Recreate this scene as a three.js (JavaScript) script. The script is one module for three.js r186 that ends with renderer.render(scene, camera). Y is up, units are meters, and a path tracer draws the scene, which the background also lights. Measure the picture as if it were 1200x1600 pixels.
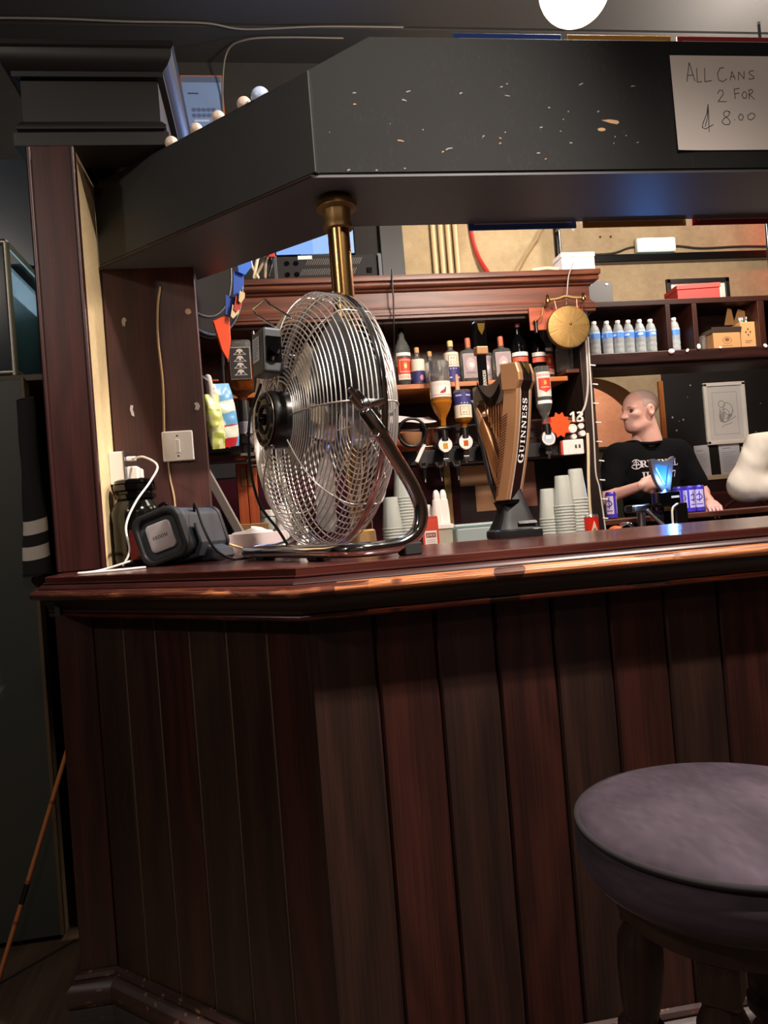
import * as THREE from 'three';
import { RoundedBoxGeometry } from 'three/addons/geometries/RoundedBoxGeometry.js';
import { mergeGeometries, toCreasedNormals } from 'three/addons/utils/BufferGeometryUtils.js';
import { FontLoader } from 'three/addons/loaders/FontLoader.js';
import { TextGeometry } from 'three/addons/geometries/TextGeometry.js';
import { RectAreaLightUniformsLib } from 'three/addons/lights/RectAreaLightUniformsLib.js';

// ---------------------------------------------------------------- camera, lights, exposure
const scene = new THREE.Scene();
scene.background = new THREE.Color(0x000000);
const camera = new THREE.PerspectiveCamera(67.5, 0.75, 0.05, 40);
camera.position.set(-0.0539, 1.176, 1.4503);
camera.rotation.order = 'YXZ';
camera.rotation.set(0.011, -0.1458, -0.079);
const renderer = new THREE.WebGLRenderer({ antialias: true });
renderer.toneMapping = THREE.LinearToneMapping;
renderer.toneMappingExposure = 1.0;
renderer.shadowMap.enabled = true;
RectAreaLightUniformsLib.init();
const WARM = 0xfff0e2;
const I_LAMP = 12.5, I_IN = 4, I_SPOT = 62, I_SPOT2 = 70, I_ROOM = 2.2, I_LEFT = 6, I_FAR = 15, I_TV = 32, I_EXIT = 22, I_RED = 1.4;

// ---------------------------------------------------------------- helpers
const V = (x, y, z) => new THREE.Vector3(x, y, z);
const taken = {};
const numbered = (n) => { const k = taken[n] = (taken[n] ?? -1) + 1; return k ? n + '_' + String(k).padStart(3, '0') : n; };
function tag(o, label, category, group) { o.userData.label = label; o.userData.category = category; if (group) o.userData.group = group; return o; }
function shade(o) { o.traverse((m) => { if (m.isMesh) { m.castShadow = true; m.receiveShadow = true; } }); return o; }
function thing(name, label, category, pos = [0, 0, 0], turn = 0, group) {
  const o = new THREE.Group(); o.name = numbered(name); o.position.set(...pos); o.rotation.y = turn; scene.add(o);
  return tag(o, label, category, group);
}
function part(name, geo, mat, parent, pos, rot) {
  const m = new THREE.Mesh(Array.isArray(geo) ? merge(geo) : geo, mat); m.name = name; m.castShadow = m.receiveShadow = true;
  if (pos) m.position.set(...pos); if (rot) m.rotation.set(...rot);
  parent.add(m); return m;
}
function single(name, label, category, geo, mat, pos, rot, group) { const m = part(numbered(name), geo, mat, scene, pos, rot); return tag(m, label, category, group); }
function struct(name, geo, mat, parent = scene, pos) { const m = part(name, geo, mat, parent, pos); if (parent === scene) m.userData.kind = 'structure'; return m; }
function copy(o, pos, turn, label, group) {
  const c = o.clone(); c.name = numbered(o.name.replace(/_\d{3}$/, '')); c.userData = { ...o.userData }; scene.add(c);
  c.position.set(...pos); if (turn !== undefined) c.rotation.y = turn; if (label) c.userData.label = label; if (group) c.userData.group = group; return c;
}
function merge(gs) {
  gs = gs.map((g) => { const q = g.index ? g.toNonIndexed() : g; for (const k of Object.keys(q.attributes)) if (!['position', 'normal', 'uv'].includes(k)) q.deleteAttribute(k); if (!q.attributes.uv) q.setAttribute('uv', new THREE.BufferAttribute(new Float32Array(q.attributes.position.count * 2), 2)); return q; });
  return gs.length === 1 ? gs[0] : mergeGeometries(gs);
}
// uv in metres; v runs along the grain axis (0 x, 1 y, 2 z)
function uvm(g, grain = 1, off = 0) {
  const p = g.attributes.position, n = g.attributes.normal, uv = new Float32Array(p.count * 2);
  for (let i = 0; i < p.count; i++) {
    const q = [p.getX(i), p.getY(i), p.getZ(i)], m = [Math.abs(n.getX(i)), Math.abs(n.getY(i)), Math.abs(n.getZ(i))];
    const d = m[0] > m[1] && m[0] > m[2] ? 0 : m[1] > m[2] ? 1 : 2, ax = [0, 1, 2].filter((a) => a !== d);
    const v = ax.includes(grain) ? grain : ax[1], u = ax.find((a) => a !== v);
    uv[2 * i] = q[u] + off; uv[2 * i + 1] = q[v] + off * 1.7;
  }
  g.setAttribute('uv', new THREE.BufferAttribute(uv, 2)); return g;
}
const at = (g, x = 0, y = 0, z = 0) => g.translate(x, y, z);
const B = (w, h, d, r = 0.003, grain = -1) => { let g = r ? new RoundedBoxGeometry(w, h, d, 1, Math.min(r, w / 2.1, h / 2.1, d / 2.1)) : new THREE.BoxGeometry(w, h, d); return grain >= 0 ? uvm(g, grain, (w * 7.3 + h * 3.1) % 1) : g; };
// box from its corners
const BX = (x0, x1, y0, y1, z0, z1, r = 0.003, grain = 1) => uvm(at(B(Math.abs(x1 - x0), Math.abs(y1 - y0), Math.abs(z1 - z0), r), (x0 + x1) / 2, (y0 + y1) / 2, (z0 + z1) / 2), grain);
const cyl = (r0, r1, h, n = 28, open = false) => new THREE.CylinderGeometry(r0, r1, h, n, 1, open);
const lathe = (pts, n = 32) => toCreasedNormals(new THREE.LatheGeometry(pts.map((p) => new THREE.Vector2(Math.max(p[0], 0), p[1])), n), 0.7);
const ball = (r, n = 20) => new THREE.SphereGeometry(r, n, Math.max(8, n * 0.6 | 0));
function tube(pts, r, n = 48, k = 8, closed = false, tension = 0.5) {
  const c = new THREE.CatmullRomCurve3(pts.map((p) => V(...p)), closed, 'catmullrom', tension), g = [new THREE.TubeGeometry(c, n, r, k, closed)];
  if (!closed) for (const e of [pts[0], pts[pts.length - 1]]) g.push(at(new THREE.SphereGeometry(r, k, 6), ...e));
  return merge(g);
}
const rod = (a, b, r, k = 8) => { const A = V(...a), C = V(...b), d = C.clone().sub(A), g = new THREE.CylinderGeometry(r, r, d.length(), k); g.applyQuaternion(new THREE.Quaternion().setFromUnitVectors(V(0, 1, 0), d.normalize())); return g.translate((A.x + C.x) / 2, (A.y + C.y) / 2, (A.z + C.z) / 2); };
const shape = (pts) => new THREE.Shape(pts.map((p) => new THREE.Vector2(p[0], p[1])));
const ext = (s, d, bev = 0, seg = 1) => { const g = new THREE.ExtrudeGeometry(s instanceof THREE.Shape ? s : shape(s), { depth: d - 2 * bev, bevelEnabled: bev > 0, bevelSize: bev, bevelThickness: bev, bevelOffset: -bev, bevelSegments: seg, curveSegments: 24 }); return g.translate(0, 0, bev); };
// flat polygon in x,z raised from y0 to y1
const slab = (pts, y0, y1, bev = 0) => { const g = ext(pts.map((p) => [p[0], -p[1]]), y1 - y0, bev); g.rotateX(-Math.PI / 2); return g.translate(0, y0, 0); };
// moulding profile (out, y) swept along a path in x,z with mitred corners; outward is to the right of travel turned by +90
function sweep(path, prof, creased = 0.6, capEnds = true) {
  const n = path.length, nm = [], seg = [];
  for (let i = 0; i < n - 1; i++) { const dx = path[i + 1][0] - path[i][0], dz = path[i + 1][1] - path[i][1], l = Math.hypot(dx, dz); nm.push([-dz / l, dx / l]); seg.push(l); }
  const mit = path.map((_, i) => { const a = nm[Math.max(0, i - 1)], b = nm[Math.min(n - 2, i)], k = 1 + a[0] * b[0] + a[1] * b[1]; return [(a[0] + b[0]) / k, (a[1] + b[1]) / k]; });
  const pos = [], uv = []; let u = 0; const vl = [0];
  for (let j = 1; j < prof.length; j++) vl.push(vl[j - 1] + Math.hypot(prof[j][0] - prof[j - 1][0], prof[j][1] - prof[j - 1][1]));
  const P = (i, j) => [path[i][0] + mit[i][0] * prof[j][0], prof[j][1], path[i][1] + mit[i][1] * prof[j][0]];
  for (let i = 0; i < n - 1; i++) {
    for (let j = 0; j < prof.length - 1; j++) {
      const a = P(i, j), b = P(i + 1, j), c = P(i + 1, j + 1), d = P(i, j + 1);
      pos.push(...a, ...d, ...c, ...a, ...c, ...b);
      const u0 = u, u1 = u + seg[i]; uv.push(vl[j], u0, vl[j + 1], u0, vl[j + 1], u1, vl[j], u0, vl[j + 1], u1, vl[j], u1);
    }
    u += seg[i];
  }
  if (capEnds) for (const e of [0, n - 1]) {
    const tri = THREE.ShapeUtils.triangulateShape(prof.map((p) => new THREE.Vector2(...p)), []);
    for (const t of tri) for (const j of e ? [t[0], t[2], t[1]] : t) { pos.push(...P(e, j)); uv.push(prof[j][0], prof[j][1]); }
  }
  const g = new THREE.BufferGeometry(); g.setAttribute('position', new THREE.Float32BufferAttribute(pos, 3)); g.setAttribute('uv', new THREE.Float32BufferAttribute(uv, 2)); g.computeVertexNormals();
  return toCreasedNormals(g, creased);
}
// a surface from f(s,t) -> [x,y,z]
function surf(f, ns, nt, closeS = false) {
  const pos = [], uv = [], idx = [];
  for (let i = 0; i <= ns; i++) for (let j = 0; j <= nt; j++) { pos.push(...f(i / ns, j / nt)); uv.push(i / ns, j / nt); }
  for (let i = 0; i < ns; i++) for (let j = 0; j < nt; j++) { const a = i * (nt + 1) + j, b = a + nt + 1; idx.push(a, b, a + 1, b, b + 1, a + 1); }
  const g = new THREE.BufferGeometry(); g.setAttribute('position', new THREE.Float32BufferAttribute(pos, 3)); g.setAttribute('uv', new THREE.Float32BufferAttribute(uv, 2)); g.setIndex(idx); g.computeVertexNormals(); return g;
}
let seed = 7; const rnd = () => { seed = (seed * 1664525 + 1013904223) >>> 0; return seed / 4294967296; };
const rr = (a, b) => a + (b - a) * rnd();

// ---------------------------------------------------------------- textures
function vnoise(sd) {
  const h = (x, y) => { let n = (Math.imul(x, 374761393) + Math.imul(y, 668265263) + Math.imul(sd, 982451653)) | 0; n = Math.imul(n ^ (n >>> 13), 1274126177); return ((n ^ (n >>> 16)) >>> 0) / 4294967296; };
  return (x, y, px, py) => { const xi = Math.floor(x), yi = Math.floor(y), fx = x - xi, fy = y - yi, sx = fx * fx * (3 - 2 * fx), sy = fy * fy * (3 - 2 * fy), w = (v, p) => ((v % p) + p) % p; const a = h(w(xi, px), w(yi, py)), b = h(w(xi + 1, px), w(yi, py)), c = h(w(xi, px), w(yi + 1, py)), d = h(w(xi + 1, px), w(yi + 1, py)); return a + (b - a) * sx + (c - a) * sy + (a - b - c + d) * sx * sy; };
}
const hex = (c) => [(c >> 16) & 255, (c >> 8) & 255, c & 255];
function tex(W, H, f, srgb = true) {
  const d = new Uint8Array(W * H * 4);
  for (let y = 0; y < H; y++) for (let x = 0; x < W; x++) { const c = f(x / W, y / H), i = 4 * (y * W + x); d[i] = Math.max(0, Math.min(255, c[0])); d[i + 1] = Math.max(0, Math.min(255, c[1])); d[i + 2] = Math.max(0, Math.min(255, c[2])); d[i + 3] = 255; }
  const t = new THREE.DataTexture(d, W, H); t.wrapS = t.wrapT = THREE.RepeatWrapping; t.magFilter = THREE.LinearFilter; t.minFilter = THREE.LinearMipmapLinearFilter; t.generateMipmaps = true; if (srgb) t.colorSpace = THREE.SRGBColorSpace; t.needsUpdate = true; return t;
}
const mix3 = (a, b, t) => [a[0] + (b[0] - a[0]) * t, a[1] + (b[1] - a[1]) * t, a[2] + (b[2] - a[2]) * t];
// wood: u across the grain, v along it
function woodTex(dark, light, sd, o = {}) {
  const A = hex(dark), L = hex(light), n1 = vnoise(sd), n2 = vnoise(sd + 50), n3 = vnoise(sd + 99);
  const t = tex(512, 512, (u, v) => {
    const warp = n1(u * 3, v * 3, 3, 3) * 1.6 + n1(u * 6, v * 8, 6, 8) * 0.5;
    const rings = 0.5 + 0.5 * Math.sin((u * (o.rings ?? 9) + warp) * Math.PI * 2);
    const fine = n2(u * 120, v * 6, 120, 6), fine2 = n2(u * 240, v * 14, 240, 14), blot = n3(u * 4, v * 2, 4, 2);
    let k = 0.34 * rings * (o.ring ?? 1) + 0.34 * fine + 0.2 * fine2 + 0.45 * blot - 0.2;
    let c = mix3(A, L, Math.max(0, Math.min(1, k)));
    if (o.flecks && n2(u * 300 + 7, v * 90, 300, 90) > 0.985 && n3(u * 20, v * 8, 20, 8) > 0.55) c = mix3(c, hex(o.flecks), 0.75);
    return c;
  });
  t.repeat.set(1 / (o.w ?? 0.4), 1 / (o.h ?? 1.1)); return t;
}
const M = (color, rough = 0.6, metal = 0, extra = {}) => new THREE.MeshPhysicalMaterial({ color, roughness: rough, metalness: metal, ...extra });
const wood = (t, rough = 0.45, extra = {}) => new THREE.MeshPhysicalMaterial({ map: t, roughness: rough, bumpMap: t, bumpScale: 0.0006, ...extra });
function plaster(base, sd, amp = 10, w = 0.7) {
  const C = hex(base), n = vnoise(sd);
  const t = tex(512, 512, (u, v) => { const k = (n(u * 6, v * 6, 6, 6) - 0.5) * amp + (n(u * 24, v * 24, 24, 24) - 0.5) * amp * 0.7 + (n(u * 110, v * 110, 110, 110) - 0.5) * amp * 0.7; return [C[0] + k, C[1] + k, C[2] + k * 0.9]; });
  t.repeat.set(1 / w, 1 / w); return new THREE.MeshPhysicalMaterial({ map: t, roughness: 0.8, bumpMap: t, bumpScale: 0.0015 });
}
function canvas(w, h, draw) {
  const c = document.createElement('canvas'); c.width = w; c.height = h; const g = c.getContext('2d'); draw(g, w, h);
  const t = new THREE.CanvasTexture(c); t.colorSpace = THREE.SRGBColorSpace; t.anisotropy = 8; return t;
}
const print = (t, rough = 0.6, extra = {}) => new THREE.MeshPhysicalMaterial({ map: t, roughness: rough, ...extra });
function text(g, s, x, y, size, color, font = 'serif', weight = 'bold', align = 'center') { g.fillStyle = color; g.font = `${weight} ${size}px ${font}`; g.textAlign = align; g.textBaseline = 'middle'; g.fillText(s, x, y); }
const lineTo = (g, pts, k = 1, ox = 0, oy = 0) => { g.beginPath(); pts.forEach((p, i) => (i ? g.lineTo(p[0] * k + ox, p[1] * k + oy) : g.moveTo(p[0] * k + ox, p[1] * k + oy))); g.stroke(); };

const T_MAH = woodTex(0x180d0a, 0x36201a, 11, { rings: 5 });
const T_MAH2 = woodTex(0x1c0b09, 0x3f1d17, 23, { rings: 7 });
const T_MAH3 = woodTex(0x1a100c, 0x33241c, 37, { rings: 4 });
const T_RED = woodTex(0x28100f, 0x48201d, 5, { rings: 6, flecks: 0x8a6650 });
const T_CORN = woodTex(0x34170e, 0x764026, 61, { rings: 6 });
const T_CHERRY = woodTex(0x7a3114, 0xb4552a, 71, { rings: 5 });
const T_TOP = woodTex(0x2a1210, 0x5e3028, 83, { rings: 8, flecks: 0x9a7a68 });
const T_SHELF = woodTex(0x8a4a20, 0xc47a3c, 41, { rings: 5 });
const m = {
  plank: [wood(T_MAH, 0.42), wood(T_MAH2, 0.4), wood(T_MAH3, 0.44)],
  red: wood(T_RED, 0.36), corn: wood(T_CORN, 0.46), cherry: wood(T_CHERRY, 0.45), top: wood(T_TOP, 0.2, { bumpScale: 0.0002 }), shelf: wood(T_SHELF, 0.45), dark: wood(T_MAH, 0.5), panel: wood(woodTex(0x2c1412, 0x542c26, 29, { rings: 4 }), 0.5), shelfD: wood(T_CORN, 0.45, { color: 0x8a7468 }),
  chrome: M(0xd8d8da, 0.09, 1), steel: M(0xc8c8cc, 0.22, 1), brass: M(0xa5804f, 0.22, 1), brassDull: M(0x93754c, 0.5, 0.8), copper: M(0xcc9a70, 0.42, 0.6),
  black: M(0x0c0c0d, 0.3), blackMat: M(0x131315, 0.6), blackGloss: M(0x060607, 0.08), grey: M(0x3a3d42, 0.55), white: M(0xe6e2da, 0.4), cream: M(0xd8cba8, 0.5), paper: M(0xe2dcd6, 0.85), plasticW: M(0xe9e4de, 0.35),
  paint: M(0x232424, 0.5), paintBlack: M(0x121313, 0.55), ceil: M(0x181716, 0.75), green: M(0x161a18, 0.5), amber: M(0xe09030, 0.1, 0, { transmission: 0.7, thickness: 0.03, ior: 1.36 }),
  glass: M(0xf4f6f4, 0.03, 0, { transmission: 0.93, thickness: 0.05, ior: 1.4 }), glassG: M(0xdfeae4, 0.03, 0, { transmission: 0.93, thickness: 0.05, ior: 1.42 }), water: M(0xeaf2f4, 0.1, 0, { transmission: 0.68, thickness: 0.05, ior: 1.33 }),
  pane: M(0xffffff, 0.03, 0, { transmission: 1, thickness: 0 }), gold: M(0xc8a14c, 0.3, 1), skin: M(0xd6a596, 0.55), tee: M(0x09090c, 0.95, 0, { specularIntensity: 0.25 }), jeans: M(0x1a1d28, 0.85), shirtW: M(0xcfc8b8, 0.85),
  cup: M(0xe2e8e2, 0.35, 0, { transmission: 0.45, thickness: 0 }), tub: M(0xdfeeee, 0.3, 0, { transmission: 0.6, thickness: 0 }), hair: M(0xa8a09c, 0.9), blueP: M(0x1e4fa8, 0.5), amberD: M(0x8a4418, 0.06, 0, { transmission: 0.75, thickness: 0.03, ior: 1.4 }), rubber: M(0x0d0d0e, 0.8),
};
// ---------------------------------------------------------------- the room
const CA = 0.767, DX = -Math.cos(CA), DZ = -Math.sin(CA);          // chamfer runs this way from the corner of the bar at the origin
const onCh = (s, o = 0) => [DX * s - Math.sin(CA) * o, DZ * s + Math.cos(CA) * o];
const M_CREAM = plaster(0xaa9874, 3, 12), M_TAN = plaster(0xa89474, 4, 14), M_SALMON = plaster(0xb07a5e, 5, 12), M_BEIGE = plaster(0xd2ba8e, 6, 12), M_GREENW = plaster(0x131413, 7, 4), M_DARKW = plaster(0x1c1a18, 8, 5), M_FLOOR = wood(woodTex(0x3a2c22, 0x645040, 91, { rings: 3, w: 0.6, h: 1.6 }), 0.55), M_ROOMW = plaster(0x4a3426, 9, 9);
struct('floor', BX(-2.4, 5.4, -0.1, 0, -6.2, 4.0, 0, 2), M_FLOOR);
const ceiling = struct('ceiling', BX(-2.4, 5.4, 3.72, 3.85, -6.2, 4.0, 0, 0), m.ceil);
for (let i = 0; i < 17; i++) struct('plank', BX(-2.4, 5.4, 3.70, 3.722, 3.9 - i * 0.42, 3.5 - i * 0.42, 0.004, 0), m.ceil, ceiling);
struct('wall_left', BX(-2.4, -2.3, 0, 3.72, -6.2, 4.0, 0), M_DARKW);
struct('wall_right', BX(5.3, 5.4, 0, 3.72, -6.2, 4.0, 0), M_ROOMW);
struct('wall_front', BX(-2.3, 5.3, 0, 3.72, 3.9, 4.0, 0), M_ROOMW);
struct('wall_back', BX(-2.3, 5.3, 0, 3.72, -6.2, -6.1, 0), M_SALMON);
struct('wall_left_back', BX(-2.3, -0.515, 0, 2.5, -1.62, -1.5, 0), M_GREENW);
// dark and cream parts of the wall behind the gantry
struct('wall_gantry_dark', BX(-2.3, 0.775, 0, 3.72, -2.82, -2.7, 0), M_DARKW);
struct('wall_gantry_cream', BX(0.775, 1.683, 2.2, 3.72, -2.82, -2.7, 0), M_CREAM);
struct('wall_gantry_low', BX(0.775, 1.683, 0, 2.2, -2.82, -2.7, 0), M_DARKW);
struct('wall_bar_left', BX(-0.515, -0.45, 0, 2.27, -2.7, -1.02, 0), M_DARKW);
struct('trim_1', BX(0.645, 0.775, 2.2, 3.72, -2.7, -2.66, 0.006), m.green);
// pilaster: plastered side facing the bar, mahogany post on its front
struct('wall_pilaster', BX(-0.635, -0.517, 1.104, 2.274, -1.5, -0.76, 0), M_BEIGE);
const post = struct('trim_2', BX(-0.635, -0.513, 1.103, 2.274, -0.762, -0.735, 0.005), m.red);
struct('bead', at(cyl(0.006, 0.006, 1.16, 10), -0.518, 1.686, -0.735), m.red, post);
struct('bead', at(cyl(0.007, 0.007, 1.16, 10), -0.632, 1.686, -0.735), m.red, post);
// brown board with the switch, under the canopy
struct('trim_3', BX(-0.513, -0.235, 1.103, 2.02, -1.02, -0.985, 0.004), m.panel);
// far room behind the opposite counter
const arch = new THREE.Shape(); arch.moveTo(1.6, 0); arch.lineTo(1.6, 3.72); arch.lineTo(5.3, 3.72); arch.lineTo(5.3, 0); arch.lineTo(3.10, 0); arch.lineTo(3.10, 1.62); arch.absarc(2.53, 1.62, 0.57, 0, Math.PI, false); arch.lineTo(1.96, 0); arch.closePath();
const wf = struct('wall_far', uvm(at(ext(arch, 0.3), 0, 0, -4.7), 1), M_TAN);
struct('trim_4', BX(1.683, 5.3, 3.10, 3.165, -4.4, -4.33, 0.01, 0), m.black);
struct('trim_5', BX(3.135, 3.175, 0, 2.13, -4.4, -4.372, 0.004), m.shelf);
const panelD = struct('wall_far_panel', BX(3.175, 5.3, 1.33, 2.55, -4.4, -4.385, 0.002), m.paintBlack);
struct('trim_6', BX(3.175, 5.3, 1.295, 1.335, -4.4, -4.36, 0.006, 0), m.cream);
struct('wall_far_lower', BX(3.175, 5.3, 0, 1.295, -4.4, -4.38, 0.002), M(0x2a1010, 0.6));
struct('baseboard_far', BX(3.175, 5.3, 0, 0.15, -4.38, -4.36, 0.004, 0), m.dark);

// ---------------------------------------------------------------- the bar
const CH = 0.695, STX = -0.583, STZ = onCh(CH)[1];                   // end of chamfer boards; the pilaster at its end faces the room
const bar = thing('panelled_bar', 'dark mahogany boarded bar front with a canted corner and a worn moulded skirting', 'bar front');
{
  const W = 0.1195, g0 = uvm(ext([[0.001, 0.0], [W - 0.001, 0.0], [W - 0.001, 0.006], [W - 0.006, 0.012], [0.006, 0.012], [0.001, 0.006]].map((p) => [p[0], -p[1]]), 0.93), 2);
  // board stands along +y, its face towards +z, its left edge at x = 0
  g0.rotateX(-Math.PI / 2); g0.translate(0, 0.08, 0); g0.scale(1, 1, 1);
  const gs = [0, 1, 2, 3].map((k) => { const q = g0.clone(), u = q.attributes.uv; for (let i = 0; i < u.count; i++) u.setXY(i, u.getX(i) + k * 0.137, u.getY(i) + k * 0.31); return q; });
  const back = -0.012;
  for (let i = 0; i < 20; i++) { const p = part('plank', gs[i % 4], m.plank[(i * 7 + (i >> 1)) % 3], bar, [0.1228 - 0.118 + i * 0.118, 0, -0.012]); p.scale.x = 0.118 / W; }
  for (let i = 0; i < 6; i++) { const [x, z] = onCh((i + 1) * 0.1155, -0.012); const p = part('plank', gs[(i + 1) % 4], m.plank[(i * 5 + 1) % 3], bar, [x, 0, z], [0, -CA, 0]); p.scale.x = 0.1155 / W; }
  part('stile', uvm(slab([[STX, STZ], [onCh(CH)[0], STZ], [onCh(CH - 0.02, -0.02)[0], STZ - 0.03], [STX + 0.01, STZ - 0.03]], 0.08, 1.01), 1), m.plank[1], bar);
  part('corner_post', uvm(slab([[0.012, 0.001], [0.012, -0.03], [onCh(0.012, -0.03)[0] - 0.0, onCh(0.012, -0.03)[1]], onCh(0.012, 0.001), [-0.0004, 0.001]], 0.08, 1.0), 1), m.plank[0], bar);
  part('end_panel', uvm(slab([[STX, STZ - 0.001], [STX + 0.012, STZ - 0.001], [STX + 0.012, -0.97], [STX, -0.97]], 0.0, 1.04), 1), m.green, bar);
  for (let i = 1; i < 6; i++) { const [x, z] = onCh(i * 0.1155, -0.005); part('dusty_groove', at(B(0.0045, 0.9, 0.006, 0), 0, 0.57, 0), M(0x4c3a2c, 0.9), bar, [x, 0, z - 0.0], [0, -CA, 0]); }
  part('backing', uvm(slab([[2.38, -0.0125], [0.01, -0.0125], onCh(CH - 0.02, -0.0135), [STX + 0.02, STZ - 0.031], [STX + 0.02, STZ - 0.04], onCh(CH - 0.02, -0.03), [0.0, -0.035], [2.38, -0.035]], 0.0, 1.05), 1), m.black, bar);
  const c1 = vnoise(401), c2 = vnoise(402), chipTex = (base, wear, thr) => { const t = tex(256, 1024, (u, v) => { const a = c1(u * 14, v * 50, 14, 50), b = c2(u * 50, v * 160, 50, 160), g = c1(u * 90, v * 20, 90, 20), k = a * 0.62 + b * 0.38 > thr ? 0.85 : 0; return mix3([base[0] + g * 16, base[1] + g * 9, base[2] + g * 8], wear, k); }); t.repeat.set(1 / 0.25, 1 / 1.0); return t; };
  const chippy = chipTex([40, 24, 22], [112, 80, 58], 0.76), chipP = chipTex([36, 36, 38], [88, 74, 60], 0.8);
  const sp = [[STX, -0.9], [STX, STZ], [onCh(CH)[0], STZ], [0, 0], [2.38, 0]];
  part('skirting_moulding', sweep(sp, [[0, 0.163], [0.010, 0.160], [0.014, 0.152], [0.012, 0.146], [0.020, 0.143], [0.030, 0.132], [0.034, 0.118], [0.033, 0.104], [0.029, 0.093], [0.024, 0.088], [0, 0.088]]), wood(chippy, 0.5), bar);
  part('plinth', sweep(sp, [[0, 0.09], [0.026, 0.088], [0.028, 0.08], [0.028, 0], [0, 0]]), wood(chipP, 0.6), bar);
}
const LE = 0.79;
const topPath = () => [[onCh(LE)[0] - 0.016, -0.98], onCh(LE), [0, 0], [2.38, 0]];
const top = thing('bar_worktop', 'dark red polished bar top with a moulded nosing worn to orange wood', 'bar top');
{
  const e = [onCh(LE)[0] - 0.045, onCh(LE)[1] + 0.019], c = [-0.4035 * 0.045, 0.045];
  part('slab', uvm(slab([[2.38, 0.045], c, e, [-0.636, -1.02], [-0.27, -1.05], [0.24, -0.555], [2.38, -0.555]].reverse(), 1.086, 1.103, 0.002), 0), m.top, top);
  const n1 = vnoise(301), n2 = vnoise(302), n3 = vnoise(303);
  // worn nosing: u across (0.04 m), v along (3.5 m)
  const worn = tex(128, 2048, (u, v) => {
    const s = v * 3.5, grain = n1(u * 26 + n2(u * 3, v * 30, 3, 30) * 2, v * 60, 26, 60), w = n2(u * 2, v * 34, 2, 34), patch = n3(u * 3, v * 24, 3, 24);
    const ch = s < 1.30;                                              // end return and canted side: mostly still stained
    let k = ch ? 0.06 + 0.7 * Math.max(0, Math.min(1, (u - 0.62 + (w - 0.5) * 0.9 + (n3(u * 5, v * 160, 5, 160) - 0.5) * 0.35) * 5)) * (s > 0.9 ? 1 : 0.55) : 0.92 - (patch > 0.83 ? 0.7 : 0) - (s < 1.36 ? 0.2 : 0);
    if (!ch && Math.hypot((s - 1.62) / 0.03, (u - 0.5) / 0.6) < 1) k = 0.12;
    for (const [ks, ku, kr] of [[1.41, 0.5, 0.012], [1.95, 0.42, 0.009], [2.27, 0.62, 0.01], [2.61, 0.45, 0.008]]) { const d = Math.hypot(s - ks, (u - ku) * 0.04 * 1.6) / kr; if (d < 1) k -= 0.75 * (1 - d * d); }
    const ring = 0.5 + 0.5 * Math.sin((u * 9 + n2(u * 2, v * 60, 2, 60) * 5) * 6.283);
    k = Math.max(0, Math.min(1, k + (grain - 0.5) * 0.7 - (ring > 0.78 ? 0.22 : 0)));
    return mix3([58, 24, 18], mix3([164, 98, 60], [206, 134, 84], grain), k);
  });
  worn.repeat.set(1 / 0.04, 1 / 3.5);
  const tp = topPath();
  part('edge_moulding', sweep(tp, [[0, 1.0885], [0.048, 1.0885], [0.0505, 1.0876], [0.0505, 1.0856], [0.046, 1.0848], [0.046, 1.0838], [0.054, 1.0832], [0.0622, 1.0757], [0.0627, 1.0737], [0.057, 1.0728], [0.057, 1.0718], [0, 1.0718]]), m.red, top);
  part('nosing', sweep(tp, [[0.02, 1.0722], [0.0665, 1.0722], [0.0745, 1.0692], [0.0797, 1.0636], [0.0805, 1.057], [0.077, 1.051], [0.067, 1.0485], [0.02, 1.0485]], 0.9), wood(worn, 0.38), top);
  part('cove', sweep(tp, [[0, 1.049], [0.056, 1.049], [0.055, 1.043], [0.048, 1.035], [0.043, 1.025], [0.042, 1.017], [0.032, 1.016], [0, 1.016]], 1.0), m.dark, top);
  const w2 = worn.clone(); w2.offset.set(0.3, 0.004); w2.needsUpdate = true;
  part('bead', sweep(tp, [[0, 1.017], [0.034, 1.0165], [0.0405, 1.014], [0.042, 1.0095], [0.0395, 1.005], [0.034, 1.003], [0.0, 1.003]], 1.0), wood(w2, 0.36, { color: 0xd89a80 }), top);
}

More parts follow.
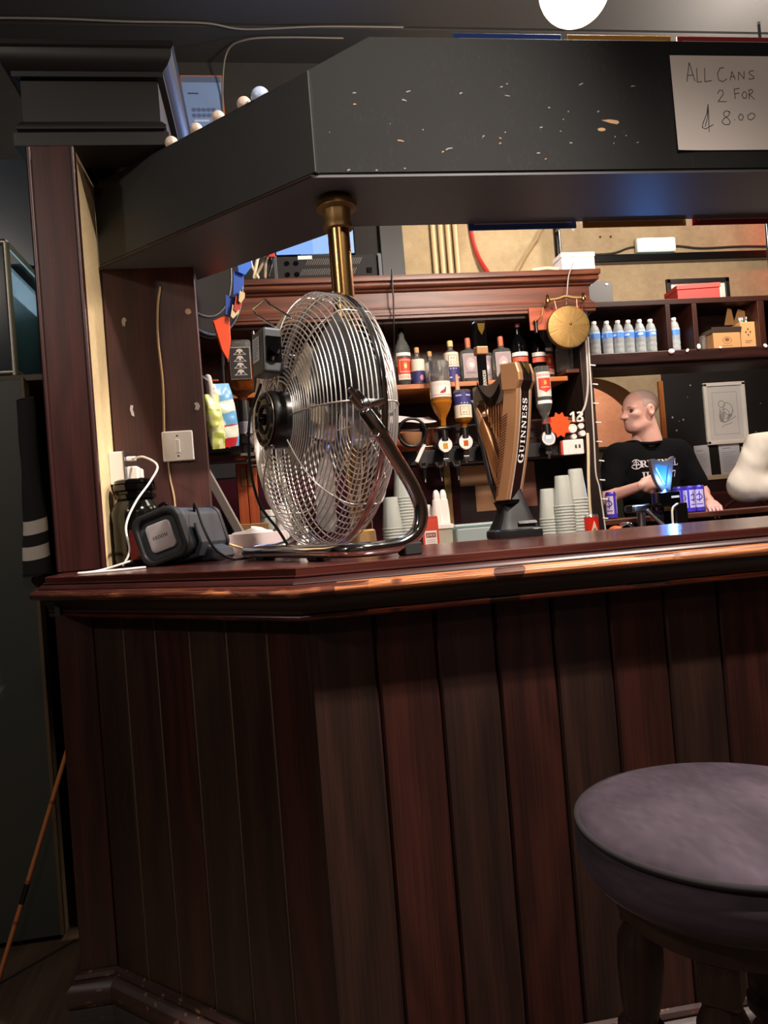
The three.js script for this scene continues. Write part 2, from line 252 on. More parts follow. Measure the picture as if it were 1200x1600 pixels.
// ---------------------------------------------------------------- the canopy over the bar
const CZ = -0.377, CX = 0.105;
const canopy = thing('canopy', 'dark grey painted boxed canopy above the bar, chipped, with a canted end', 'canopy');
{
  const L = 2.3, H0 = 2.02, Hh = 0.36;
  const chips = canvas(2048, 320, (g, w, h) => {
    g.fillStyle = '#1d1e1f'; g.fillRect(0, 0, w, h);
    const n = vnoise(77); for (let i = 0; i < 5200; i++) { const x = rnd() * w, y = rnd() * h, k = n(x / 60, y / 60, 99, 99); g.fillStyle = `rgba(${k > 0.5 ? '70,68,64' : '20,20,22'},0.10)`; g.fillRect(x, y, rr(1, 5), rr(1, 14)); }
    // chips and filled screw holes at pixel-free metric places: x from the corner, y above the soffit
    const C = [[0.118, 0.196, 7, 3], [0.117, 0.168, 6, 4], [0.252, 0.2, 9, 3], [0.24, 0.178, 9, 4], [0.223, 0.078, 12, 4], [0.281, 0.105, 3, 3], [0.433, 0.086, 4, 9], [0.476, 0.083, 5, 4], [0.475, 0.07, 5, 4], [0.343, 0.057, 14, 5], [0.327, 0.05, 5, 4], [0.385, 0.195, 6, 6], [0.49, 0.098, 3, 3], [0.09, 0.007, 6, 5], [0.158, 0.006, 4, 4], [0.228, 0.01, 4, 3], [0.503, 0.19, 10, 2], [0.49, 0.212, 5, 4], [0.505, 0.22, 4, 3], [0.70, 0.22, 10, 3], [0.61, 0.16, 5, 3], [0.66, 0.15, 3, 3], [0.74, 0.15, 6, 3], [0.585, 0.11, 6, 3], [0.635, 0.1, 3, 3], [0.66, 0.07, 6, 3], [0.572, 0.045, 7, 3], [0.59, 0.03, 4, 3], [0.645, 0.13, 3, 3], [0.84, 0.215, 9, 4], [0.78, 0.085, 3, 4], [0.81, 0.088, 3, 3], [0.775, 0.068, 2, 5], [0.84, 0.07, 6, 2], [0.05, 0.1, 2, 2], [0.20, 0.12, 2, 2]];
    const kx = w / 2.5, ky = h / 0.36;
    for (const [x, y, a, b] of C) { g.save(); g.translate(x * kx, h - y * ky); g.rotate(rr(-0.5, 0.5)); g.fillStyle = rnd() > 0.3 ? '#a8a49c' : '#c09878'; g.beginPath(); g.ellipse(0, 0, a * 0.55, b * 0.5, 0, 0, 7); g.fill(); g.fillStyle = '#131414'; g.beginPath(); g.ellipse(1, 2.5, a * 0.55, b * 0.5, 0, 0, 7); g.fill(); g.restore(); }
    g.fillStyle = '#cba67c'; g.beginPath(); [[0.745, 0.128], [0.77, 0.13], [0.79, 0.127], [0.795, 0.122], [0.788, 0.117], [0.77, 0.12]].forEach((p, i) => (i ? g.lineTo(p[0] * kx, h - p[1] * ky) : g.moveTo(p[0] * kx, h - p[1] * ky))); g.fill();
    g.beginPath(); g.ellipse(0.745 * kx, h - 0.104 * ky, 9, 4, 0, 0, 7); g.fill();
  });
  chips.wrapS = chips.wrapT = THREE.RepeatWrapping; chips.repeat.set(1 / 2.5, 1 / 0.36);
  const mf = print(chips, 0.75, { specularIntensity: 0.5 }), T = 0.025;
  const f = uvm(ext([[0, 0], [L, 0], [L, 0.335], [0.163, 0.335], [0, 0.247]], T, 0.002), 1); part('fascia', f, mf, canopy, [CX, 2.02, CZ - T]);
  // canted fascia runs from the corner back to the wall
  const cl = Math.hypot(0.62, 0.598), fc = uvm(ext([[-cl, 0], [0.012, 0], [0.012, 0.247], [-cl, 0.247]], T, 0.002), 1);
  const pf = part('canted_fascia', at(fc, 0, 0, -T), m.paint, canopy, [CX, 2.02, CZ], [0, -CA, 0]);
  const so = slab([[CX + L, CZ - 0.004], [CX, CZ - 0.004], [-0.512, -0.974], [-0.512, -0.984], [-0.236, -0.984], [-0.236, -1.113], [0.225, -0.69], [CX + L, -0.69]].reverse(), 2.012, 2.03);
  part('soffit', uvm(so, 0), M(0x56575e, 0.36), canopy);
  part('edge_strip', rod([CX, 2.014, CZ + 0.001], [-0.512, 2.014, -0.972], 0.004, 6), m.dark, canopy);
  part('back_board', BX(0.24, CX + L, 2.02, 2.2, -0.69, -0.672, 0.002, 0), m.paintBlack, canopy);
  const lid = slab([[CX + L, CZ - 0.027], [CX + 0.02, CZ - 0.027], [-0.49, -0.974], [-0.236, -1.1], [0.22, -0.675], [CX + L, -0.675]].reverse(), 2.18, 2.195);
  part('top_board', uvm(lid, 0), m.paintBlack, canopy);
}
// handwritten price sheet on the fascia
{
  const S = (g, k, ox, oy) => { for (const l of [
    [[815, 392], [835, 305], [857, 390]], [[820, 365], [850, 362]], [[872, 330], [868, 395], [892, 393]], [[912, 330], [908, 393], [943, 388]], [[1012, 327], [992, 330], [977, 355], [980, 385], [1000, 393], [1022, 380]],
    [[1040, 385], [1052, 345], [1066, 382]], [[1044, 370], [1064, 368]], [[1082, 384], [1088, 348], [1112, 380], [1116, 345]], [[1166, 342], [1150, 342], [1140, 352], [1150, 362], [1164, 368], [1164, 378], [1145, 382], [1136, 378]],
    [[968, 448], [980, 432], [996, 434], [998, 450], [968, 485], [1010, 486]], [[1056, 428], [1058, 472]], [[1056, 428], [1084, 424]], [[1057, 450], [1080, 446]], [[1105, 440], [1094, 455], [1100, 470], [1114, 470], [1120, 452], [1112, 440], [1105, 440]], [[1130, 474], [1132, 432], [1148, 430], [1152, 442], [1134, 454], [1156, 476]],
    [[914, 497], [904, 540], [880, 585], [874, 605], [890, 612], [932, 592]], [[914, 497], [912, 560], [908, 625]], [[890, 600], [905, 560], [912, 520]], [[1022, 532], [1005, 528], [990, 538], [992, 552], [1010, 562], [1022, 578], [1015, 592], [990, 592], [978, 580], [988, 566], [1014, 552], [1024, 538], [1014, 530]], [[1044, 570], [1046, 571]],
    [[1076, 545], [1066, 558], [1072, 572], [1084, 572], [1092, 556], [1084, 544], [1076, 545]], [[1130, 542], [1114, 552], [1116, 568], [1132, 572], [1150, 560], [1152, 546], [1138, 540], [1130, 542]]]) lineTo(g, l, k, ox, oy); };
  const t = canvas(1024, 760, (g, w, h) => { g.fillStyle = '#dcd4cf'; g.fillRect(0, 0, w, h); for (let i = 0; i < 900; i++) { g.fillStyle = `rgba(150,140,135,${rr(0.02, 0.06)})`; g.fillRect(rnd() * w, rnd() * h, rr(2, 30), rr(1, 3)); } g.strokeStyle = '#2a282c'; g.lineWidth = 6; g.lineCap = g.lineJoin = 'round'; const k = w / 590; S(g, k, -738 * k, -272 * k); });
  const geo = surf((s, q) => { const x = s * 0.32, y = -q * 0.248, slant = q * 0.004 * 0; return [x + slant, y, 0.0016 + 0.006 * Math.pow(s, 3) * Math.sin(q * 3) + 0.004 * Math.exp(-s * 9) * q]; }, 20, 16); 
  const u = geo.attributes.uv; for (let i = 0; i < u.count; i++) u.setXY(i, u.getX(i), 1 - u.getY(i));
  geo.computeVertexNormals();
  single('price_sheet', 'white sheet of paper with a handwritten can price, fixed to the canopy fascia', 'paper sign', geo, print(t, 0.85, { side: THREE.DoubleSide }), [1.051, 2.315, -0.376], [0, 0, 0]);
}
// three card boards that hang on the back of the canopy and stand above it
for (const [x, w, c, n, g] of [[0.575, 0.33, '#3a5cb0', 'blue-bordered', 1], [0.925, 0.33, '#c08a3c', 'orange-bordered', 2], [1.275, 0.36, '#a03038', 'red-bordered', 3]]) {
  const t = canvas(256, 384, (gg, W, H) => { gg.fillStyle = c; gg.fillRect(0, 0, W, H); gg.fillStyle = '#d8d6e0'; gg.fillRect(8, 7, W - 16, H - 14); gg.fillStyle = '#30343c'; for (let i = 0; i < 9; i++) gg.fillRect(40, 40 + i * 34, rr(90, 170), 8); });
  const o = thing('menu_board', `${n} white card board hanging behind the canopy above the bar`, 'menu board', [x, 1.996, -0.70]);
  part('card', at(B(w, 0.58, 0.006, 0.002), w / 2, 0.29, 0), M(new THREE.Color(c), 0.7), o);
  part('printed_face', at(new THREE.PlaneGeometry(w - 0.012, 0.57), w / 2, 0.29, 0.0036), print(t, 0.8), o);
}
// brass pole
{
  const o = thing('brass_pole', 'polished brass pole with collars standing from bar top to canopy soffit', 'pole', [0.172, 1.103, -0.5]);
  part('shaft', at(cyl(0.0285, 0.0285, 0.9, 40), 0, 0.46, 0), m.brass, o);
  part('base_collar', lathe([[0, 0], [0.043, 0], [0.043, 0.016], [0.039, 0.02], [0.036, 0.021], [0.034, 0.05], [0.029, 0.054]]), m.brassDull, o);
  part('top_collar', at(lathe([[0.0285, 0], [0.037, 0.002], [0.038, 0.012], [0.034, 0.02], [0.036, 0.05], [0.037, 0.055]]), 0, 0.825, 0), m.brassDull, o);
  part('ceiling_flange', at(lathe([[0.036, 0], [0.052, 0.004], [0.053, 0.016], [0.04, 0.032], [0, 0.032]]), 0, 0.876, 0), m.brassDull, o);
}
// ---------------------------------------------------------------- lamps
function globe(label, pos, r, power) {
  const o = thing('pendant_lamp', label, 'lamp', pos);
  const g = part('lamp_globe', ball(r, 36), new THREE.MeshStandardMaterial({ color: 0xfff4e0, emissive: 0xffe0b0, emissiveIntensity: 5 }), o); g.castShadow = false;
  part('fitting', at(cyl(0.045, 0.05, 0.05), 0, r + 0.015, 0), m.brassDull, o);
  part('stem', at(cyl(0.008, 0.008, 3.69 - pos[1] - r, 10), 0, r + (3.69 - pos[1] - r) / 2, 0), m.black, o);
  const l = new THREE.PointLight(WARM, power, 0, 2); l.castShadow = true; l.shadow.radius = r * 50; l.shadow.mapSize.set(1024, 1024); l.name = 'lamp_light'; o.add(l); return o;
}
globe('round white glowing ceiling globe seen above the canopy', [1.03, 2.825, -0.85], 0.112, I_LAMP);
{ const o = globe('added unseen globe behind the canopy that brightens the serving aisle', [1.3, 2.32, -0.86], 0.09, I_IN); const s = o.children.find((c) => c.name === 'stem'); o.remove(s); part('bracket', rod([0, 0.1, 0], [0, 0.1, 0.19], 0.01), m.black, o); }  // unseen globe added behind the canopy to brighten the gantry
globe('added unseen fill globe in the drinkers room behind the viewer', [0.25, 2.95, 2.3], 0.112, I_ROOM);  // unseen globe added as weak fill for the canopy front
globe('added unseen fill globe at the far left of the drinkers room', [-1.85, 2.8, 1.3], 0.09, I_LEFT);  // unseen globe added as fill for the dark left side
for (const [x, z, tx, ty, tz, l, I, ang] of [[1.15, 1.05, 0.75, 0.79, 0.35, 'recessed ceiling spotlight over the bar stool', I_SPOT, 0.59], [1.3, 1.15, -0.48, 0.95, -0.72, 'added unseen ceiling spotlight that brightens the pilaster end of the bar', I_SPOT2, 0.4]]) {  // second spotlight is unseen, added to brighten the left end
  const o = thing('ceiling_spotlight', l, 'ceiling light', [x, 3.69, z]);
  part('bezel', lathe([[0.05, 0], [0.07, 0], [0.068, -0.012], [0.05, -0.014], [0.048, 0]], 32), m.white, o); part('lamp_glow', at(cyl(0.046, 0.046, 0.006, 28), 0, -0.004, 0), new THREE.MeshStandardMaterial({ color: 0xffffff, emissive: 0xffe6cc, emissiveIntensity: 4 }), o);
  const p = new THREE.SpotLight(WARM, I, 0, ang, 1, 2); p.position.set(0, -0.02, 0); p.target.position.set(tx - x, ty - 3.69, tz - z); p.castShadow = true; p.shadow.radius = 2.3; p.name = 'spot_beam'; o.add(p); o.add(p.target); p.target.name = 'aim';
}
globe('added unseen globe that lights the far serving side', [2.75, 3.2, -2.3], 0.112, I_FAR);  // unseen globe added to light the far wall and shelf
globe('added unseen globe that brightens the room beyond the arch', [2.5, 2.75, -5.3], 0.112, 12);  // unseen globe added to brighten the salmon wall past the arch

// ---------------------------------------------------------------- fan
{
  const F = thing('floor_fan', 'large chrome floor fan with wire guard on a bent tube stand, on the bar top', 'fan', [0.085, 1.103, -0.346], 110.7 * Math.PI / 180);
  const CY = 0.315, tilt = 0.04, R = 0.288;
  const head = new THREE.Group();   // all head parts are placed with this transform so that they stay children of the fan
  head.position.set(0, CY, 0); head.rotation.x = tilt; head.updateMatrix();
  const hp = (name, geo, mat, par = F) => { const q = (Array.isArray(geo) ? merge(geo) : geo).clone().applyMatrix4(head.matrix); return part(name, q, mat, par); };
  const ringM = M(0xeae6e2, 0.3, 0.85);
  const ring = (r, z, t = 0.0016) => at(new THREE.TorusGeometry(r, t, 5, 88), 0, 0, z);
  // rear basket (towards -z) and front basket
  const rearZ = (r) => -0.03 - 0.084 * Math.pow(Math.max(0, 1 - Math.pow(r / 0.292, 4.2)), 0.72);
  const frontZ = (r) => 0.02 + 0.075 * Math.pow(Math.max(0, 1 - Math.pow(r / 0.292, 3.2)), 0.8);
  for (let i = 0; i < 21; i++) { const r = 0.088 + (R - 0.088) * i / 20.6; hp('rear_guard_ring', ring(r, rearZ(r)), ringM); }
  for (let i = 0; i < 17; i++) { const r = 0.07 + (R - 0.07) * i / 16.6; hp('front_guard_ring', ring(r, frontZ(r)), ringM); }
  for (const z of [-0.045, -0.034, -0.023, -0.012, 0.012, 0.023]) hp('side_guard_ring', ring(0.2895, z), ringM);
  hp('rim_band', [at(new THREE.TorusGeometry(0.2905, 0.005, 8, 96), 0, 0, 0), at(new THREE.CylinderGeometry(0.2945, 0.2945, 0.014, 96, 1, true).rotateX(Math.PI / 2), 0, 0, 0)], m.chrome);
  for (let k = 0; k < 8; k++) {
    const a = k * Math.PI / 4 + 0.0, pr = [], pf = [];
    for (let i = 0; i <= 10; i++) { const r = 0.075 + (0.288 - 0.075) * i / 10; pr.push([Math.cos(a) * r, Math.sin(a) * r, rearZ(r) - 0.002]); const q = 0.05 + (0.288 - 0.05) * i / 10; pf.push([Math.cos(a) * q, Math.sin(a) * q, frontZ(q) + 0.002]); }
    pr.push([Math.cos(a) * 0.29, Math.sin(a) * 0.29, 0]); pf.push([Math.cos(a) * 0.29, Math.sin(a) * 0.29, 0]);
    hp('rear_guard_rib', tube(pr, 0.0019, 24, 5), ringM); hp('front_guard_rib', tube(pf, 0.0019, 24, 5), ringM);
  }
  hp('front_badge', at(cyl(0.062, 0.062, 0.004, 32).rotateX(Math.PI / 2), 0, 0, frontZ(0.05) + 0.003), m.chrome);
  // three wide pressed blades
  const bladeM = new THREE.MeshPhysicalMaterial({ color: 0xd2d2d4, roughness: 0.24, metalness: 1, side: THREE.DoubleSide });
  for (let k = 0; k < 3; k++) {
    const a0 = k * Math.PI * 2 / 3 + 0.55;
    const f = (sgn) => surf((s, t) => { const r = 0.045 + 0.215 * s, w = 0.34 + 0.62 * Math.pow(Math.sin(Math.min(1, s * 1.02 + 0.12) * Math.PI * 0.86), 0.8), a = a0 + (t - 0.5) * 2 * w * (1 - 0.25 * s), tw = (t - 0.5) * 0.085 * (1 - 0.35 * s); return [Math.cos(a) * r, Math.sin(a) * r, tw + 0.01 * Math.cos((t - 0.5) * 3) + sgn * 0.0007 - 0.005]; }, 18, 14);
    hp('blade', [f(1)], bladeM);
  }
  hp('hub', [at(cyl(0.052, 0.052, 0.028, 32).rotateX(Math.PI / 2), 0, 0, -0.002), at(ball(0.03).scale(1, 1, 0.5), 0, 0, 0.014)], m.steel);
  // motor
  const mo = hp('motor', at(lathe([[0, 0], [0.05, 0], [0.062, 0.004], [0.066, 0.012], [0.066, 0.066], [0.07, 0.07], [0.07, 0.078], [0.0, 0.078]], 40).rotateX(Math.PI / 2), 0, 0, -0.148), m.black);
  hp('motor_mount_plate', [at(B(0.05, 0.2, 0.006, 0.02), 0, 0, -0.074), at(cyl(0.085, 0.085, 0.006, 40).rotateX(Math.PI / 2), 0, 0, -0.073)], m.black);
  hp('motor_end_plate', at(lathe([[0.028, 0], [0.061, 0], [0.061, 0.002], [0.028, 0.002]], 40).rotateX(Math.PI / 2), 0, 0, -0.1492), M(0x4a4038, 0.4, 0.5), mo);
  const slots = []; for (let k = 0; k < 8; k++) { const a = k * Math.PI / 4; const s = B(0.03, 0.007, 0.003, 0.001); s.rotateZ(a + Math.PI / 2); slots.push(at(s, Math.cos(a) * 0.05, Math.sin(a) * 0.05, -0.1505)); }
  slots.push(at(new THREE.TorusGeometry(0.03, 0.004, 8, 32), 0, 0, -0.149)); hp('motor_vent', slots, m.rubber, mo);
  hp('motor_cap', at(ball(0.013), 0, 0, -0.15), m.blackGloss, mo);
  for (const s of [-1, 1]) hp('bolt', at(ball(0.006), s * 0.018, -0.062, -0.138), m.steel, mo);
  // control box above the motor with its rating label and knob, and wire carrying handle
  const bx = B(0.08, 0.102, 0.046, 0.007); const cbx = hp('control_box', at(bx, -0.004, 0.15, -0.136), M(0x3c3f42, 0.45));
  const lt = canvas(96, 128, (g, w, h) => { g.fillStyle = '#b8b8bc'; g.fillRect(0, 0, w, h); g.fillStyle = '#55565c'; for (let i = 0; i < 9; i++) g.fillRect(8, 12 + i * 12, rr(40, 78), 4); });
  hp('rating_label', at(new THREE.PlaneGeometry(0.044, 0.055).rotateY(Math.PI), 0.004, 0.158, -0.1600), print(lt, 0.7), cbx);
  hp('switch_bezel', at(B(0.004, 0.056, 0.036, 0.001), -0.045, 0.152, -0.136), m.blackGloss, cbx);
  hp('speed_knob', at(cyl(0.013, 0.013, 0.02, 20).rotateZ(Math.PI / 2), -0.052, 0.15, -0.136), m.blackGloss, cbx);
  hp('carrying_handle', tube([[-0.045, 0.225, -0.09], [-0.044, 0.25, -0.14], [-0.042, 0.262, -0.15], [0.0, 0.262, -0.15], [0.04, 0.262, -0.15], [0.043, 0.25, -0.14], [0.045, 0.225, -0.09]], 0.0024, 60, 6, false, 0.1), m.chrome);
  hp('box_bracket', B(0.03, 0.06, 0.02, 0.004).translate(-0.01, 0.09, -0.098), m.black);
  part('power_cord', tube([[0, 0.4, -0.15], [0.03, 0.33, -0.17], [0.07, 0.24, -0.165], [0.1, 0.14, -0.14], [0.09, 0.07, -0.1], [0.06, 0.03, -0.09]], 0.0035, 60, 7), m.rubber, F);
  // stand: one bent tube, with pivot plates
  const sx = 0.318, arm = (s) => [[s * 0.308, 0.285, -0.052], [s * sx, 0.25, -0.033], [s * sx, 0.198, -0.002], [s * sx, 0.131, 0.037], [s * sx, 0.085, 0.05], [s * sx, 0.045, 0.037], [s * sx, 0.024, 0.0], [s * (sx - 0.002), 0.02, -0.05], [s * (sx - 0.008), 0.02, -0.09]];
  const path = [...arm(-1), [-sx + 0.035, 0.02, -0.117], [-0.2, 0.02, -0.122], [0, 0.02, -0.122], [0.2, 0.02, -0.122], [sx - 0.035, 0.02, -0.117], ...arm(1).reverse()];
  part('stand_tube', tube(path, 0.0146, 220, 16), m.chrome, F);
  for (const s of [-1, 1]) {
    part('pivot_plate', [rod([s * 0.309, 0.335, -0.085], [s * 0.31, 0.3, -0.058], 0.006), at(B(0.008, 0.075, 0.03, 0.004).rotateX(-0.75), s * 0.303, 0.298, -0.05), rod([s * 0.29, 0.313, -0.004], [s * 0.305, 0.30, -0.05], 0.008)], m.chrome, F);
    part('pivot_bolt', at(ball(0.011).scale(0.6, 1, 1), s * 0.318, 0.303, -0.056), m.steel, F);
    part('tube_collar', at(cyl(0.0165, 0.0155, 0.022, 24).rotateX(0.62), s * 0.316, 0.243, -0.03), m.chrome, F);
    part('front_foot', at(B(0.034, 0.026, 0.04, 0.004), s * (sx - 0.002), 0.013, 0.018), m.rubber, F);
    part('rear_foot', at(B(0.05, 0.012, 0.036, 0.004), s * 0.16, 0.006, -0.112), m.rubber, F);
  }
}

// ---------------------------------------------------------------- bar stool
{
  const o = thing('bar_stool', 'round bar stool with purple grey velvet seat and turned dark wooden legs', 'stool', [0.535, 0, 0.478]);
  const nv = vnoise(55);
  const vt = tex(512, 512, (u, v) => { const a = nv(u * 5, v * 5, 5, 5), b = nv(u * 60, v * 30, 60, 30), c = nv(u * 16, v * 9, 16, 9), k = (a - 0.5) * 30 + (b - 0.5) * 16 + (c - 0.5) * 18; return [56 + k * 0.7, 45 + k * 0.65, 57 + k * 0.7]; });
  const velvet = M(0xffffff, 0.85, 0, { map: vt, sheen: 1, sheenColor: new THREE.Color(0x8a7078), sheenRoughness: 0.4 });
  const planar = (g) => { const P = g.attributes.position, U = g.attributes.uv; for (let i = 0; i < P.count; i++) U.setXY(i, P.getX(i) * 2.2, P.getZ(i) * 2.2); return g; };
  part('seat', planar(lathe([[0, 0.758], [0.08, 0.7575], [0.15, 0.755], [0.19, 0.749], [0.205, 0.742], [0.207, 0.738]], 72)), velvet, o);
  part('seat_side', lathe([[0.205, 0.737], [0.206, 0.73], [0.212, 0.715], [0.212, 0.695], [0.205, 0.676], [0.192, 0.662], [0.175, 0.655], [0, 0.655]], 72), velvet, o);
  part('piping', at(new THREE.TorusGeometry(0.2075, 0.0048, 10, 96).rotateX(Math.PI / 2), 0, 0.7375, 0), M(0x1c181d, 0.9), o);
  const lp = [[0.0, 0], [0.02, 0], [0.024, 0.02], [0.02, 0.045], [0.03, 0.07], [0.022, 0.09], [0.027, 0.11], [0.027, 0.2], [0.02, 0.215], [0.03, 0.235], [0.033, 0.3], [0.03, 0.36], [0.02, 0.375], [0.034, 0.395], [0.034, 0.41], [0.024, 0.42], [0.029, 0.45], [0.033, 0.5], [0.032, 0.54], [0.022, 0.562], [0.022, 0.57]];
  const legGeo = merge([lathe(lp, 20), at(B(0.048, 0.1, 0.048, 0.008), 0, 0.615, 0)]);
  for (let k = 0; k < 4; k++) {
    const a = 0.75 + k * Math.PI / 2, l = part('leg', legGeo, m.dark, o, [Math.cos(a) * 0.175, 0, Math.sin(a) * 0.175]); l.rotation.order = 'YXZ'; l.rotation.y = -a; l.rotation.z = 0.06;
  }
  part('seat_rail', lathe([[0.11, 0.62], [0.165, 0.62], [0.168, 0.655], [0.11, 0.655]], 48), m.dark, o);
  for (let k = 0; k < 4; k++) { const a = 0.75 + k * Math.PI / 2, b = a + Math.PI / 2, y = 0.16 + (k % 2) * 0.05; part('stretcher', rod([Math.cos(a) * 0.168, y, Math.sin(a) * 0.168], [Math.cos(b) * 0.168, y, Math.sin(b) * 0.168], 0.012, 12), m.dark, o); }
}
// ---------------------------------------------------------------- on the bar top
// harp-shaped stout tap
{
  const o = thing('beer_tap', 'tall copper harp-shaped stout tap on a flared black base, on the bar top', 'beer tap', [0.585, 1.103, -0.505], 0.62);
  const sq = (w, d, y, r) => { const p = []; for (let i = 0; i < 32; i++) { const a = i / 32 * Math.PI * 2, c = Math.cos(a), s = Math.sin(a), k = 1 / Math.pow(Math.pow(Math.abs(c), r) + Math.pow(Math.abs(s), r), 1 / r); p.push([c * k * w / 2, y, s * k * d / 2]); } return p; };
  const prof = [[0.128, 0.13, 0], [0.13, 0.132, 0.008], [0.128, 0.13, 0.02], [0.116, 0.118, 0.024], [0.09, 0.1, 0.05], [0.07, 0.085, 0.08], [0.05, 0.06, 0.115], [0.044, 0.05, 0.135], [0.0, 0.0, 0.136]];
  const rings = prof.map((p) => sq(p[0], p[1], p[2], 7));
  const base = toCreasedNormals(surf((s, t) => { const i = Math.round(s * (rings.length - 1)), r = rings[i], j = Math.round(t * 32) % 32; return [r[(32 - j) % 32][0], r[0][1], r[(32 - j) % 32][2]]; }, rings.length - 1, 32).toNonIndexed(), 0.5);
  const po = part('base', at(base, 0, 0, -0.03), M(0x161719, 0.35), o); po.rotation.y = -0.62; 
  const bt = canvas(128, 32, (g, w, h) => { g.fillStyle = '#18191b'; g.fillRect(0, 0, w, h); text(g, 'ST JAMES GATE', 64, 10, 10, '#8a7a5a', 'serif', 'normal'); text(g, 'DUBLIN', 64, 23, 9, '#8a7a5a', 'serif', 'normal'); });
  part('base_print', at(new THREE.PlaneGeometry(0.05, 0.012).rotateX(-0.9), 0.02, 0.04, 0.0285), print(bt, 0.4), po);
  // column: front line bows forward; the text strip follows it
  const F = (t) => [0.066 * (1 - Math.pow(1 - t, 1.75)) - 0.004, 0.098 + 0.345 * t];     // z, y
  const side = (x, w, mat, name, off, thick) => { const A = [], Bk = []; for (let i = 0; i <= 24; i++) { const t = i / 24, [z, y] = F(t); A.push([z + off, y]); Bk.unshift([z + off - thick * (0.75 + 0.25 * Math.sin(Math.PI * t)), y + 0.002]); } const g = ext([...A, ...Bk], w, 0.0025); g.rotateY(-Math.PI / 2); g.translate(x + w, 0, 0); return part(name, g, mat, o); };
  // ExtrudeGeometry lies in x,y and goes along z: turned so that profile x runs along +z
  side(-0.033, 0.0145, m.copper, 'copper_side', 0, 0.05); side(0.0185, 0.0145, m.copper, 'copper_side', 0, 0.05);
  side(-0.0186, 0.0372, M(0x241512, 0.28), 'column_core', -0.001, 0.03);
  side(-0.0198, 0.0022, M(0xe6dccf, 0.35, 0.3), 'bright_edge', 0.0012, 0.01); side(0.0176, 0.0022, M(0xe6dccf, 0.35, 0.3), 'bright_edge', 0.0012, 0.01);
  const tt = canvas(128, 1024, (g, w, h) => { g.fillStyle = '#1c0f0e'; g.fillRect(0, 0, w, h); g.save(); g.translate(w / 2, h * 0.475); g.rotate(-Math.PI / 2); g.scale(1, 1.2); g.fillStyle = '#f2eeea'; g.font = 'bold 92px serif'; g.textBaseline = 'middle'; g.textAlign = 'center'; const L = 'GUINNESS', W = [74, 72, 38, 74, 74, 62, 54, 54]; let x = -W.reduce((a, b) => a + b) / 2; [...L].forEach((c, i) => { g.font = i ? 'bold 84px serif' : 'bold 104px serif'; g.fillText(c, x + W[i] / 2, 4); x += W[i]; }); g.restore(); });
  part('name_panel', surf((s, t) => { const [z, y] = F(t); return [-0.0176 + 0.0352 * s, y, z + 0.0004]; }, 1, 30), print(tt, 0.25), o);
  // angular head block of the column with gold shield
  const hb = ext([[0.0100, 0.386], [0.0560, 0.38], [0.0700, 0.405], [0.0700, 0.425], [0.0620, 0.452], [0.0100, 0.456]], 0.070, 0.003); hb.rotateY(-Math.PI / 2); part('column_head', hb.translate(0.035, 0, 0), m.copper, o);
  const hb2 = ext([[0.0240, 0.384], [0.0585, 0.378], [0.0725, 0.404], [0.0725, 0.426], [0.0645, 0.4545], [0.0240, 0.458]], 0.0372, 0.001); hb2.rotateY(-Math.PI / 2); part('head_panel', hb2.translate(0.0186, 0, 0), M(0x171011, 0.25), o);
  const sh = ext([[-0.014, 0.016], [0, 0.013], [0.014, 0.016], [0.011, 0.0], [0, -0.02], [-0.011, 0.0]], 0.004, 0.0015); sh.rotateX(-0.25); part('shield_emblem', sh.translate(0, 0.437, 0.0685), m.gold, o);
  part('column_foot', at(B(0.07, 0.012, 0.05, 0.003), 0, 0.096, -0.014), m.blackGloss, o);
  part('neck_joint', at(lathe([[0, 0.0], [0.022, 0], [0.034, 0.03], [0, 0.03]], 4).rotateY(0.78), 0, 0.068, -0.03), m.blackMat, o);
  // harp neck: swoops from the column back to the far shoulder
  const nk = new THREE.Shape(); nk.moveTo(0.014, 0.452); nk.bezierCurveTo(0.0, 0.425, -0.02, 0.405, -0.045, 0.412); nk.bezierCurveTo(-0.07, 0.42, -0.092, 0.408, -0.093, 0.366); nk.lineTo(-0.084, 0.35); nk.bezierCurveTo(-0.07, 0.384, -0.05, 0.372, -0.028, 0.358); nk.bezierCurveTo(-0.008, 0.348, 0.01, 0.358, 0.018, 0.386); nk.closePath();
  const ng = ext(nk, 0.056, 0.003, 2); ng.rotateY(-Math.PI / 2); part('harp_neck', ng.translate(0.028, 0, 0), M(0x8a8078, 0.3, 0.9), o);
  for (let i = 0; i < 9; i++) { const k = i / 8, pts = []; for (let j = 0; j <= 10; j++) { const t = j / 10; pts.push([-0.0295, 0.405 - 0.034 * Math.sin(Math.PI * t) - k * 0.026 * Math.sin(Math.PI * (0.25 + 0.6 * t)) + 0.02 * t * t, 0.0 - 0.072 * t]); } part('neck_groove', tube(pts.reverse(), 0.0011, 16, 4), M(0x2c2420, 0.4, 1), o); }
  // sound board down to the foot of the column
  const sb = ext([[-0.092, 0.375], [-0.082, 0.36], [-0.07, 0.34], [-0.006, 0.16], [-0.006, 0.1], [-0.028, 0.104], [-0.05, 0.17]], 0.054, 0.003, 2); sb.rotateY(-Math.PI / 2); part('sound_board', sb.translate(0.027, 0, 0), m.copper, o);
  const sb2 = ext([[-0.1, 0.38], [-0.09, 0.37], [-0.052, 0.166], [-0.03, 0.095], [-0.044, 0.095], [-0.064, 0.155]], 0.058, 0.002); sb2.rotateY(-Math.PI / 2); part('harp_back', sb2.translate(0.029, 0, 0), m.blackMat, o);
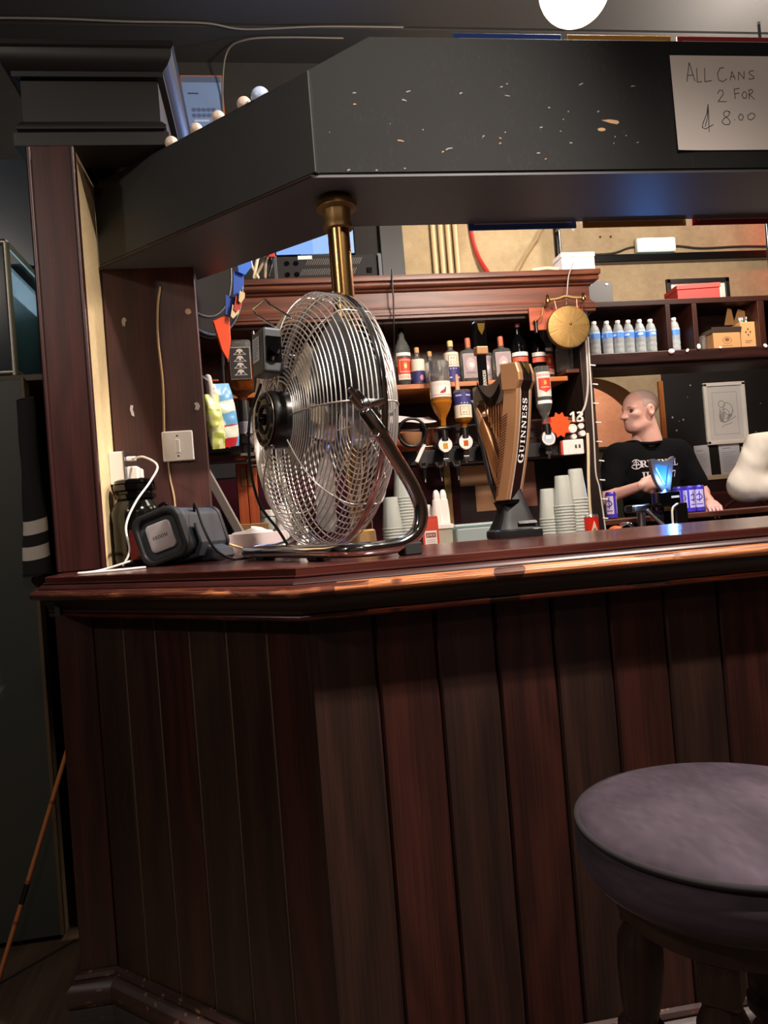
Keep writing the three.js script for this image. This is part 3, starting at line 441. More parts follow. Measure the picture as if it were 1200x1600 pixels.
  for (let i = 0; i < 34; i++) { const k = i / 33, z0 = -0.064 + 0.052 * k, y0 = 0.33 - 0.166 * k; part('copper_rib', rod([-0.0285, y0 - 0.002, z0], [-0.0285, y0 - 0.02 - 0.016 * (1 - k), z0 - 0.018 + 0.002 * k], 0.0011, 5), M(0xd8a878, 0.3, 1), o); }
  for (let i = 0; i < 9; i++) { const k = i / 8; part('string', rod([-0.02 + 0.005 * k, 0.37 - 0.01 * Math.sin(k * 3), 0.014 - 0.074 * k], [-0.02 + 0.005 * k, 0.2 + 0.13 * k, 0.0 - 0.06 * k], 0.0024, 6), m.copper, o); }
  for (let i = 0; i < 30; i++) { const t = 0.03 + 0.6 * i / 29, [z, y] = F(t); part('flank_rib', rod([-0.0334, y, z - 0.046 - 0.004 * Math.sin(Math.PI * t)], [-0.0334, y + 0.009, z - 0.028], 0.0009, 5), M(0x5a3c26, 0.45, 0.5), o); }
  part('string_plate', (() => { const g = ext([[0.018, 0.38], [-0.004, 0.17], [-0.068, 0.34], [-0.064, 0.366]], 0.012, 0.001); g.rotateY(-Math.PI / 2); return g.translate(0.016, 0, 0); })(), M(0x9a6a34, 0.35, 1), o);
  // tall pull handle at the back
  const ht = canvas(64, 512, (g, w, h) => { g.fillStyle = '#0a0a0b'; g.fillRect(0, 0, w, h); g.save(); g.translate(w / 2, h * 0.62); g.rotate(-Math.PI / 2); text(g, 'GUINNESS', 0, 2, 46, '#e8e2d4'); g.restore(); });
  const hd = part('pull_handle', [at(B(0.024, 0.12, 0.02, 0.005), 0, 0.06, 0), at(B(0.032, 0.075, 0.026, 0.005), 0, 0.165, 0)], m.blackGloss, o, [0.002, 0.39, -0.075]); hd.rotation.y = -0.5;
  part('handle_band', at(B(0.034, 0.024, 0.028, 0.004), 0, 0.122, 0), m.copper, hd); part('handle_print', at(new THREE.PlaneGeometry(0.018, 0.11), 0, 0.055, 0.0104), print(ht, 0.2), hd);
  const s2 = ext([[-0.011, 0.02], [0.011, 0.02], [0.009, 0.004], [0, -0.014], [-0.009, 0.004]], 0.004, 0.001); part('handle_shield', s2.translate(0, 0.175, 0.0125), m.gold, hd);
}
// wireless speaker
{
  const o = thing('wireless_speaker', 'dark grey wireless speaker with silver square end, tilted on its cradle beside the post', 'speaker', [-0.345, 1.103, -0.61], -0.37);
  const rs = (h, r) => { const s = new THREE.Shape(); s.moveTo(-h + r, -h); s.lineTo(h - r, -h); s.absarc(h - r, -h + r, r, -Math.PI / 2, 0); s.lineTo(h, h - r); s.absarc(h - r, h - r, r, 0, Math.PI / 2); s.lineTo(-h + r, h); s.absarc(-h + r, h - r, r, Math.PI / 2, Math.PI); s.lineTo(-h, -h + r); s.absarc(-h + r, -h + r, r, Math.PI, Math.PI * 1.5); return s; };
  const q = (g) => g.rotateZ(0.27).translate(0, 0.0775, 0), slate = M(0x30353d, 0.5), blk = M(0x141518, 0.55);
  const ringS = rs(0.07, 0.034); ringS.holes.push(rs(0.054, 0.026));
  part('grille_body', q(at(ext(rs(0.066, 0.032), 0.24, 0.006, 2), 0, 0, -0.25)), slate, o);
  part('end_ring', q(at(ext(ringS, 0.034, 0.006, 3), 0, 0, -0.03)), blk, o);
  part('end_recess', q(at(ext(rs(0.056, 0.026), 0.006, 0.001), 0, 0, -0.022)), m.blackMat, o);
  const xt = canvas(256, 256, (g, w, h) => { const gr = '#a9a2a2'; g.fillStyle = gr; g.fillRect(0, 0, w, h); text(g, 'XBOOM', w / 2, h / 2, 54, '#3a3a40', 'sans-serif', 'bold'); });
  part('silver_radiator', q(at(ext(rs(0.0375, 0.013), 0.014, 0.004, 3), 0, 0, -0.016)), M(0xa9a2a2, 0.5), o);
  part('name_print', q(at(new THREE.PlaneGeometry(0.06, 0.06), 0, 0, -0.0014)), print(xt, 0.5), o);
  // cradle wrapping the lower right side with its slotted foot
  const cr = ext([[-0.02, -0.076], [0.05, -0.076], [0.072, -0.05], [0.074, 0.0], [0.081, 0.0], [0.081, -0.055], [0.06, -0.086], [-0.02, -0.086]], 0.15, 0.002); part('cradle', q(at(cr, 0, 0, -0.2)).translate(0, 0.008, 0), slate, o);
  part('cradle_foot', at(ext([[0.03, 0], [0.115, 0.0], [0.125, 0.012], [0.12, 0.03], [0.075, 0.05], [0.05, 0.03]], 0.1, 0.008, 2), 0, 0.001, -0.19), slate, o);
  part('cradle_hole', at(cyl(0.006, 0.006, 0.004, 14).rotateX(Math.PI / 2), 0.085, 0.02, -0.0895), m.rubber, o);
  part('left_foot', at(B(0.05, 0.03, 0.12, 0.008), -0.052, 0.016, -0.11), m.rubber, o);
  part('rear_ring', q(at(ext(rs(0.07, 0.034), 0.02, 0.006, 2), 0, 0, -0.262)), blk, o);
}
// large dark glass jar
{
  const o = thing('glass_jar', 'large dark glass jar with screw neck and handle behind the speaker', 'jar', [-0.442, 1.103, -0.875]);
  part('jar_body', lathe([[0, 0], [0.062, 0], [0.07, 0.006], [0.072, 0.02], [0.072, 0.15], [0.066, 0.172], [0.052, 0.188], [0.05, 0.195], [0, 0.195]], 40), M(0x0a0b08, 0.1), o);
  part('jar_contents', at(new THREE.CylinderGeometry(0.0726, 0.0726, 0.085, 24, 1, true, -0.2, 1.0), 0, 0.06, 0), M(0x4a1612, 0.3), o);
  part('neck_ring', at(lathe([[0.05, 0], [0.058, 0.002], [0.059, 0.012], [0.05, 0.016], [0.052, 0.022], [0.06, 0.026], [0.061, 0.042], [0.054, 0.046], [0, 0.046]], 40), 0, 0.192, 0), m.blackGloss, o);
  part('lid', at(lathe([[0, 0.012], [0.05, 0.012], [0.057, 0.008], [0.058, 0], [0, 0]], 40), 0, 0.238, 0), m.blackGloss, o);
  part('handle', tube([[0.06, 0.165, 0.01], [0.085, 0.172, 0.01], [0.09, 0.13, 0.01], [0.075, 0.09, 0.01], [0.062, 0.085, 0.01]], 0.005, 30, 8), m.blackGloss, o);
}
// light switch, power socket and cables
{
  const o = thing('light_switch', 'cream single light switch screwed to the brown board under the canopy', 'light switch', [-0.322, 1.455, -0.985]);
  part('switch_plate', at(B(0.093, 0.093, 0.014, 0.004), 0, 0, 0.007), m.plasticW, o); part('rocker', at(B(0.013, 0.042, 0.006, 0.002), 0, 0.0, 0.0155).rotateX(0.05), m.plasticW, o);
  for (const s of [-1, 1]) part('screw', at(cyl(0.0032, 0.0032, 0.003, 12).rotateX(Math.PI / 2), 0, s * 0.031, 0.0145), m.steel, o);
  const k = thing('power_socket', 'white surface power socket on the plastered pilaster beside the brown board', 'power socket', [-0.517, 1.393, -0.945]);
  part('back_box', at(B(0.04, 0.098, 0.078, 0.003), 0.02, 0, 0), m.plasticW, k); part('face_plate', at(B(0.006, 0.1, 0.08, 0.002), 0.043, 0, 0), m.steel, k);
  const p = thing('mains_plug', 'white mains plug in the lower half of the pilaster socket', 'plug', [-0.471, 1.375, -0.945]); part('plug_body', at(B(0.034, 0.045, 0.05, 0.006), 0.017, 0, 0), m.plasticW, p); part('plug_grip', at(B(0.012, 0.03, 0.034, 0.004), 0.038, 0, 0), m.plasticW, p);
  const c = thing('charging_cable', 'white charging cable looping from the pilaster socket down behind the speaker', 'cable');
  part('plug_head', at(B(0.03, 0.014, 0.012, 0.004), -0.455, 1.420, -0.925), m.plasticW, c);
  part('lead', tube([[-0.449, 1.42, -0.92], [-0.405, 1.414, -0.843], [-0.359, 1.379, -0.765], [-0.377, 1.335, -0.738], [-0.415, 1.278, -0.704], [-0.44, 1.215, -0.678], [-0.432, 1.15, -0.66], [-0.45, 1.112, -0.655]], 0.0031, 80, 8), m.plasticW, c);
  part('lead_loop', tube([[-0.43, 1.122, -0.665], [-0.49, 1.107, -0.57], [-0.528, 1.1065, -0.505], [-0.50, 1.1065, -0.492], [-0.44, 1.1065, -0.5], [-0.375, 1.1065, -0.53]], 0.0029, 60, 8), m.plasticW, c);
  single('wall_cable', 'pale flat cable clipped up the brown board above the switch', 'cable', tube([[-0.34, 1.95, -0.982], [-0.352, 1.888, -0.982], [-0.358, 1.789, -0.982], [-0.354, 1.65, -0.982], [-0.361, 1.502, -0.982]], 0.0035, 50, 7), M(0xa88c64, 0.6));
  single('wall_cable', 'pale cable running down the brown board below the switch', 'cable', tube([[-0.355, 1.408, -0.982], [-0.353, 1.352, -0.982], [-0.346, 1.292, -0.982], [-0.347, 1.2, -0.982], [-0.345, 1.104, -0.982]], 0.0032, 40, 7), M(0xb89c74, 0.6));
  single('audio_lead', 'black lead running from the speaker to the fan along the bar top', 'cable', tube([[-0.262, 1.235, -0.70], [-0.254, 1.261, -0.66], [-0.233, 1.194, -0.618], [-0.205, 1.136, -0.59], [-0.165, 1.1075, -0.6], [-0.125, 1.1065, -0.62], [-0.09, 1.107, -0.59]], 0.0036, 70, 8), m.rubber);
  single('round_stud', 'round pale stud on the brown board above and right of the switch', 'stud', at(cyl(0.009, 0.009, 0.004, 18).rotateX(Math.PI / 2), -0.261, 1.872, -0.983), M(0xb89478, 0.5));
  const chip = (n, l, x, y, pts) => single(n, l, 'paint chip', at(ext(pts.map((q) => [q[0] * 0.001, q[1] * 0.001]), 0.0014, 0.0003), x, y, -0.985), M(0xb0aca8, 0.85));
  chip('peeled_patch', 'pale peeled patch on the brown board beside the pilaster', -0.457, 1.85, [[-4, -14], [3, -16], [5, -2], [9, 2], [5, 12], [-3, 9], [-6, 0]]);
  chip('peeled_patch', 'pale peeled patch on the brown board right of the switch', -0.256, 1.575, [[-8, -8], [3, -12], [9, 0], [6, 9], [0, 14], [-9, 10], [-4, 3]]);
  chip('peeled_patch', 'small pale peeled patch on the brown board by the plaster, above the socket', -0.452, 1.575, [[-2, -16], [6, -20], [5, -8], [2, 2], [5, 14], [-3, 16], [-6, 4]]);
}
// clutter at the left end, behind the fan
{
  const o = thing('open_box', 'open pale pink cardboard box behind the left end of the fan stand', 'box', [-0.115, 1.103, -1.0], 0.03);
  const pk = M(0xd8c4c4, 0.8); for (const [w, h, d, x, y, z] of [[0.2, 0.066, 0.003, 0, 0.033, 0.04], [0.2, 0.066, 0.003, 0, 0.033, -0.04], [0.003, 0.066, 0.08, -0.1, 0.033, 0], [0.003, 0.066, 0.08, 0.1, 0.033, 0], [0.2, 0.003, 0.08, 0, 0.0015, 0]]) part('side', at(B(w, h, d, 0.0008), x, y, z), pk, o);
  const nn = vnoise(12), bag = surf((s, t) => { const a = t * Math.PI * 2, r = 0.062 * Math.sin(Math.PI * Math.min(0.999, s + 0.001)) * (1 + 0.5 * (nn(s * 9, t * 8, 99, 8) - 0.5)); return [Math.cos(a) * r * 1.4, 0.032 * Math.cos(Math.PI * s) * (1 + 0.6 * (nn(s * 7 + 3, t * 9, 99, 9) - 0.5)), Math.sin(a) * r * 0.55]; }, 22, 30);
  single('plastic_bag', 'crumpled clear plastic bag stuffed in the pale pink box', 'plastic bag', bag, M(0xe8e6e4, 0.25, 0, { transmission: 0.5, thickness: 0, side: THREE.DoubleSide }), [-0.12, 1.15, -1.0]);
  for (const [x, z, r, h, l] of [[0.015, -1.005, 0.03, 0.075, 'white paper roll standing right of the pale pink box']]) { const k = thing('paper_roll', l, 'paper roll', [x + 0.012, 1.103, z + 0.02]); part('roll', lathe([[0.01, 0], [r, 0], [r, h], [0.01, h]], 28), m.paper, k); part('core', lathe([[0.009, 0.001], [0.0105, 0.001], [0.0105, h + 0.001], [0.009, h + 0.001]], 20), M(0x9a7a5a, 0.8), k); }
  const sk = thing('wooden_stick', 'thin pale wooden stick poking out beside the pale pink box', 'stick', [0, 0, 0]); part('shaft', rod([-0.23, 1.16, -0.86], [-0.15, 1.125, -0.95], 0.004, 8), M(0xcaa878, 0.6), sk);
}
// ---------------------------------------------------------------- gantry and back bar
{
  const g = thing('bottle_gantry', 'reddish wooden bottle gantry with a moulded cornice and shelf on the back wall', 'bar gantry');
  const p = [[-0.27, -2.17], [1.60, -2.17], [1.60, -2.7]].map((q) => q); const path = [[-0.448, -2.17], [1.6, -2.17], [1.6, -2.7]];
  part('cornice_top', sweep(path, [[-0.1, 2.3368], [0.045, 2.3368], [0.047, 2.3303], [0.046, 2.3126], [0.04, 2.3089], [-0.1, 2.3089]]), m.corn, g);
  part('cornice_roll', sweep(path, [[-0.1, 2.3098], [0.034, 2.3089], [0.04, 2.2996], [0.038, 2.2884], [0.028, 2.2801], [0.016, 2.2773], [0.014, 2.2698], [0.006, 2.2661], [-0.1, 2.2643]], 1.0), m.corn, g);
  part('frieze', sweep(path, [[-0.02, 2.2661], [0, 2.2661], [0, 2.1936], [-0.02, 2.1936]]), m.corn, g);
  part('lower_moulding', sweep(path, [[-0.02, 2.1955], [0.006, 2.1945], [0.008, 2.1862], [0.016, 2.1806], [0.018, 2.1657], [0.026, 2.1620], [0.026, 2.1508], [0.018, 2.1489], [0.018, 2.1359], [-0.02, 2.1350]]), m.corn, g);
  part('top_board', BX(-0.448, 1.6, 2.31, 2.336, -2.7, -2.2, 0.002, 0), m.dark, g);
  part('back_board', BX(-0.448, 1.6, 1.44, 2.33, -2.7, -2.66, 0.002), m.plank[1], g);
  part('soffit', BX(-0.448, 1.6, 2.12, 2.136, -2.66, -2.19, 0.002, 0), m.dark, g);
  part('bottle_shelf', BX(-0.448, 1.46, 1.80, 1.824, -2.66, -2.19, 0.003, 0), m.shelf, g);
  part('side_upright', BX(1.515, 1.575, 0.0, 2.14, -2.66, -2.15, 0.004), m.plank[2], g);
  part('right_ledge', BX(1.447, 1.515, 1.835, 1.855, -2.66, -2.17, 0.003, 0), m.corn, g);
  part('optic_board', BX(-0.448, 1.515, 1.43, 1.50, -2.24, -2.2, 0.004, 0), m.blackMat, g);
  part('red_backing', BX(0.60, 0.80, 1.505, 1.63, -2.4, -2.38, 0.004, 0), m.cherry, g);
  part('optic_backing', BX(0.80, 1.515, 1.50, 1.63, -2.3, -2.28, 0.004, 0), m.plank[1], g);
  // lower back: flat coloured boards painted in place of a mirrored room view under the optics
  const lb = (n, x0, x1, y0, y1, mat, z = -2.5, d = 0.02) => part(n, BX(x0, x1, y0, y1, z - d, z, 0.002), mat, g);
  lb('maroon_view_board', -0.448, 0.858, 1.0, 1.44, M(0x3a1620, 0.2)); lb('yellow_view_strip', 0.858, 0.894, 1.0, 1.44, M(0xb89858, 0.5), -2.494, 0.026); lb('maroon_view_board', 0.894, 0.935, 1.0, 1.44, M(0x3a1620, 0.2));
  lb('dark_view_board', 0.935, 1.515, 1.0, 1.44, M(0x2c2426, 0.35)); lb('buff_view_board', 0.943, 1.24, 1.322, 1.43, M(0xb48a64, 0.6), -2.496, 0.012); lb('buff_view_board', 1.022, 1.24, 1.182, 1.3225, M(0xb48a64, 0.6), -2.496, 0.012); lb('pinkish_view_board', 1.24, 1.36, 1.19, 1.43, M(0x9a6a58, 0.6), -2.496, 0.012);
  const bb = thing('back_bar_counter', 'low dark back bar counter under the gantry, holding cups and cartons', 'counter');
  part('worktop', BX(-0.448, 1.515, 0.975, 1.0, -2.5, -1.86, 0.003, 0), m.dark, bb); part('front', BX(-0.448, 1.515, 0, 0.975, -2.48, -1.9, 0.003), m.plank[0], bb);
  const rail = thing('optic_rail', 'thin chrome rail along the row of spirit optics', 'rail'); part('bar', rod([0.45, 1.605, -2.235], [1.5, 1.62, -2.235], 0.006, 10), m.chrome, rail); part('lower_bar', rod([0.7, 1.52, -2.235], [1.5, 1.53, -2.235], 0.005, 10), m.chrome, rail);
}
// bottles -----------------------------------------------------------------
function bottle(name, label, prof, mat, o = {}) {
  const b = thing(name, label, 'bottle', o.pos ?? [0, 0, 0], o.turn ?? 0, o.group);
  const r = o.inv ? prof.map((p) => [p[0], o.H - p[1]]).reverse() : prof, fy = (y) => (o.inv ? o.H - y : y);
  const sqr = (g, k0 = 1) => { const P = g.attributes.position; for (let i = 0; i < P.count; i++) { const x = P.getX(i), z = P.getZ(i), d = Math.hypot(x, z); if (d > o.square[0]) { const a = Math.atan2(z, x), k = Math.pow(Math.pow(Math.abs(Math.cos(a)), 6) + Math.pow(Math.abs(Math.sin(a)), 6), -1 / 6); P.setX(i, x * k * 0.94 * k0 * (o.square[1] ?? 1)); P.setZ(i, z * k * 0.94 * k0 * (o.square[2] ?? 1)); } } return g; };
  if (o.square) part('glass', sqr(lathe(r, 40)), mat, b);
  else part('glass', lathe(r, 40), mat, b);
  for (const [y0, y1, rad, tx, arc = 2.4, c] of o.labels ?? []) {
    const h = Math.abs(y1 - y0), yc = (fy(y0) + fy(y1)) / 2;
    const lg = o.square ? at(B(rad * 2 * (o.square[1] ?? 1) * 0.8, h, 0.0015, 0.0004), 0, yc, rad * (o.square[2] ?? 1)) : at(new THREE.CylinderGeometry(rad, rad, h, 28, 1, true, -arc / 2, arc), 0, yc, 0);
    if (o.square && tx.isTexture) { part('label_card', lg, m.paper, b); part('label', at(new THREE.PlaneGeometry(rad * 2 * (o.square[1] ?? 1) * 0.78, h * 0.98), 0, yc, rad * (o.square[2] ?? 1) + 0.0012), print(tx, 0.6), b); }
    else part('label', lg, tx.isTexture ? print(tx, 0.6, { side: THREE.DoubleSide }) : M(tx, 0.6, 0, { side: THREE.DoubleSide }), b);
  }
  if (o.liquid) { const q = o.liquid; part('spirit', o.square ? sqr(lathe(q.prof, 40), 1.015) : lathe(q.prof, 32), q.mat, b); }
  if (o.cap) { const [cr, cy, ch, cm] = o.cap; part('cap', at(lathe([[0, 0], [cr, 0], [cr, ch * 0.85], [cr * 0.85, ch], [0, ch]], 24), 0, o.inv ? fy(cy) - ch : cy, 0), cm, b); }
  return b;
}
const vodkaP = [[0, 0], [0.036, 0], [0.04, 0.005], [0.04, 0.175], [0.037, 0.195], [0.025, 0.222], [0.016, 0.24], [0.0145, 0.275], [0, 0.275]];
const tVod = canvas(256, 256, (g, w, h) => { g.fillStyle = '#c8432c'; g.fillRect(0, 0, w, h); g.fillStyle = '#e0d2c0'; g.fillRect(0, h - 66, w, 66); text(g, 'VODKA', w / 2, h - 32, 50, '#b83a3a', 'serif'); g.strokeStyle = '#e8d8b8'; g.lineWidth = 6; g.strokeRect(40, 20, w - 80, 140); g.fillStyle = '#e0c070'; g.beginPath(); g.ellipse(w / 2, 90, 24, 34, 0, 0, 7); g.fill(); });
const tBlue = (flip) => canvas(256, 320, (g, w, h) => { if (flip) { g.translate(w, h); g.rotate(Math.PI); } g.fillStyle = '#ddd0b8'; g.fillRect(0, 0, w, h * 0.5); g.fillStyle = '#2c2a6a'; g.fillRect(0, h * 0.5, w, h * 0.5); g.strokeStyle = '#4a443c'; g.lineWidth = 5; g.strokeRect(86, 34, 84, 104); text(g, 'AR', 128, 64, 42, '#4a443c', 'sans-serif', 'normal'); text(g, 'CU', 128, 110, 42, '#4a443c', 'sans-serif', 'normal'); text(g, '* * *', 128, 186, 34, '#c8c4d8', 'sans-serif'); g.fillStyle = '#b8b4cc'; g.fillRect(50, 270, 60, 16); g.fillRect(150, 270, 60, 16); });
const tGrey = canvas(200, 256, (g, w, h) => { g.fillStyle = '#8a7c7e'; g.fillRect(0, 0, w, h); g.fillStyle = '#a8989a'; g.beginPath(); g.ellipse(w / 2, 110, 60, 70, 0, 0, 7); g.fill(); g.fillStyle = '#cabfbe'; g.beginPath(); g.ellipse(w / 2 + 10, 120, 34, 26, 0.4, 0, 7); g.fill(); g.fillStyle = '#5a5052'; g.fillRect(30, 200, w - 60, 10); });
const tPink = canvas(256, 200, (g, w, h) => { g.fillStyle = '#d8ccb8'; g.fillRect(0, 0, w, h * 0.5); g.fillStyle = '#2e2c66'; g.fillRect(0, h * 0.5, w, h * 0.5); g.fillStyle = '#e08aa0'; g.beginPath(); g.arc(w * 0.6, h * 0.8, 24, 0, 7); g.fill(); });
const vodka = bottle('vodka_bottle', 'tall clear spirit bottle with red label on the gantry shelf, right one beside the fan', vodkaP, m.glassG, { pos: [0.645, 1.8245, -2.265], turn: 0.1, labels: [[0.03, 0.135, 0.0405, tVod, 2.0], [0.148, 0.164, 0.0405, 0xe0ddd6, 2.2]], cap: [0.0155, 0.262, 0.028, M(0x2a2c30, 0.2, 1)] });
copy(vodka, [0.552, 1.8245, -2.28], -0.1, 'tall clear spirit bottle with red label half hidden behind the fan guard');
copy(vodka, [0.462, 1.8245, -2.3], 0.2, 'clear spirit bottle with red label standing behind the fan guard');
const corkP = [[0, 0], [0.03, 0], [0.034, 0.004], [0.034, 0.118], [0.03, 0.126], [0.014, 0.134], [0.0115, 0.14], [0.0115, 0.165], [0, 0.165]];
const corkCap = (y) => [0.0125, y, 0.026, M(0xb08a58, 0.7)];
bottle('gin_bottle', 'short corked bottle with a cream and blue pink-dotted label on the gantry shelf', corkP, m.glass, { pos: [0.71, 1.8245, -2.23], labels: [[0.008, 0.122, 0.0345, tPink, 3.6]], cap: corkCap(0.158) });
bottle('gin_bottle', 'short corked bottle behind an empty glass mug on the gantry shelf', corkP, m.glass, { pos: [0.795, 1.8245, -2.33], labels: [[0.06, 0.122, 0.0345, 0xd8ccb8, 3.0]], cap: corkCap(0.158) });
bottle('gin_bottle', 'corked bottle with square emblem on cream above blue, standing on the shelf', [[0, 0], [0.033, 0], [0.037, 0.004], [0.037, 0.148], [0.033, 0.156], [0.016, 0.166], [0.013, 0.172], [0.013, 0.194], [0, 0.194]], m.glass, { pos: [0.885, 1.8245, -2.25], labels: [[0.008, 0.152, 0.0375, tBlue(false), 3.6]], cap: [0.015, 0.184, 0.03, M(0xd0b070, 0.7)] });
const flaskP = [[0, 0], [0.044, 0], [0.048, 0.006], [0.048, 0.142], [0.042, 0.158], [0.022, 0.166], [0.0145, 0.172], [0.013, 0.205], [0, 0.205]];
const flask = bottle('flask_bottle', 'clear square-shouldered bottle with a grey oval label, left of the pull handle', flaskP, m.glassG, { pos: [0.975, 1.8245, -2.25], square: [0.024, 1, 0.72], labels: [[0.02, 0.14, 0.048, tGrey]], cap: [0.0145, 0.176, 0.048, M(0xa8583a, 0.6)] });
copy(flask, [1.075, 1.8245, -2.33], 0.05, 'clear square-shouldered bottle with a grey label hidden behind the pull handle');
copy(flask, [1.145, 1.8245, -2.25], -0.06, 'clear square-shouldered bottle with grey label and copper stopper behind the harp tap');
const dk = bottle('spirit_bottle', 'dark shouldered bottle with white and red band behind the harp tap', [[0, 0], [0.04, 0], [0.043, 0.005], [0.043, 0.17], [0.036, 0.2], [0.018, 0.225], [0.0145, 0.235], [0.0145, 0.29], [0, 0.29]], m.blackGloss, { pos: [1.245, 1.8245, -2.27], labels: [[0.09, 0.115, 0.0435, 0xc8543c, 2.6], [0.12, 0.14, 0.0435, 0xd8d4cc, 2.6]], cap: [0.016, 0.27, 0.03, M(0x4a1a1a, 0.4)] });
copy(dk, [1.352, 1.8245, -2.3], 0.3, 'dark shouldered bottle with pale band standing left of the gong');
copy(vodka, [1.402, 1.8245, -2.32], 0.15, 'clear spirit bottle with red label partly behind the gong');
bottle('decanter', 'squat glass decanter with red-brown spirit on the ledge under the gong', [[0, 0], [0.036, 0], [0.04, 0.006], [0.04, 0.12], [0.03, 0.14], [0.016, 0.15], [0.015, 0.18], [0, 0.18]], m.glass, { pos: [1.477, 1.856, -2.26], square: [0.02, 1, 1], cap: [0.016, 0.17, 0.03, m.blackGloss] });
{
  const mug = thing('glass_mug', 'empty clear glass mug standing on the gantry shelf in front of a bottle', 'mug', [0.775, 1.8245, -2.235]);
  part('mug_glass', lathe([[0, 0], [0.036, 0], [0.038, 0.004], [0.042, 0.105], [0.0395, 0.105], [0.0355, 0.008], [0, 0.008]], 32), m.glass, mug); part('handle', tube([[0.04, 0.09, 0.01], [0.068, 0.085, 0.01], [0.07, 0.04, 0.01], [0.04, 0.025, 0.01]], 0.005, 24, 8), m.glass, mug);
}
// optics: a measure with a round face, bottle hung above
const tFace = (c) => canvas(128, 128, (g, w, h) => { g.fillStyle = '#e6e2dc'; g.fillRect(0, 0, w, h); if (c) { g.fillStyle = '#f4f0ea'; g.fillRect(38, 26, 52, 76); g.fillStyle = c; g.fillRect(42, 50, 44, 50); g.fillStyle = '#8a6a4a'; g.fillRect(42, 98, 44, 4); } else { g.fillStyle = '#b8c4d0'; g.beginPath(); g.arc(64, 64, 50, 0, 7); g.fill(); g.fillStyle = '#e8eef4'; g.fillRect(40, 40, 48, 30); } });
function optic(label, pos, c) {
  const o = thing('spirit_optic', label, 'spirit optic', pos);
  part('measure_body', [at(cyl(0.02, 0.024, 0.05, 20), 0, 0.045, 0), at(cyl(0.035, 0.035, 0.03, 28).rotateX(Math.PI / 2), 0, 0, 0), at(B(0.026, 0.05, 0.024, 0.004), 0, -0.05, 0)], m.black, o);
  part('round_face', at(new THREE.CircleGeometry(0.034, 32), 0, 0, 0.0175), print(tFace(c), 0.25), o); part('face_ring', at(new THREE.TorusGeometry(0.0355, 0.003, 8, 36), 0, 0, 0.016), m.chrome, o);
  part('neck_clip', at(B(0.034, 0.008, 0.03, 0.002), 0, 0.03, 0.004), m.chrome, o); part('spout', [at(cyl(0.008, 0.006, 0.03, 12), 0, -0.085, 0.004), at(B(0.03, 0.012, 0.02, 0.003), 0, -0.07, 0.004)], m.steel, o); part('bracket', at(B(0.02, 0.05, 0.07, 0.003), 0, -0.02, -0.045), m.black, o); return o;
}
optic('spirit optic with a golden drink on its round face under the whisky bottle', [0.79, 1.513, -2.13], '#c89038');
optic('spirit optic with an amber drink on its round face under the blue-labelled bottle', [0.891, 1.52, -2.13], '#b8581c');
optic('spirit optic with pale blue face half hidden behind the harp tap', [0.99, 1.523, -2.13], null);
optic('spirit optic with pale blue face beside the orange star card', [1.305, 1.512, -2.13], null);
const tBird = canvas(256, 192, (g, w, h) => { g.fillStyle = '#dcd6cc'; g.fillRect(0, 0, w, h); g.strokeStyle = '#c89a90'; g.lineWidth = 3; g.strokeRect(60, 18, 136, 34); text(g, 'WHISKY', 128, 36, 26, '#b87868', 'serif', 'normal'); g.fillStyle = '#8a2c2c'; g.beginPath(); g.moveTo(104, 146); g.bezierCurveTo(112, 110, 140, 112, 148, 92); g.lineTo(152, 70); g.lineTo(162, 80); g.lineTo(158, 120); g.bezierCurveTo(158, 150, 126, 156, 104, 146); g.fill(); g.fillStyle = '#d8a8a0'; g.fillRect(20, 158, 216, 16); });
const invP = [[0, 0], [0.046, 0], [0.05, 0.005], [0.05, 0.2], [0.04, 0.232], [0.022, 0.262], [0.015, 0.28], [0.0145, 0.31], [0, 0.31]];
bottle('whisky_bottle', 'upturned whisky bottle with a red bird on its white label, on an optic', invP, m.glass, { pos: [0.79, 1.583, -2.13], inv: true, H: 0.33, labels: [[0.1, 0.175, 0.0508, tBird, 2.8], [0.188, 0.2, 0.0505, 0xb8b090, 2.8]], liquid: { prof: [[0, 0.019], [0.0153, 0.02], [0.0158, 0.05], [0.0228, 0.068], [0.0408, 0.098], [0.0508, 0.13], [0.0508, 0.152], [0, 0.152]], mat: m.amber } });
bottle('gin_bottle', 'upturned bottle with blue and cream label hung on the optic right of the whisky', [[0, 0], [0.038, 0], [0.042, 0.005], [0.042, 0.135], [0.036, 0.15], [0.016, 0.162], [0.0135, 0.17], [0.0135, 0.195], [0, 0.195]], m.glass, { pos: [0.893, 1.575, -2.13], inv: true, H: 0.195, labels: [[0.012, 0.135, 0.0426, tBlue(true), 3.2]], liquid: { prof: [[0, -0.0006], [0.0142, 0.0], [0.0142, 0.025], [0.0168, 0.033], [0.0368, 0.045], [0.0426, 0.0595], [0, 0.0598]], mat: m.amber } });
single('pour_spout', 'pink pour spout standing on the blue-labelled upturned bottle', 'spout', lathe([[0, 0], [0.012, 0], [0.01, 0.04], [0.007, 0.075], [0, 0.08]], 16), M(0xc88a70, 0.5), [0.875, 1.7705, -2.13]);
bottle('flask_bottle', 'upturned clear square bottle on an optic, half behind the harp tap', flaskP, m.glassG, { pos: [0.995, 1.575, -2.14], inv: true, H: 0.205, square: [0.024, 1, 0.72], labels: [[0.02, 0.14, 0.048, tGrey]] });
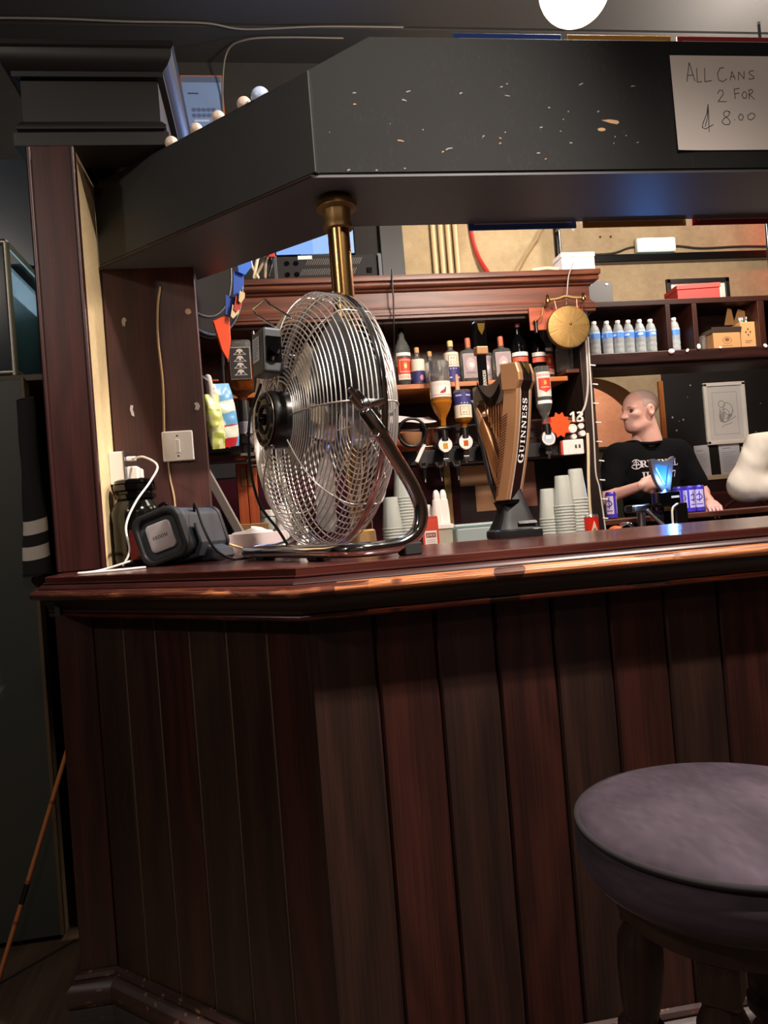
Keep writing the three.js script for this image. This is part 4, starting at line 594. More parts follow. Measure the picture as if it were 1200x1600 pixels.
const tSm = canvas(256, 320, (g, w, h) => { g.fillStyle = '#cfc8c0'; g.fillRect(0, 0, w, h); text(g, 'SMIRNOFF', w / 2, 40, 44, '#c03a4a', 'serif'); g.fillStyle = '#c8351e'; g.beginPath(); g.moveTo(30, 80); g.lineTo(226, 80); g.lineTo(226, 220); g.lineTo(128, 270); g.lineTo(30, 220); g.fill(); g.fillStyle = '#d8a040'; g.beginPath(); g.ellipse(128, 140, 20, 30, 0, 0, 7); g.fill(); g.fillStyle = '#e8d0b0'; g.fillRect(60, 196, 136, 8); });
bottle('vodka_bottle', 'upturned clear vodka bottle with red shield label above the orange star card', vodkaP.map((p) => [p[0] * 0.98, p[1] * 1.02]), m.glassG, { pos: [1.306, 1.585, -2.14], inv: true, H: 0.28, labels: [[0.03, 0.15, 0.0398, tSm, 2.2], [0.168, 0.184, 0.0395, 0xe4e0da, 2.4]] });
{ // sign-like things at the right end of the gantry
  const st = []; for (let i = 0; i < 20; i++) { const a = i / 20 * Math.PI * 2, r = i % 2 ? 0.05 : 0.066; st.push([Math.cos(a) * r, Math.sin(a) * r]); }
  single('star_card', 'bright orange starburst price card on the gantry beside the optic', 'card', ext(st, 0.003, 0.0005), M(0xf0531c, 0.7), [1.375, 1.575, -2.135], [0, 0.25, 0]);
  const st2 = st.map((q) => [q[0] * 0.7, q[1] * 0.8]); single('star_card', 'smaller red-orange starburst card tucked behind the orange one', 'card', ext(st2, 0.003, 0.0005), M(0xd83a1c, 0.7), [1.335, 1.575, -2.18], [0, 0.3, 0.2]);
    const font = await new FontLoader().loadAsync('fonts/droid/droid_sans_bold.typeface.json');
  const tg = new TextGeometry('13', { font, size: 0.05, depth: 0.006, curveSegments: 5, bevelEnabled: false }); single('number_thirteen', 'white numeral thirteen fixed above the white buttons on the gantry upright', 'number sign', tg, m.plasticW, [1.425, 1.588, -2.14], [0, 0, -0.05]);
  part('number_shelf', BX(1.36, 1.515, 1.585, 1.60, -2.26, -2.16, 0.002, 0), m.shelf, scene.getObjectByName('bottle_gantry'));
  part('end_backing', BX(1.385, 1.515, 1.43, 1.60, -2.2, -2.165, 0.003, 0), m.plank[1], scene.getObjectByName('bottle_gantry'));
  const bt = (l, x, y, r) => single('round_button', l, 'button', [at(cyl(r, r, 0.02, 24).rotateX(Math.PI / 2), 0, 0, 0), at(new THREE.TorusGeometry(r * 0.8, 0.002, 6, 24), 0, 0, 0.01)], m.plasticW, [x, y, -2.155]);
  bt('round white knob under the numeral thirteen', 1.49, 1.565, 0.015); bt('large round white knob above the white switch box', 1.445, 1.555, 0.022); bt('lower right round white knob just above the white switch box', 1.495, 1.528, 0.015); bt('flattened white knob sitting on the white switch box', 1.45, 1.515, 0.013);
  const sw = thing('switch_box', 'white switch box with two small marks on the gantry end under the knobs', 'switch box', [1.442, 1.463, -2.16], -0.12); part('box', B(0.104, 0.075, 0.036, 0.005), m.plasticW, sw); part('red_side', at(B(0.012, 0.07, 0.034, 0.002), -0.057, 0, 0), M(0xb83a24, 0.5), sw); for (const x of [0.012, 0.03]) part('mark', at(B(0.01, 0.018, 0.002, 0.0005), x, 0.002, 0.0185), m.grey, sw);
  // cables on the upright
  const cb = (l, pts, r, mat) => single('upright_cable', l, 'cable', tube(pts, r, 60, 7), mat);
  cb('thick cream cable down the front of the gantry upright', [[1.517, 1.52, -2.14], [1.512, 1.42, -2.14], [1.503, 1.3, -2.14], [1.498, 1.15, -2.14], [1.506, 1.0, -2.14], [1.51, 0.85, -2.14]], 0.008, m.cream);
  cb('pale cable sweeping from the numeral up to the gantry cornice', [[1.47, 1.6, -2.14], [1.515, 1.66, -2.14], [1.54, 1.77, -2.14], [1.548, 1.95, -2.142], [1.55, 2.1, -2.142]], 0.006, M(0xb0aaa0, 0.5));
  const fl = thing('fairy_lights', 'string of unlit white fairy lights wound down the gantry upright', 'fairy lights'); part('wire', tube([[1.56, 2.0, -2.14], [1.556, 1.765, -2.14], [1.552, 1.64, -2.14], [1.548, 1.482, -2.14], [1.543, 1.325, -2.14], [1.556, 1.25, -2.14], [1.566, 1.1, -2.14], [1.572, 0.95, -2.14]], 0.004, 60, 6), M(0xc8c4bc, 0.5), fl); for (let i = 0; i < 9; i++) part('bulb', at(cyl(0.003, 0.004, 0.026, 8).rotateZ(1.4), 1.572 + 0.004 * (i % 2), 1.86 - i * 0.095, -2.136), m.white, fl);
  // gong
  const gk = thing('gong', 'round brass gong hanging from a brass bar at the end of the gantry', 'gong', [1.43, 2.037, -2.055], -0.12);
  const gt = (() => { const nv = vnoise(9); return tex(256, 256, (u, v) => { const x = u - 0.5, y = v - 0.5, a = Math.atan2(y, x), r = Math.hypot(x, y), k = nv((a + 4) * 22, r * 4, 9999, 99) * 40 * Math.min(1, r * 3) - 20 + nv(u * 40, v * 40, 40, 40) * 14; return [186 + k, 160 + k, 98 + k * 0.8]; }); })();
  const dg = at(lathe([[0, 0.006], [0.03, 0.004], [0.09, 0.002], [0.1, 0.0], [0.103, -0.005], [0.103, -0.028], [0.099, -0.028], [0.097, -0.006], [0, -0.003]], 56).rotateX(Math.PI / 2), 0, 0, 0); { const P = dg.attributes.position, U = dg.attributes.uv; for (let i = 0; i < P.count; i++) U.setXY(i, P.getX(i) / 0.21 + 0.5, P.getY(i) / 0.21 + 0.5); }
  part('disc', dg, M(0x9a9284, 0.5, 0.7, { map: gt }), gk); part('centre_boss', at(ball(0.006), 0.008, 0.012, 0.006), m.brass, gk);
  for (const s of [-1, 1]) part('hanger', rod([s * 0.05, 0.088, -0.012], [s * 0.055, 0.14, -0.02], 0.003, 6), M(0xb88a70, 0.6), gk);
  part('hanging_bar', tube([[-0.09, 0.14, -0.02], [-0.04, 0.143, -0.02], [0.0, 0.152, -0.02], [0.04, 0.143, -0.02], [0.085, 0.14, -0.02]], 0.008, 40, 10), m.brassDull, gk); for (const s of [-1, 1]) { part('finial', at(lathe([[0, 0], [0.012, 0.0], [0.013, 0.012], [0.006, 0.022], [0.009, 0.03], [0, 0.04]], 16), s * 0.087, 0.13, -0.02), m.brass, gk); part('bracket_scroll', tube([[s * 0.087, 0.14, -0.02], [s * 0.089, 0.12, -0.04], [s * 0.087, 0.13, -0.07]], 0.006, 20, 8), m.brassDull, gk); }
  single('gong_board', 'reddish wooden backing board behind the gong', 'board', BX(1.265, 1.545, 2.045, 2.158, -2.148, -2.135, 0.004, 0), m.cherry);
  const hk = thing('brass_hook', 'small brass hook with a dark knob on the gong board, left of the gong', 'hook', [1.29, 2.085, -2.12]); part('plate', ball(0.014).scale(1, 0.5, 0.8), m.brass, hk); part('peg', at(cyl(0.008, 0.01, 0.05, 12), 0, -0.03, 0), m.black, hk); part('arm', tube([[0.0, 0.0, 0], [0.025, 0.02, 0.02], [0.035, 0.06, 0.02]], 0.003, 16, 6), m.brassDull, hk);
}
// on top of the gantry
{
  const a = thing('amplifier', 'black slotted power amplifier on a plank on top of the gantry', 'amplifier', [0.315, 2.337, -2.41]);
  part('base_plank', at(B(0.56, 0.022, 0.2, 0.003, 0), -0.03, 0.034, 0), m.corn, a); for (const x of [-0.25, 0.2]) part('block', at(B(0.05, 0.023, 0.15, 0.002), x, 0.0115, 0), m.dark, a);
  part('case', at(B(0.5, 0.115, 0.26, 0.004), 0, 0.104, -0.03), M(0x0e0f10, 0.8), a); part('front_panel', at(B(0.505, 0.12, 0.008, 0.002), 0, 0.104, 0.102), M(0x121314, 0.8), a);
  const vs = []; for (let r = 0; r < 2; r++) for (let i = 0; i < 26; i++) { const s = B(0.004, 0.036, 0.003, 0.0005); s.rotateZ(-0.5); vs.push(at(s, -0.10 + i * 0.0105 - r * 0.03, 0.135 - r * 0.05, 0.107)); } part('vent', vs, M(0x55524c, 0.6), a);
  for (const s of [-1, 1]) part('rack_ear', at(B(0.018, 0.12, 0.03, 0.003), s * 0.258, 0.104, 0.11), m.grey, a);
  part('power_switch', at(B(0.026, 0.026, 0.008, 0.002), 0.205, 0.085, 0.109), m.blackGloss, a); for (const x of [-0.2, -0.155]) for (const y of [0.075, 0.13]) part('socket', at(cyl(0.012, 0.012, 0.006, 16).rotateX(Math.PI / 2), x, y, 0.108), m.blackGloss, a);
  part('paper_tag', at(B(0.07, 0.018, 0.001, 0.0003), -0.11, 0.157, 0.108), m.paper, a);
  const tv = thing('television', 'bright pale blue television screen standing above the amplifier', 'television', [0.285, 2.605, -2.60]);
  part('case', at(B(0.43, 0.27, 0.03, 0.006), 0, 0.14, -0.018), m.blackGloss, tv);
  const tt = canvas(256, 160, (g, w, h) => { g.fillStyle = '#7ea4e6'; g.fillRect(0, 0, w, h); g.fillStyle = '#8fb2ee'; g.fillRect(120, 0, 90, h); g.fillStyle = '#a4c2f4'; g.fillRect(226, 0, 30, h); });
  part('tv_screen', at(new THREE.PlaneGeometry(0.415, 0.255), 0, 0.14, -0.0022), new THREE.MeshStandardMaterial({ color: 0x000000, emissive: 0xffffff, emissiveMap: tt, emissiveIntensity: 1.3 }), tv);
  const rl = new THREE.RectAreaLight(0x8fb4ff, I_TV, 0.415, 0.255); rl.position.set(0, 0.14, 0.004); rl.rotation.y = Math.PI; rl.name = 'screen_light'; tv.add(rl);
  part('foot', at(B(0.16, 0.015, 0.1, 0.003), 0, -0.007, -0.02), m.black, tv); part('shelf_block', at(B(0.2, 0.235, 0.08, 0.003), 0, -0.133, -0.045), m.black, tv);
  single('junction_box', 'white plastic junction box with a lid line on the right end of the gantry top', 'junction box', [at(B(0.172, 0.066, 0.11, 0.004), 0, 0.033, 0), at(B(0.178, 0.024, 0.116, 0.004), 0, 0.078, 0)], m.plasticW, [1.545, 2.338, -2.2]);
  single('junction_box', 'small pale box on the gantry top beside the amplifier', 'junction box', at(B(0.1, 0.06, 0.08, 0.004), 0, 0.03, 0), m.plasticW, [0.645, 2.338, -2.42]);
  const cbl = thing('cable_bundle', 'tangle of cream cables and a red plug left of the amplifier', 'cables'); for (const [x, dx] of [[-0.06, 0.03], [-0.03, -0.02], [0.0, -0.045], [0.012, -0.01]]) part('cable', tube([[x + dx, 2.37, -2.2], [x, 2.46, -2.25], [x + 0.02, 2.55, -2.3], [x, 2.75, -2.4]], 0.008, 30, 7), x < -0.02 ? m.cream : M(0x8a7c64, 0.6), cbl); part('dark_cable', tube([[0.02, 2.38, -2.22], [0.04, 2.44, -2.22], [0.03, 2.5, -2.25], [0.06, 2.53, -2.28]], 0.006, 24, 7), m.black, cbl); part('red_plug', at(B(0.03, 0.035, 0.02, 0.003), 0.042, 2.48, -2.2), M(0xb82a1e, 0.5), cbl);
  for (let i = 0; i < 4; i++) { const x = 0.945 + i * 0.042; single('wall_pipe', ['thin cream pipe, first from the dark trim on the cream wall', 'cream pipe, second from the dark trim on the cream wall', 'cream pipe, third from the dark trim on the cream wall', 'cream pipe nearest the red cable on the cream wall'][i], 'pipe', rod([x, 2.36, -2.665], [x - 0.002, 3.7, -2.665], 0.0125, 12), M(0xc4ac80, 0.5)); }
  single('red_cable', 'red fire cable curving down the cream wall above the gantry', 'cable', tube([[1.155, 3.7, -2.68], [1.16, 3.0, -2.68], [1.168, 2.75, -2.68], [1.19, 2.6, -2.66], [1.24, 2.45, -2.6], [1.26, 2.36, -2.56]], 0.014, 50, 8), M(0xa82e22, 0.5));
  single('wall_conduit', 'dark conduit on the corner of the cream wall above the white box', 'conduit', rod([1.67, 2.36, -2.685], [1.67, 3.7, -2.685], 0.02, 10), m.black);
  single('wall_cable', 'thin brown cable slanting across the cream wall to the corner conduit', 'cable', tube([[1.655, 2.86, -2.69], [1.56, 2.7, -2.69], [1.47, 2.58, -2.69], [1.40, 2.46, -2.68], [1.36, 2.36, -2.66]], 0.005, 40, 6), M(0x8a6a40, 0.6));
  single('white_spoon', 'long white plastic handle lying on the gantry top by the white box', 'handle', tube([[1.33, 2.362, -2.2], [1.40, 2.37, -2.2], [1.47, 2.366, -2.21]], 0.009, 20, 8), m.cream);
  single('hanging_wire', 'black wire hanging down the front of the cornice above the bottles', 'wire', tube([[0.60, 2.36, -2.12], [0.597, 2.3, -2.115], [0.594, 2.2, -2.115], [0.588, 2.1, -2.12], [0.585, 1.98, -2.15]], 0.004, 40, 6), m.black);
  single('hanging_wire', 'thin grey wire hanging from the cornice near the gong', 'wire', tube([[1.50, 2.36, -2.10], [1.47, 2.3, -2.10], [1.455, 2.22, -2.10], [1.45, 2.16, -2.11]], 0.003, 30, 6), M(0x9a948c, 0.5));
}
// on the back bar counter
{
  const cupG = lathe([[0, 0.003], [0.031, 0.003], [0.0455, 0.14], [0.0475, 0.141], [0.0475, 0.145], [0.044, 0.145], [0.0325, 0.006], [0, 0.006]].map((p) => [p[0], p[1]]), 26).rotateX(Math.PI).translate(0, 0.145, 0);
  let first = null;
  const ORD = 'lowest second third fourth fifth sixth seventh eighth ninth tenth eleventh twelfth thirteenth fourteenth fifteenth sixteenth seventeenth eighteenth nineteenth twentieth twenty-first'.split(' ');
  const stack = (x, z, n, y0, where, group, step = 0.0135) => { for (let i = 0; i < n; i++) { const p = [x, y0 + i * step, z], label = `${i === n - 1 ? 'topmost' : ORD[i]} plastic cup ${i && i < n - 1 ? 'from the bottom ' : ''}of the upturned stack ${where}`; if (!first) { first = single('plastic_cup', label, 'cup', cupG, m.cup, p, [0, 0, 0], group); } else copy(first, p, i, label, group); } };
  stack(1.282, -1.93, 14, 1.0, 'just right of the harp tap', 'cups stacked right of the harp tap');
  stack(1.358, -1.95, 15, 1.0, 'behind the red can', 'cups stacked behind the red can', 0.0145);
  stack(1.225, -1.98, 10, 1.0, 'against the harp tap', 'cups stacked against the harp tap');
  stack(0.545, -1.98, 21, 1.0, 'seen through the fan stand', 'cups stacked behind the fan stand');
  stack(0.475, -1.93, 11, 1.0, 'behind the brass pole', 'cups stacked behind the brass pole');
  const tc = canvas(128, 256, (g, w, h) => { g.fillStyle = '#c8452e'; g.fillRect(0, 0, w, h); g.fillStyle = '#e6dcd6'; g.fillRect(16, 78, 96, 166); g.fillStyle = '#7a3a2c'; g.fillRect(24, 92, 80, 34); text(g, 'JUICE', 64, 109, 24, '#e8d8c8', 'serif'); g.fillStyle = '#9a8a88'; for (let i = 0; i < 3; i++) g.fillRect(30, 142 + i * 14, 68, 4); g.fillStyle = '#c88'; g.fillRect(70, 200, 34, 26); });
  const c = thing('juice_carton', 'red and white juice carton with a white screw cap behind the fan stand', 'carton', [0.635, 1.0, -1.93], 0.12);
  part('carton_body', at(B(0.078, 0.165, 0.07, 0.003), 0, 0.0825, 0), M(0xc8452e, 0.6), c); part('printed_front', at(new THREE.PlaneGeometry(0.076, 0.16), 0, 0.0825, 0.0356), print(tc, 0.5), c); part('sloped_top', at(ext([[-0.039, 0], [0.039, 0], [0.036, 0.014], [-0.036, 0.014]], 0.07, 0.001), 0, 0.164, -0.035), M(0xb83c28, 0.6), c); part('screw_cap', at(cyl(0.014, 0.015, 0.02, 18), -0.012, 0.186, 0.008), m.white, c);
  const tb = thing('bottle_crate', 'white tub of upturned white squeeze bottles behind the juice carton', 'tub', [0.712, 1.0, -2.0]);
  part('tub', lathe([[0, 0], [0.05, 0], [0.056, 0.004], [0.062, 0.13], [0.064, 0.133], [0.058, 0.134], [0.052, 0.008], [0, 0.006]], 4).rotateY(Math.PI / 4), M(0xd8dcc8, 0.35, 0, { transmission: 0.3, thickness: 0 }), tb); part('rim', at(lathe([[0.05, 0], [0.067, 0.0], [0.067, 0.018], [0.05, 0.022], [0, 0.022]], 4).rotateY(Math.PI / 4), 0, 0.118, 0), m.plasticW, tb);
  const sq = lathe([[0, 0], [0.026, 0], [0.024, 0.06], [0.02, 0.11], [0.0165, 0.112], [0.0165, 0.13], [0.012, 0.148], [0.006, 0.155], [0, 0.156]], 20); let sb = null; for (const [x, z, y, l] of [[-0.068, -0.02, 0.07, 'white squeeze bottle, leftmost of four beside the juice carton'], [-0.04, -0.05, 0.078, 'white squeeze bottle, second of four beside the juice carton'], [-0.012, 0.0, 0.141, 'white squeeze bottle standing in front on the white tub'], [0.022, -0.01, 0.141, 'white squeeze bottle, rightmost on the white tub']]) { const p = [0.712 + x, 1.0 + (y > 0.1 ? y - 0.0 : y), -2.0 + z]; if (!sb) sb = single('squeeze_bottle', l, 'squeeze bottle', sq, m.plasticW, p, undefined, 'white squeeze bottles'); else copy(sb, p, 0, l); }
  single('drink_can', 'small dark can with a red mark beside the juice carton', 'can', [lathe([[0, 0], [0.022, 0], [0.026, 0.006], [0.026, 0.085], [0.022, 0.092], [0, 0.092]], 24)], M(0x16181e, 0.25, 0.6), [0.575, 1.0, -1.9]);
  const t2 = thing('plastic_tub', 'clear plastic storage tub with lid left of the harp tap', 'tub', [0.885, 1.0, -2.02]); part('tub', [at(B(0.24, 0.115, 0.17, 0.012), 0, 0.0585, 0)], m.tub, t2); part('lid', at(B(0.252, 0.014, 0.182, 0.006), 0, 0.123, 0), m.tub, t2); part('contents', at(B(0.2, 0.04, 0.13, 0.01), 0, 0.024, 0), M(0xc8d0d4, 0.6), t2);
  const tcn = canvas(256, 200, (g, w, h) => { g.fillStyle = '#c22418'; g.fillRect(0, 0, w, h); g.fillStyle = '#d8c0a8'; g.beginPath(); g.moveTo(60, 150); g.lineTo(128, 30); g.lineTo(196, 150); g.fill(); g.fillStyle = '#8a7a5a'; g.beginPath(); g.ellipse(128, 115, 26, 24, 0, 0, 7); g.fill(); g.fillStyle = '#e0d0c8'; g.fillRect(20, 152, 216, 30); });
  const rc = thing('drink_can', 'small red drink can with a pale triangle beside the gantry upright', 'can', [1.395, 1.0, -1.9]); part('can_wall', at(new THREE.CylinderGeometry(0.033, 0.033, 0.112, 32, 1, true, -Math.PI, Math.PI * 2), 0, 0.062, 0), print((() => { tcn.wrapS = THREE.RepeatWrapping; tcn.repeat.set(2.5, 1); tcn.offset.set(-0.75, 0); return tcn; })(), 0.3), rc); part('can_end', [lathe([[0, 0], [0.027, 0], [0.033, 0.006]], 28), at(lathe([[0.033, 0], [0.027, 0.01], [0.025, 0.007], [0, 0.006]], 28), 0, 0.118, 0)], m.steel, rc);
  // paper sheet and wire basket at the end of the optics
  single('paper_sheet', 'folded white paper sheet lying on the optic rail by the fan', 'paper', surf((s, t) => [0.54 + 0.22 * s - 0.015 * t, 1.628 + 0.05 * t * (1 - 0.15 * s) + 0.006 * Math.sin(s * 6), -2.12 - 0.12 * t], 14, 8), M(0xd4d0d0, 0.9, 0, { side: THREE.DoubleSide }));
  const pn = thing('copper_pan', 'dark hoop-handled copper bowl hanging under the paper sheet', 'bowl', [0.63, 1.57, -2.12]); part('hoop', at(new THREE.TorusGeometry(0.066, 0.007, 8, 40), 0, 0.008, 0.03), m.black, pn); part('bowl', at(lathe([[0, -0.06], [0.03, -0.056], [0.052, -0.03], [0.06, 0.01], [0.056, 0.01], [0.048, -0.028], [0, -0.05]], 32), 0, 0.0, -0.02), m.copper, pn);
  const lv = thing('tap_lever', 'black tap with a white flat lever left of the optics', 'tap', [0.685, 1.555, -2.12]); part('stem', at(cyl(0.012, 0.014, 0.09, 14), 0, 0.01, 0), m.black, lv); part('collar', at(cyl(0.016, 0.016, 0.012, 16), 0, -0.03, 0), m.chrome, lv); part('lever', at(B(0.018, 0.095, 0.008, 0.003).rotateZ(-0.5), -0.02, -0.075, 0.012), m.plasticW, lv);
  for (const [x, l] of [[0.684, 'chrome and black spout under the optic board, below the white lever'], [0.765, 'chrome and black spout under the optic board, below the whisky optic'], [0.848, 'chrome and black spout under the optic board, between the two drink-faced optics']]) { const s = thing('drip_spout', l, 'spout', [x, 1.425, -2.17]); part('bracket', at(lathe([[0, 0], [0.03, 0], [0.026, -0.02], [0.014, -0.03], [0, -0.03]].reverse(), 20), 0, 0.01, 0), m.steel, s); part('nozzle', at(cyl(0.012, 0.009, 0.045, 14), 0.006, -0.04, 0), m.black, s); part('tip', at(cyl(0.004, 0.006, 0.02, 10), 0.008, -0.072, 0), m.steel, s); }
}
// ---------------------------------------------------------------- opposite side of the bar
{
  const s = thing('overhead_shelf', 'long dark wooden pigeonhole shelf above the opposite counter, holding water bottles', 'shelf'); const x0 = 1.6, x1 = 3.35, z0 = -3.27, z1 = -2.93;
  part('top_board', BX(x0, x1, 2.362, 2.396, z0, z1, 0.003, 0), m.shelfD, s); part('bottom_board', BX(x0, x1, 2.01, 2.078, z0, z1 + 0.01, 0.006, 0), m.plank[1], s); part('back_board', BX(x0, x1, 2.07, 2.37, z0, z0 + 0.015, 0.001, 0), m.dark, s);
  for (const [x, w] of [[2.446, 0.03], [2.622, 0.032], [3.07, 0.045]]) part('divider', BX(x - w / 2, x + w / 2, 2.078, 2.362, z0, z1, 0.003), m.shelfD, s);
  part('end_board', BX(x1 - 0.03, x1, 2.01, 2.396, z0, z1, 0.003), m.corn, s); part('hanger', [rod([1.75, 2.39, -3.1], [1.75, 3.72, -3.1], 0.012), rod([3.28, 2.39, -3.1], [3.28, 3.72, -3.1], 0.012)], m.black, s); part('lower_beam', BX(x0, x1, 1.985, 2.012, z0 + 0.04, z1 - 0.03, 0.003, 0), m.dark, s);
  const wp = [[0, 0.002], [0.022, 0], [0.029, 0.004], [0.031, 0.012], [0.0305, 0.03], [0.029, 0.036], [0.031, 0.042], [0.031, 0.06], [0.0295, 0.065], [0.031, 0.07], [0.031, 0.092], [0.0315, 0.098], [0.0315, 0.14], [0.03, 0.15], [0.024, 0.172], [0.014, 0.186], [0.0125, 0.194], [0, 0.194]];
  const tl = canvas(256, 64, (g, w, h) => { g.fillStyle = '#4a86d8'; g.fillRect(0, 0, w, h); g.fillStyle = '#a8c8ee'; g.fillRect(0, 0, w, 14); g.fillStyle = '#dbe8f6'; for (const x of [60, 180]) { g.beginPath(); g.ellipse(x, 36, 22, 12, 0, 0, 7); g.fill(); } });
  tl.wrapS = THREE.RepeatWrapping;
  const w = thing('water_bottle', 'clear water bottle with blue label, at the gantry end of the front row', 'bottle', [1.985, 2.079, -2.985], 0, 'water bottles on the pigeonhole shelf');
  part('bottle_body', lathe(wp, 32), m.water, w); part('label', at(cyl(0.032, 0.032, 0.04, 32, true), 0, 0.119, 0), print(tl, 0.4, { side: THREE.DoubleSide }), w); part('cap', at(lathe([[0, 0], [0.0145, 0], [0.015, 0.014], [0.013, 0.017], [0, 0.017]], 24), 0, 0.192, 0), m.white, w);
  const names = ['second', 'third', 'fourth', 'fifth', 'sixth and last'];
  [2.066, 2.137, 2.207, 2.279, 2.352].forEach((x, i) => copy(w, [x, 2.079, -2.985 + 0.004 * (i % 2)], i * 0.5, `clear water bottle with blue label, ${names[i]} of the front row from the gantry`));
  [2.02, 2.1, 2.172, 2.243, 2.316].forEach((x, i) => copy(w, [x, 2.079, -3.07], i, 'clear water bottle in the hidden second row behind the front row'));
  copy(w, [2.503, 2.079, -2.975], 0.3, 'tall clear water bottle alone at the front of the narrow pigeonhole'); copy(w, [2.545, 2.079, -3.06], 0.9, 'clear water bottle at the back of the narrow pigeonhole');
  const gb = thing('glass_tumbler', 'small dark empty tumbler in the wide pigeonhole, left one', 'glass', [2.675, 2.079, -3.06]); part('tumbler', lathe([[0, 0], [0.028, 0], [0.032, 0.1], [0.029, 0.1], [0.026, 0.008], [0, 0.008]], 24), m.glass, gb); copy(gb, [2.735, 2.079, -3.05], 0, 'small dark empty tumbler in the wide pigeonhole, right one');
  const kraft = M(0xb08454, 0.75);
  const kt = canvas(256, 180, (g, W, H) => { g.fillStyle = '#b08454'; g.fillRect(0, 0, W, H); g.strokeStyle = '#6a4426'; g.fillStyle = '#6a4426'; g.lineWidth = 5; g.beginPath(); g.arc(128, 86, 40, 0, 7); g.stroke(); g.beginPath(); g.arc(128, 80, 22, 0, 7); g.fill(); g.fillRect(80, 148, 96, 7); });
  const b1 = thing('cardboard_box', 'kraft cardboard box with a round printed mark and dark open flaps', 'box', [2.84, 2.079, -3.03], 0.04); part('box', at(B(0.19, 0.1, 0.14, 0.003), 0, 0.05, 0), kraft, b1); part('printed_front', at(new THREE.PlaneGeometry(0.186, 0.096), 0, 0.05, 0.0705), print(kt, 0.75), b1); part('open_flap', [at(B(0.21, 0.035, 0.003, 0.001).rotateX(0.3), 0, 0.118, 0.07), at(B(0.003, 0.03, 0.14, 0.001).rotateZ(-0.4), -0.1, 0.112, 0), at(B(0.18, 0.004, 0.1, 0.001), 0, 0.128, 0)], M(0x3a2a1c, 0.8), b1);
  const k2 = canvas(160, 220, (g, W, H) => { g.fillStyle = '#b88a58'; g.fillRect(0, 0, W, H); g.fillStyle = '#5a3a20'; for (const [x, y] of [[80, 60], [55, 85], [105, 85], [80, 110]]) { g.beginPath(); g.arc(x, y, 10, 0, 7); g.fill(); } g.fillRect(40, 160, 80, 6); g.fillRect(40, 175, 60, 5); });
  const b2 = thing('straw_box', 'open kraft box of striped paper straws beside the printed cardboard box', 'box', [3.0, 2.079, -3.02]); part('box', at(B(0.1, 0.165, 0.09, 0.003), 0, 0.0825, 0), M(0xb88a58, 0.75), b2); part('printed_front', at(new THREE.PlaneGeometry(0.096, 0.16), 0, 0.0825, 0.0455), print(k2, 0.75), b2); part('side_flap', at(ext([[0, 0], [0.07, 0], [0.055, 0.1], [0.03, 0.108]], 0.003), -0.115, 0.165, -0.02), kraft, b2); part('back_flap', at(ext([[-0.045, 0], [0.05, 0], [0.045, 0.09], [0.0, 0.105]], 0.003), 0, 0.165, -0.04), kraft, b2);
  const st = canvas(32, 128, (g, W, H) => { g.fillStyle = '#e8e8ea'; g.fillRect(0, 0, W, H); g.fillStyle = '#2c8a78'; for (let i = -2; i < 9; i++) { g.beginPath(); g.moveTo(0, i * 20); g.lineTo(W, i * 20 + 16); g.lineTo(W, i * 20 + 25); g.lineTo(0, i * 20 + 9); g.fill(); } }), st2 = canvas(32, 128, (g, W, H) => { g.fillStyle = '#ece4e6'; g.fillRect(0, 0, W, H); g.fillStyle = '#d08a98'; for (let i = -2; i < 9; i++) { g.beginPath(); g.moveTo(0, i * 20); g.lineTo(W, i * 20 + 16); g.lineTo(W, i * 20 + 25); g.lineTo(0, i * 20 + 9); g.fill(); } });
  const sgeo = at(cyl(0.0036, 0.0036, 0.19, 8), 0, 0.095, 0); let s0 = null; for (let i = 0; i < 12; i++) { const p = [2.972 + (i % 6) * 0.009, 2.09, -2.995 - 0.012 * (i / 6 | 0)]; const lab = i < 7 ? 'green and white striped paper straw in the kraft straw box' : 'pink and white striped paper straw in the kraft straw box'; const o = single('paper_straw', lab, 'straw', sgeo, print(i < 7 ? st : st2, 0.6), p, [0, i, rr(-0.08, 0.08)], i < 7 ? 'green striped straws' : 'pink striped straws'); }
  const rb = thing('red_box', 'red box with paler lid edge on top of the pigeonhole shelf', 'box', [2.7, 2.3965, -3.07], -0.12); part('box', at(B(0.27, 0.075, 0.19, 0.004), 0, 0.0375, 0), M(0xb02c26, 0.6), rb); part('lid', at(B(0.28, 0.03, 0.2, 0.004), 0, 0.085, 0), M(0xb8342c, 0.6), rb); part('pale_edge', at(B(0.012, 0.09, 0.16, 0.002), 0.142, 0.05, 0), M(0xd8a8a0, 0.7), rb);
  const cd = thing('dark_card', 'plain dark grey card with two white studs on the pigeonhole shelf end', 'card', [2.035, 2.3965, -3.1]); part('card', at(B(0.29, 0.175, 0.012, 0.003), 0, 0.0875, 0).rotateX(-0.06), M(0x3c3c3c, 0.6), cd); for (const x of [-0.0, 0.11]) part('stud', at(ball(0.009).scale(1.2, 0.8, 0.6), x, 0.155, -0.002), m.white, cd);
  const pf = thing('picture_frame', 'black picture frame leaning behind the red box on the shelf', 'picture', [2.8, 2.3965, -3.16], 0); part('frame', [at(B(0.44, 0.03, 0.02, 0.004), 0, 0.175, 0), at(B(0.03, 0.19, 0.02, 0.004), -0.205, 0.095, 0), at(B(0.03, 0.19, 0.02, 0.004), 0.205, 0.095, 0), at(B(0.44, 0.03, 0.02, 0.004), 0, 0.015, 0)], m.black, pf); part('picture_sheet', at(B(0.4, 0.15, 0.006, 0.001), 0, 0.095, -0.004), M(0x9a968c, 0.7), pf);
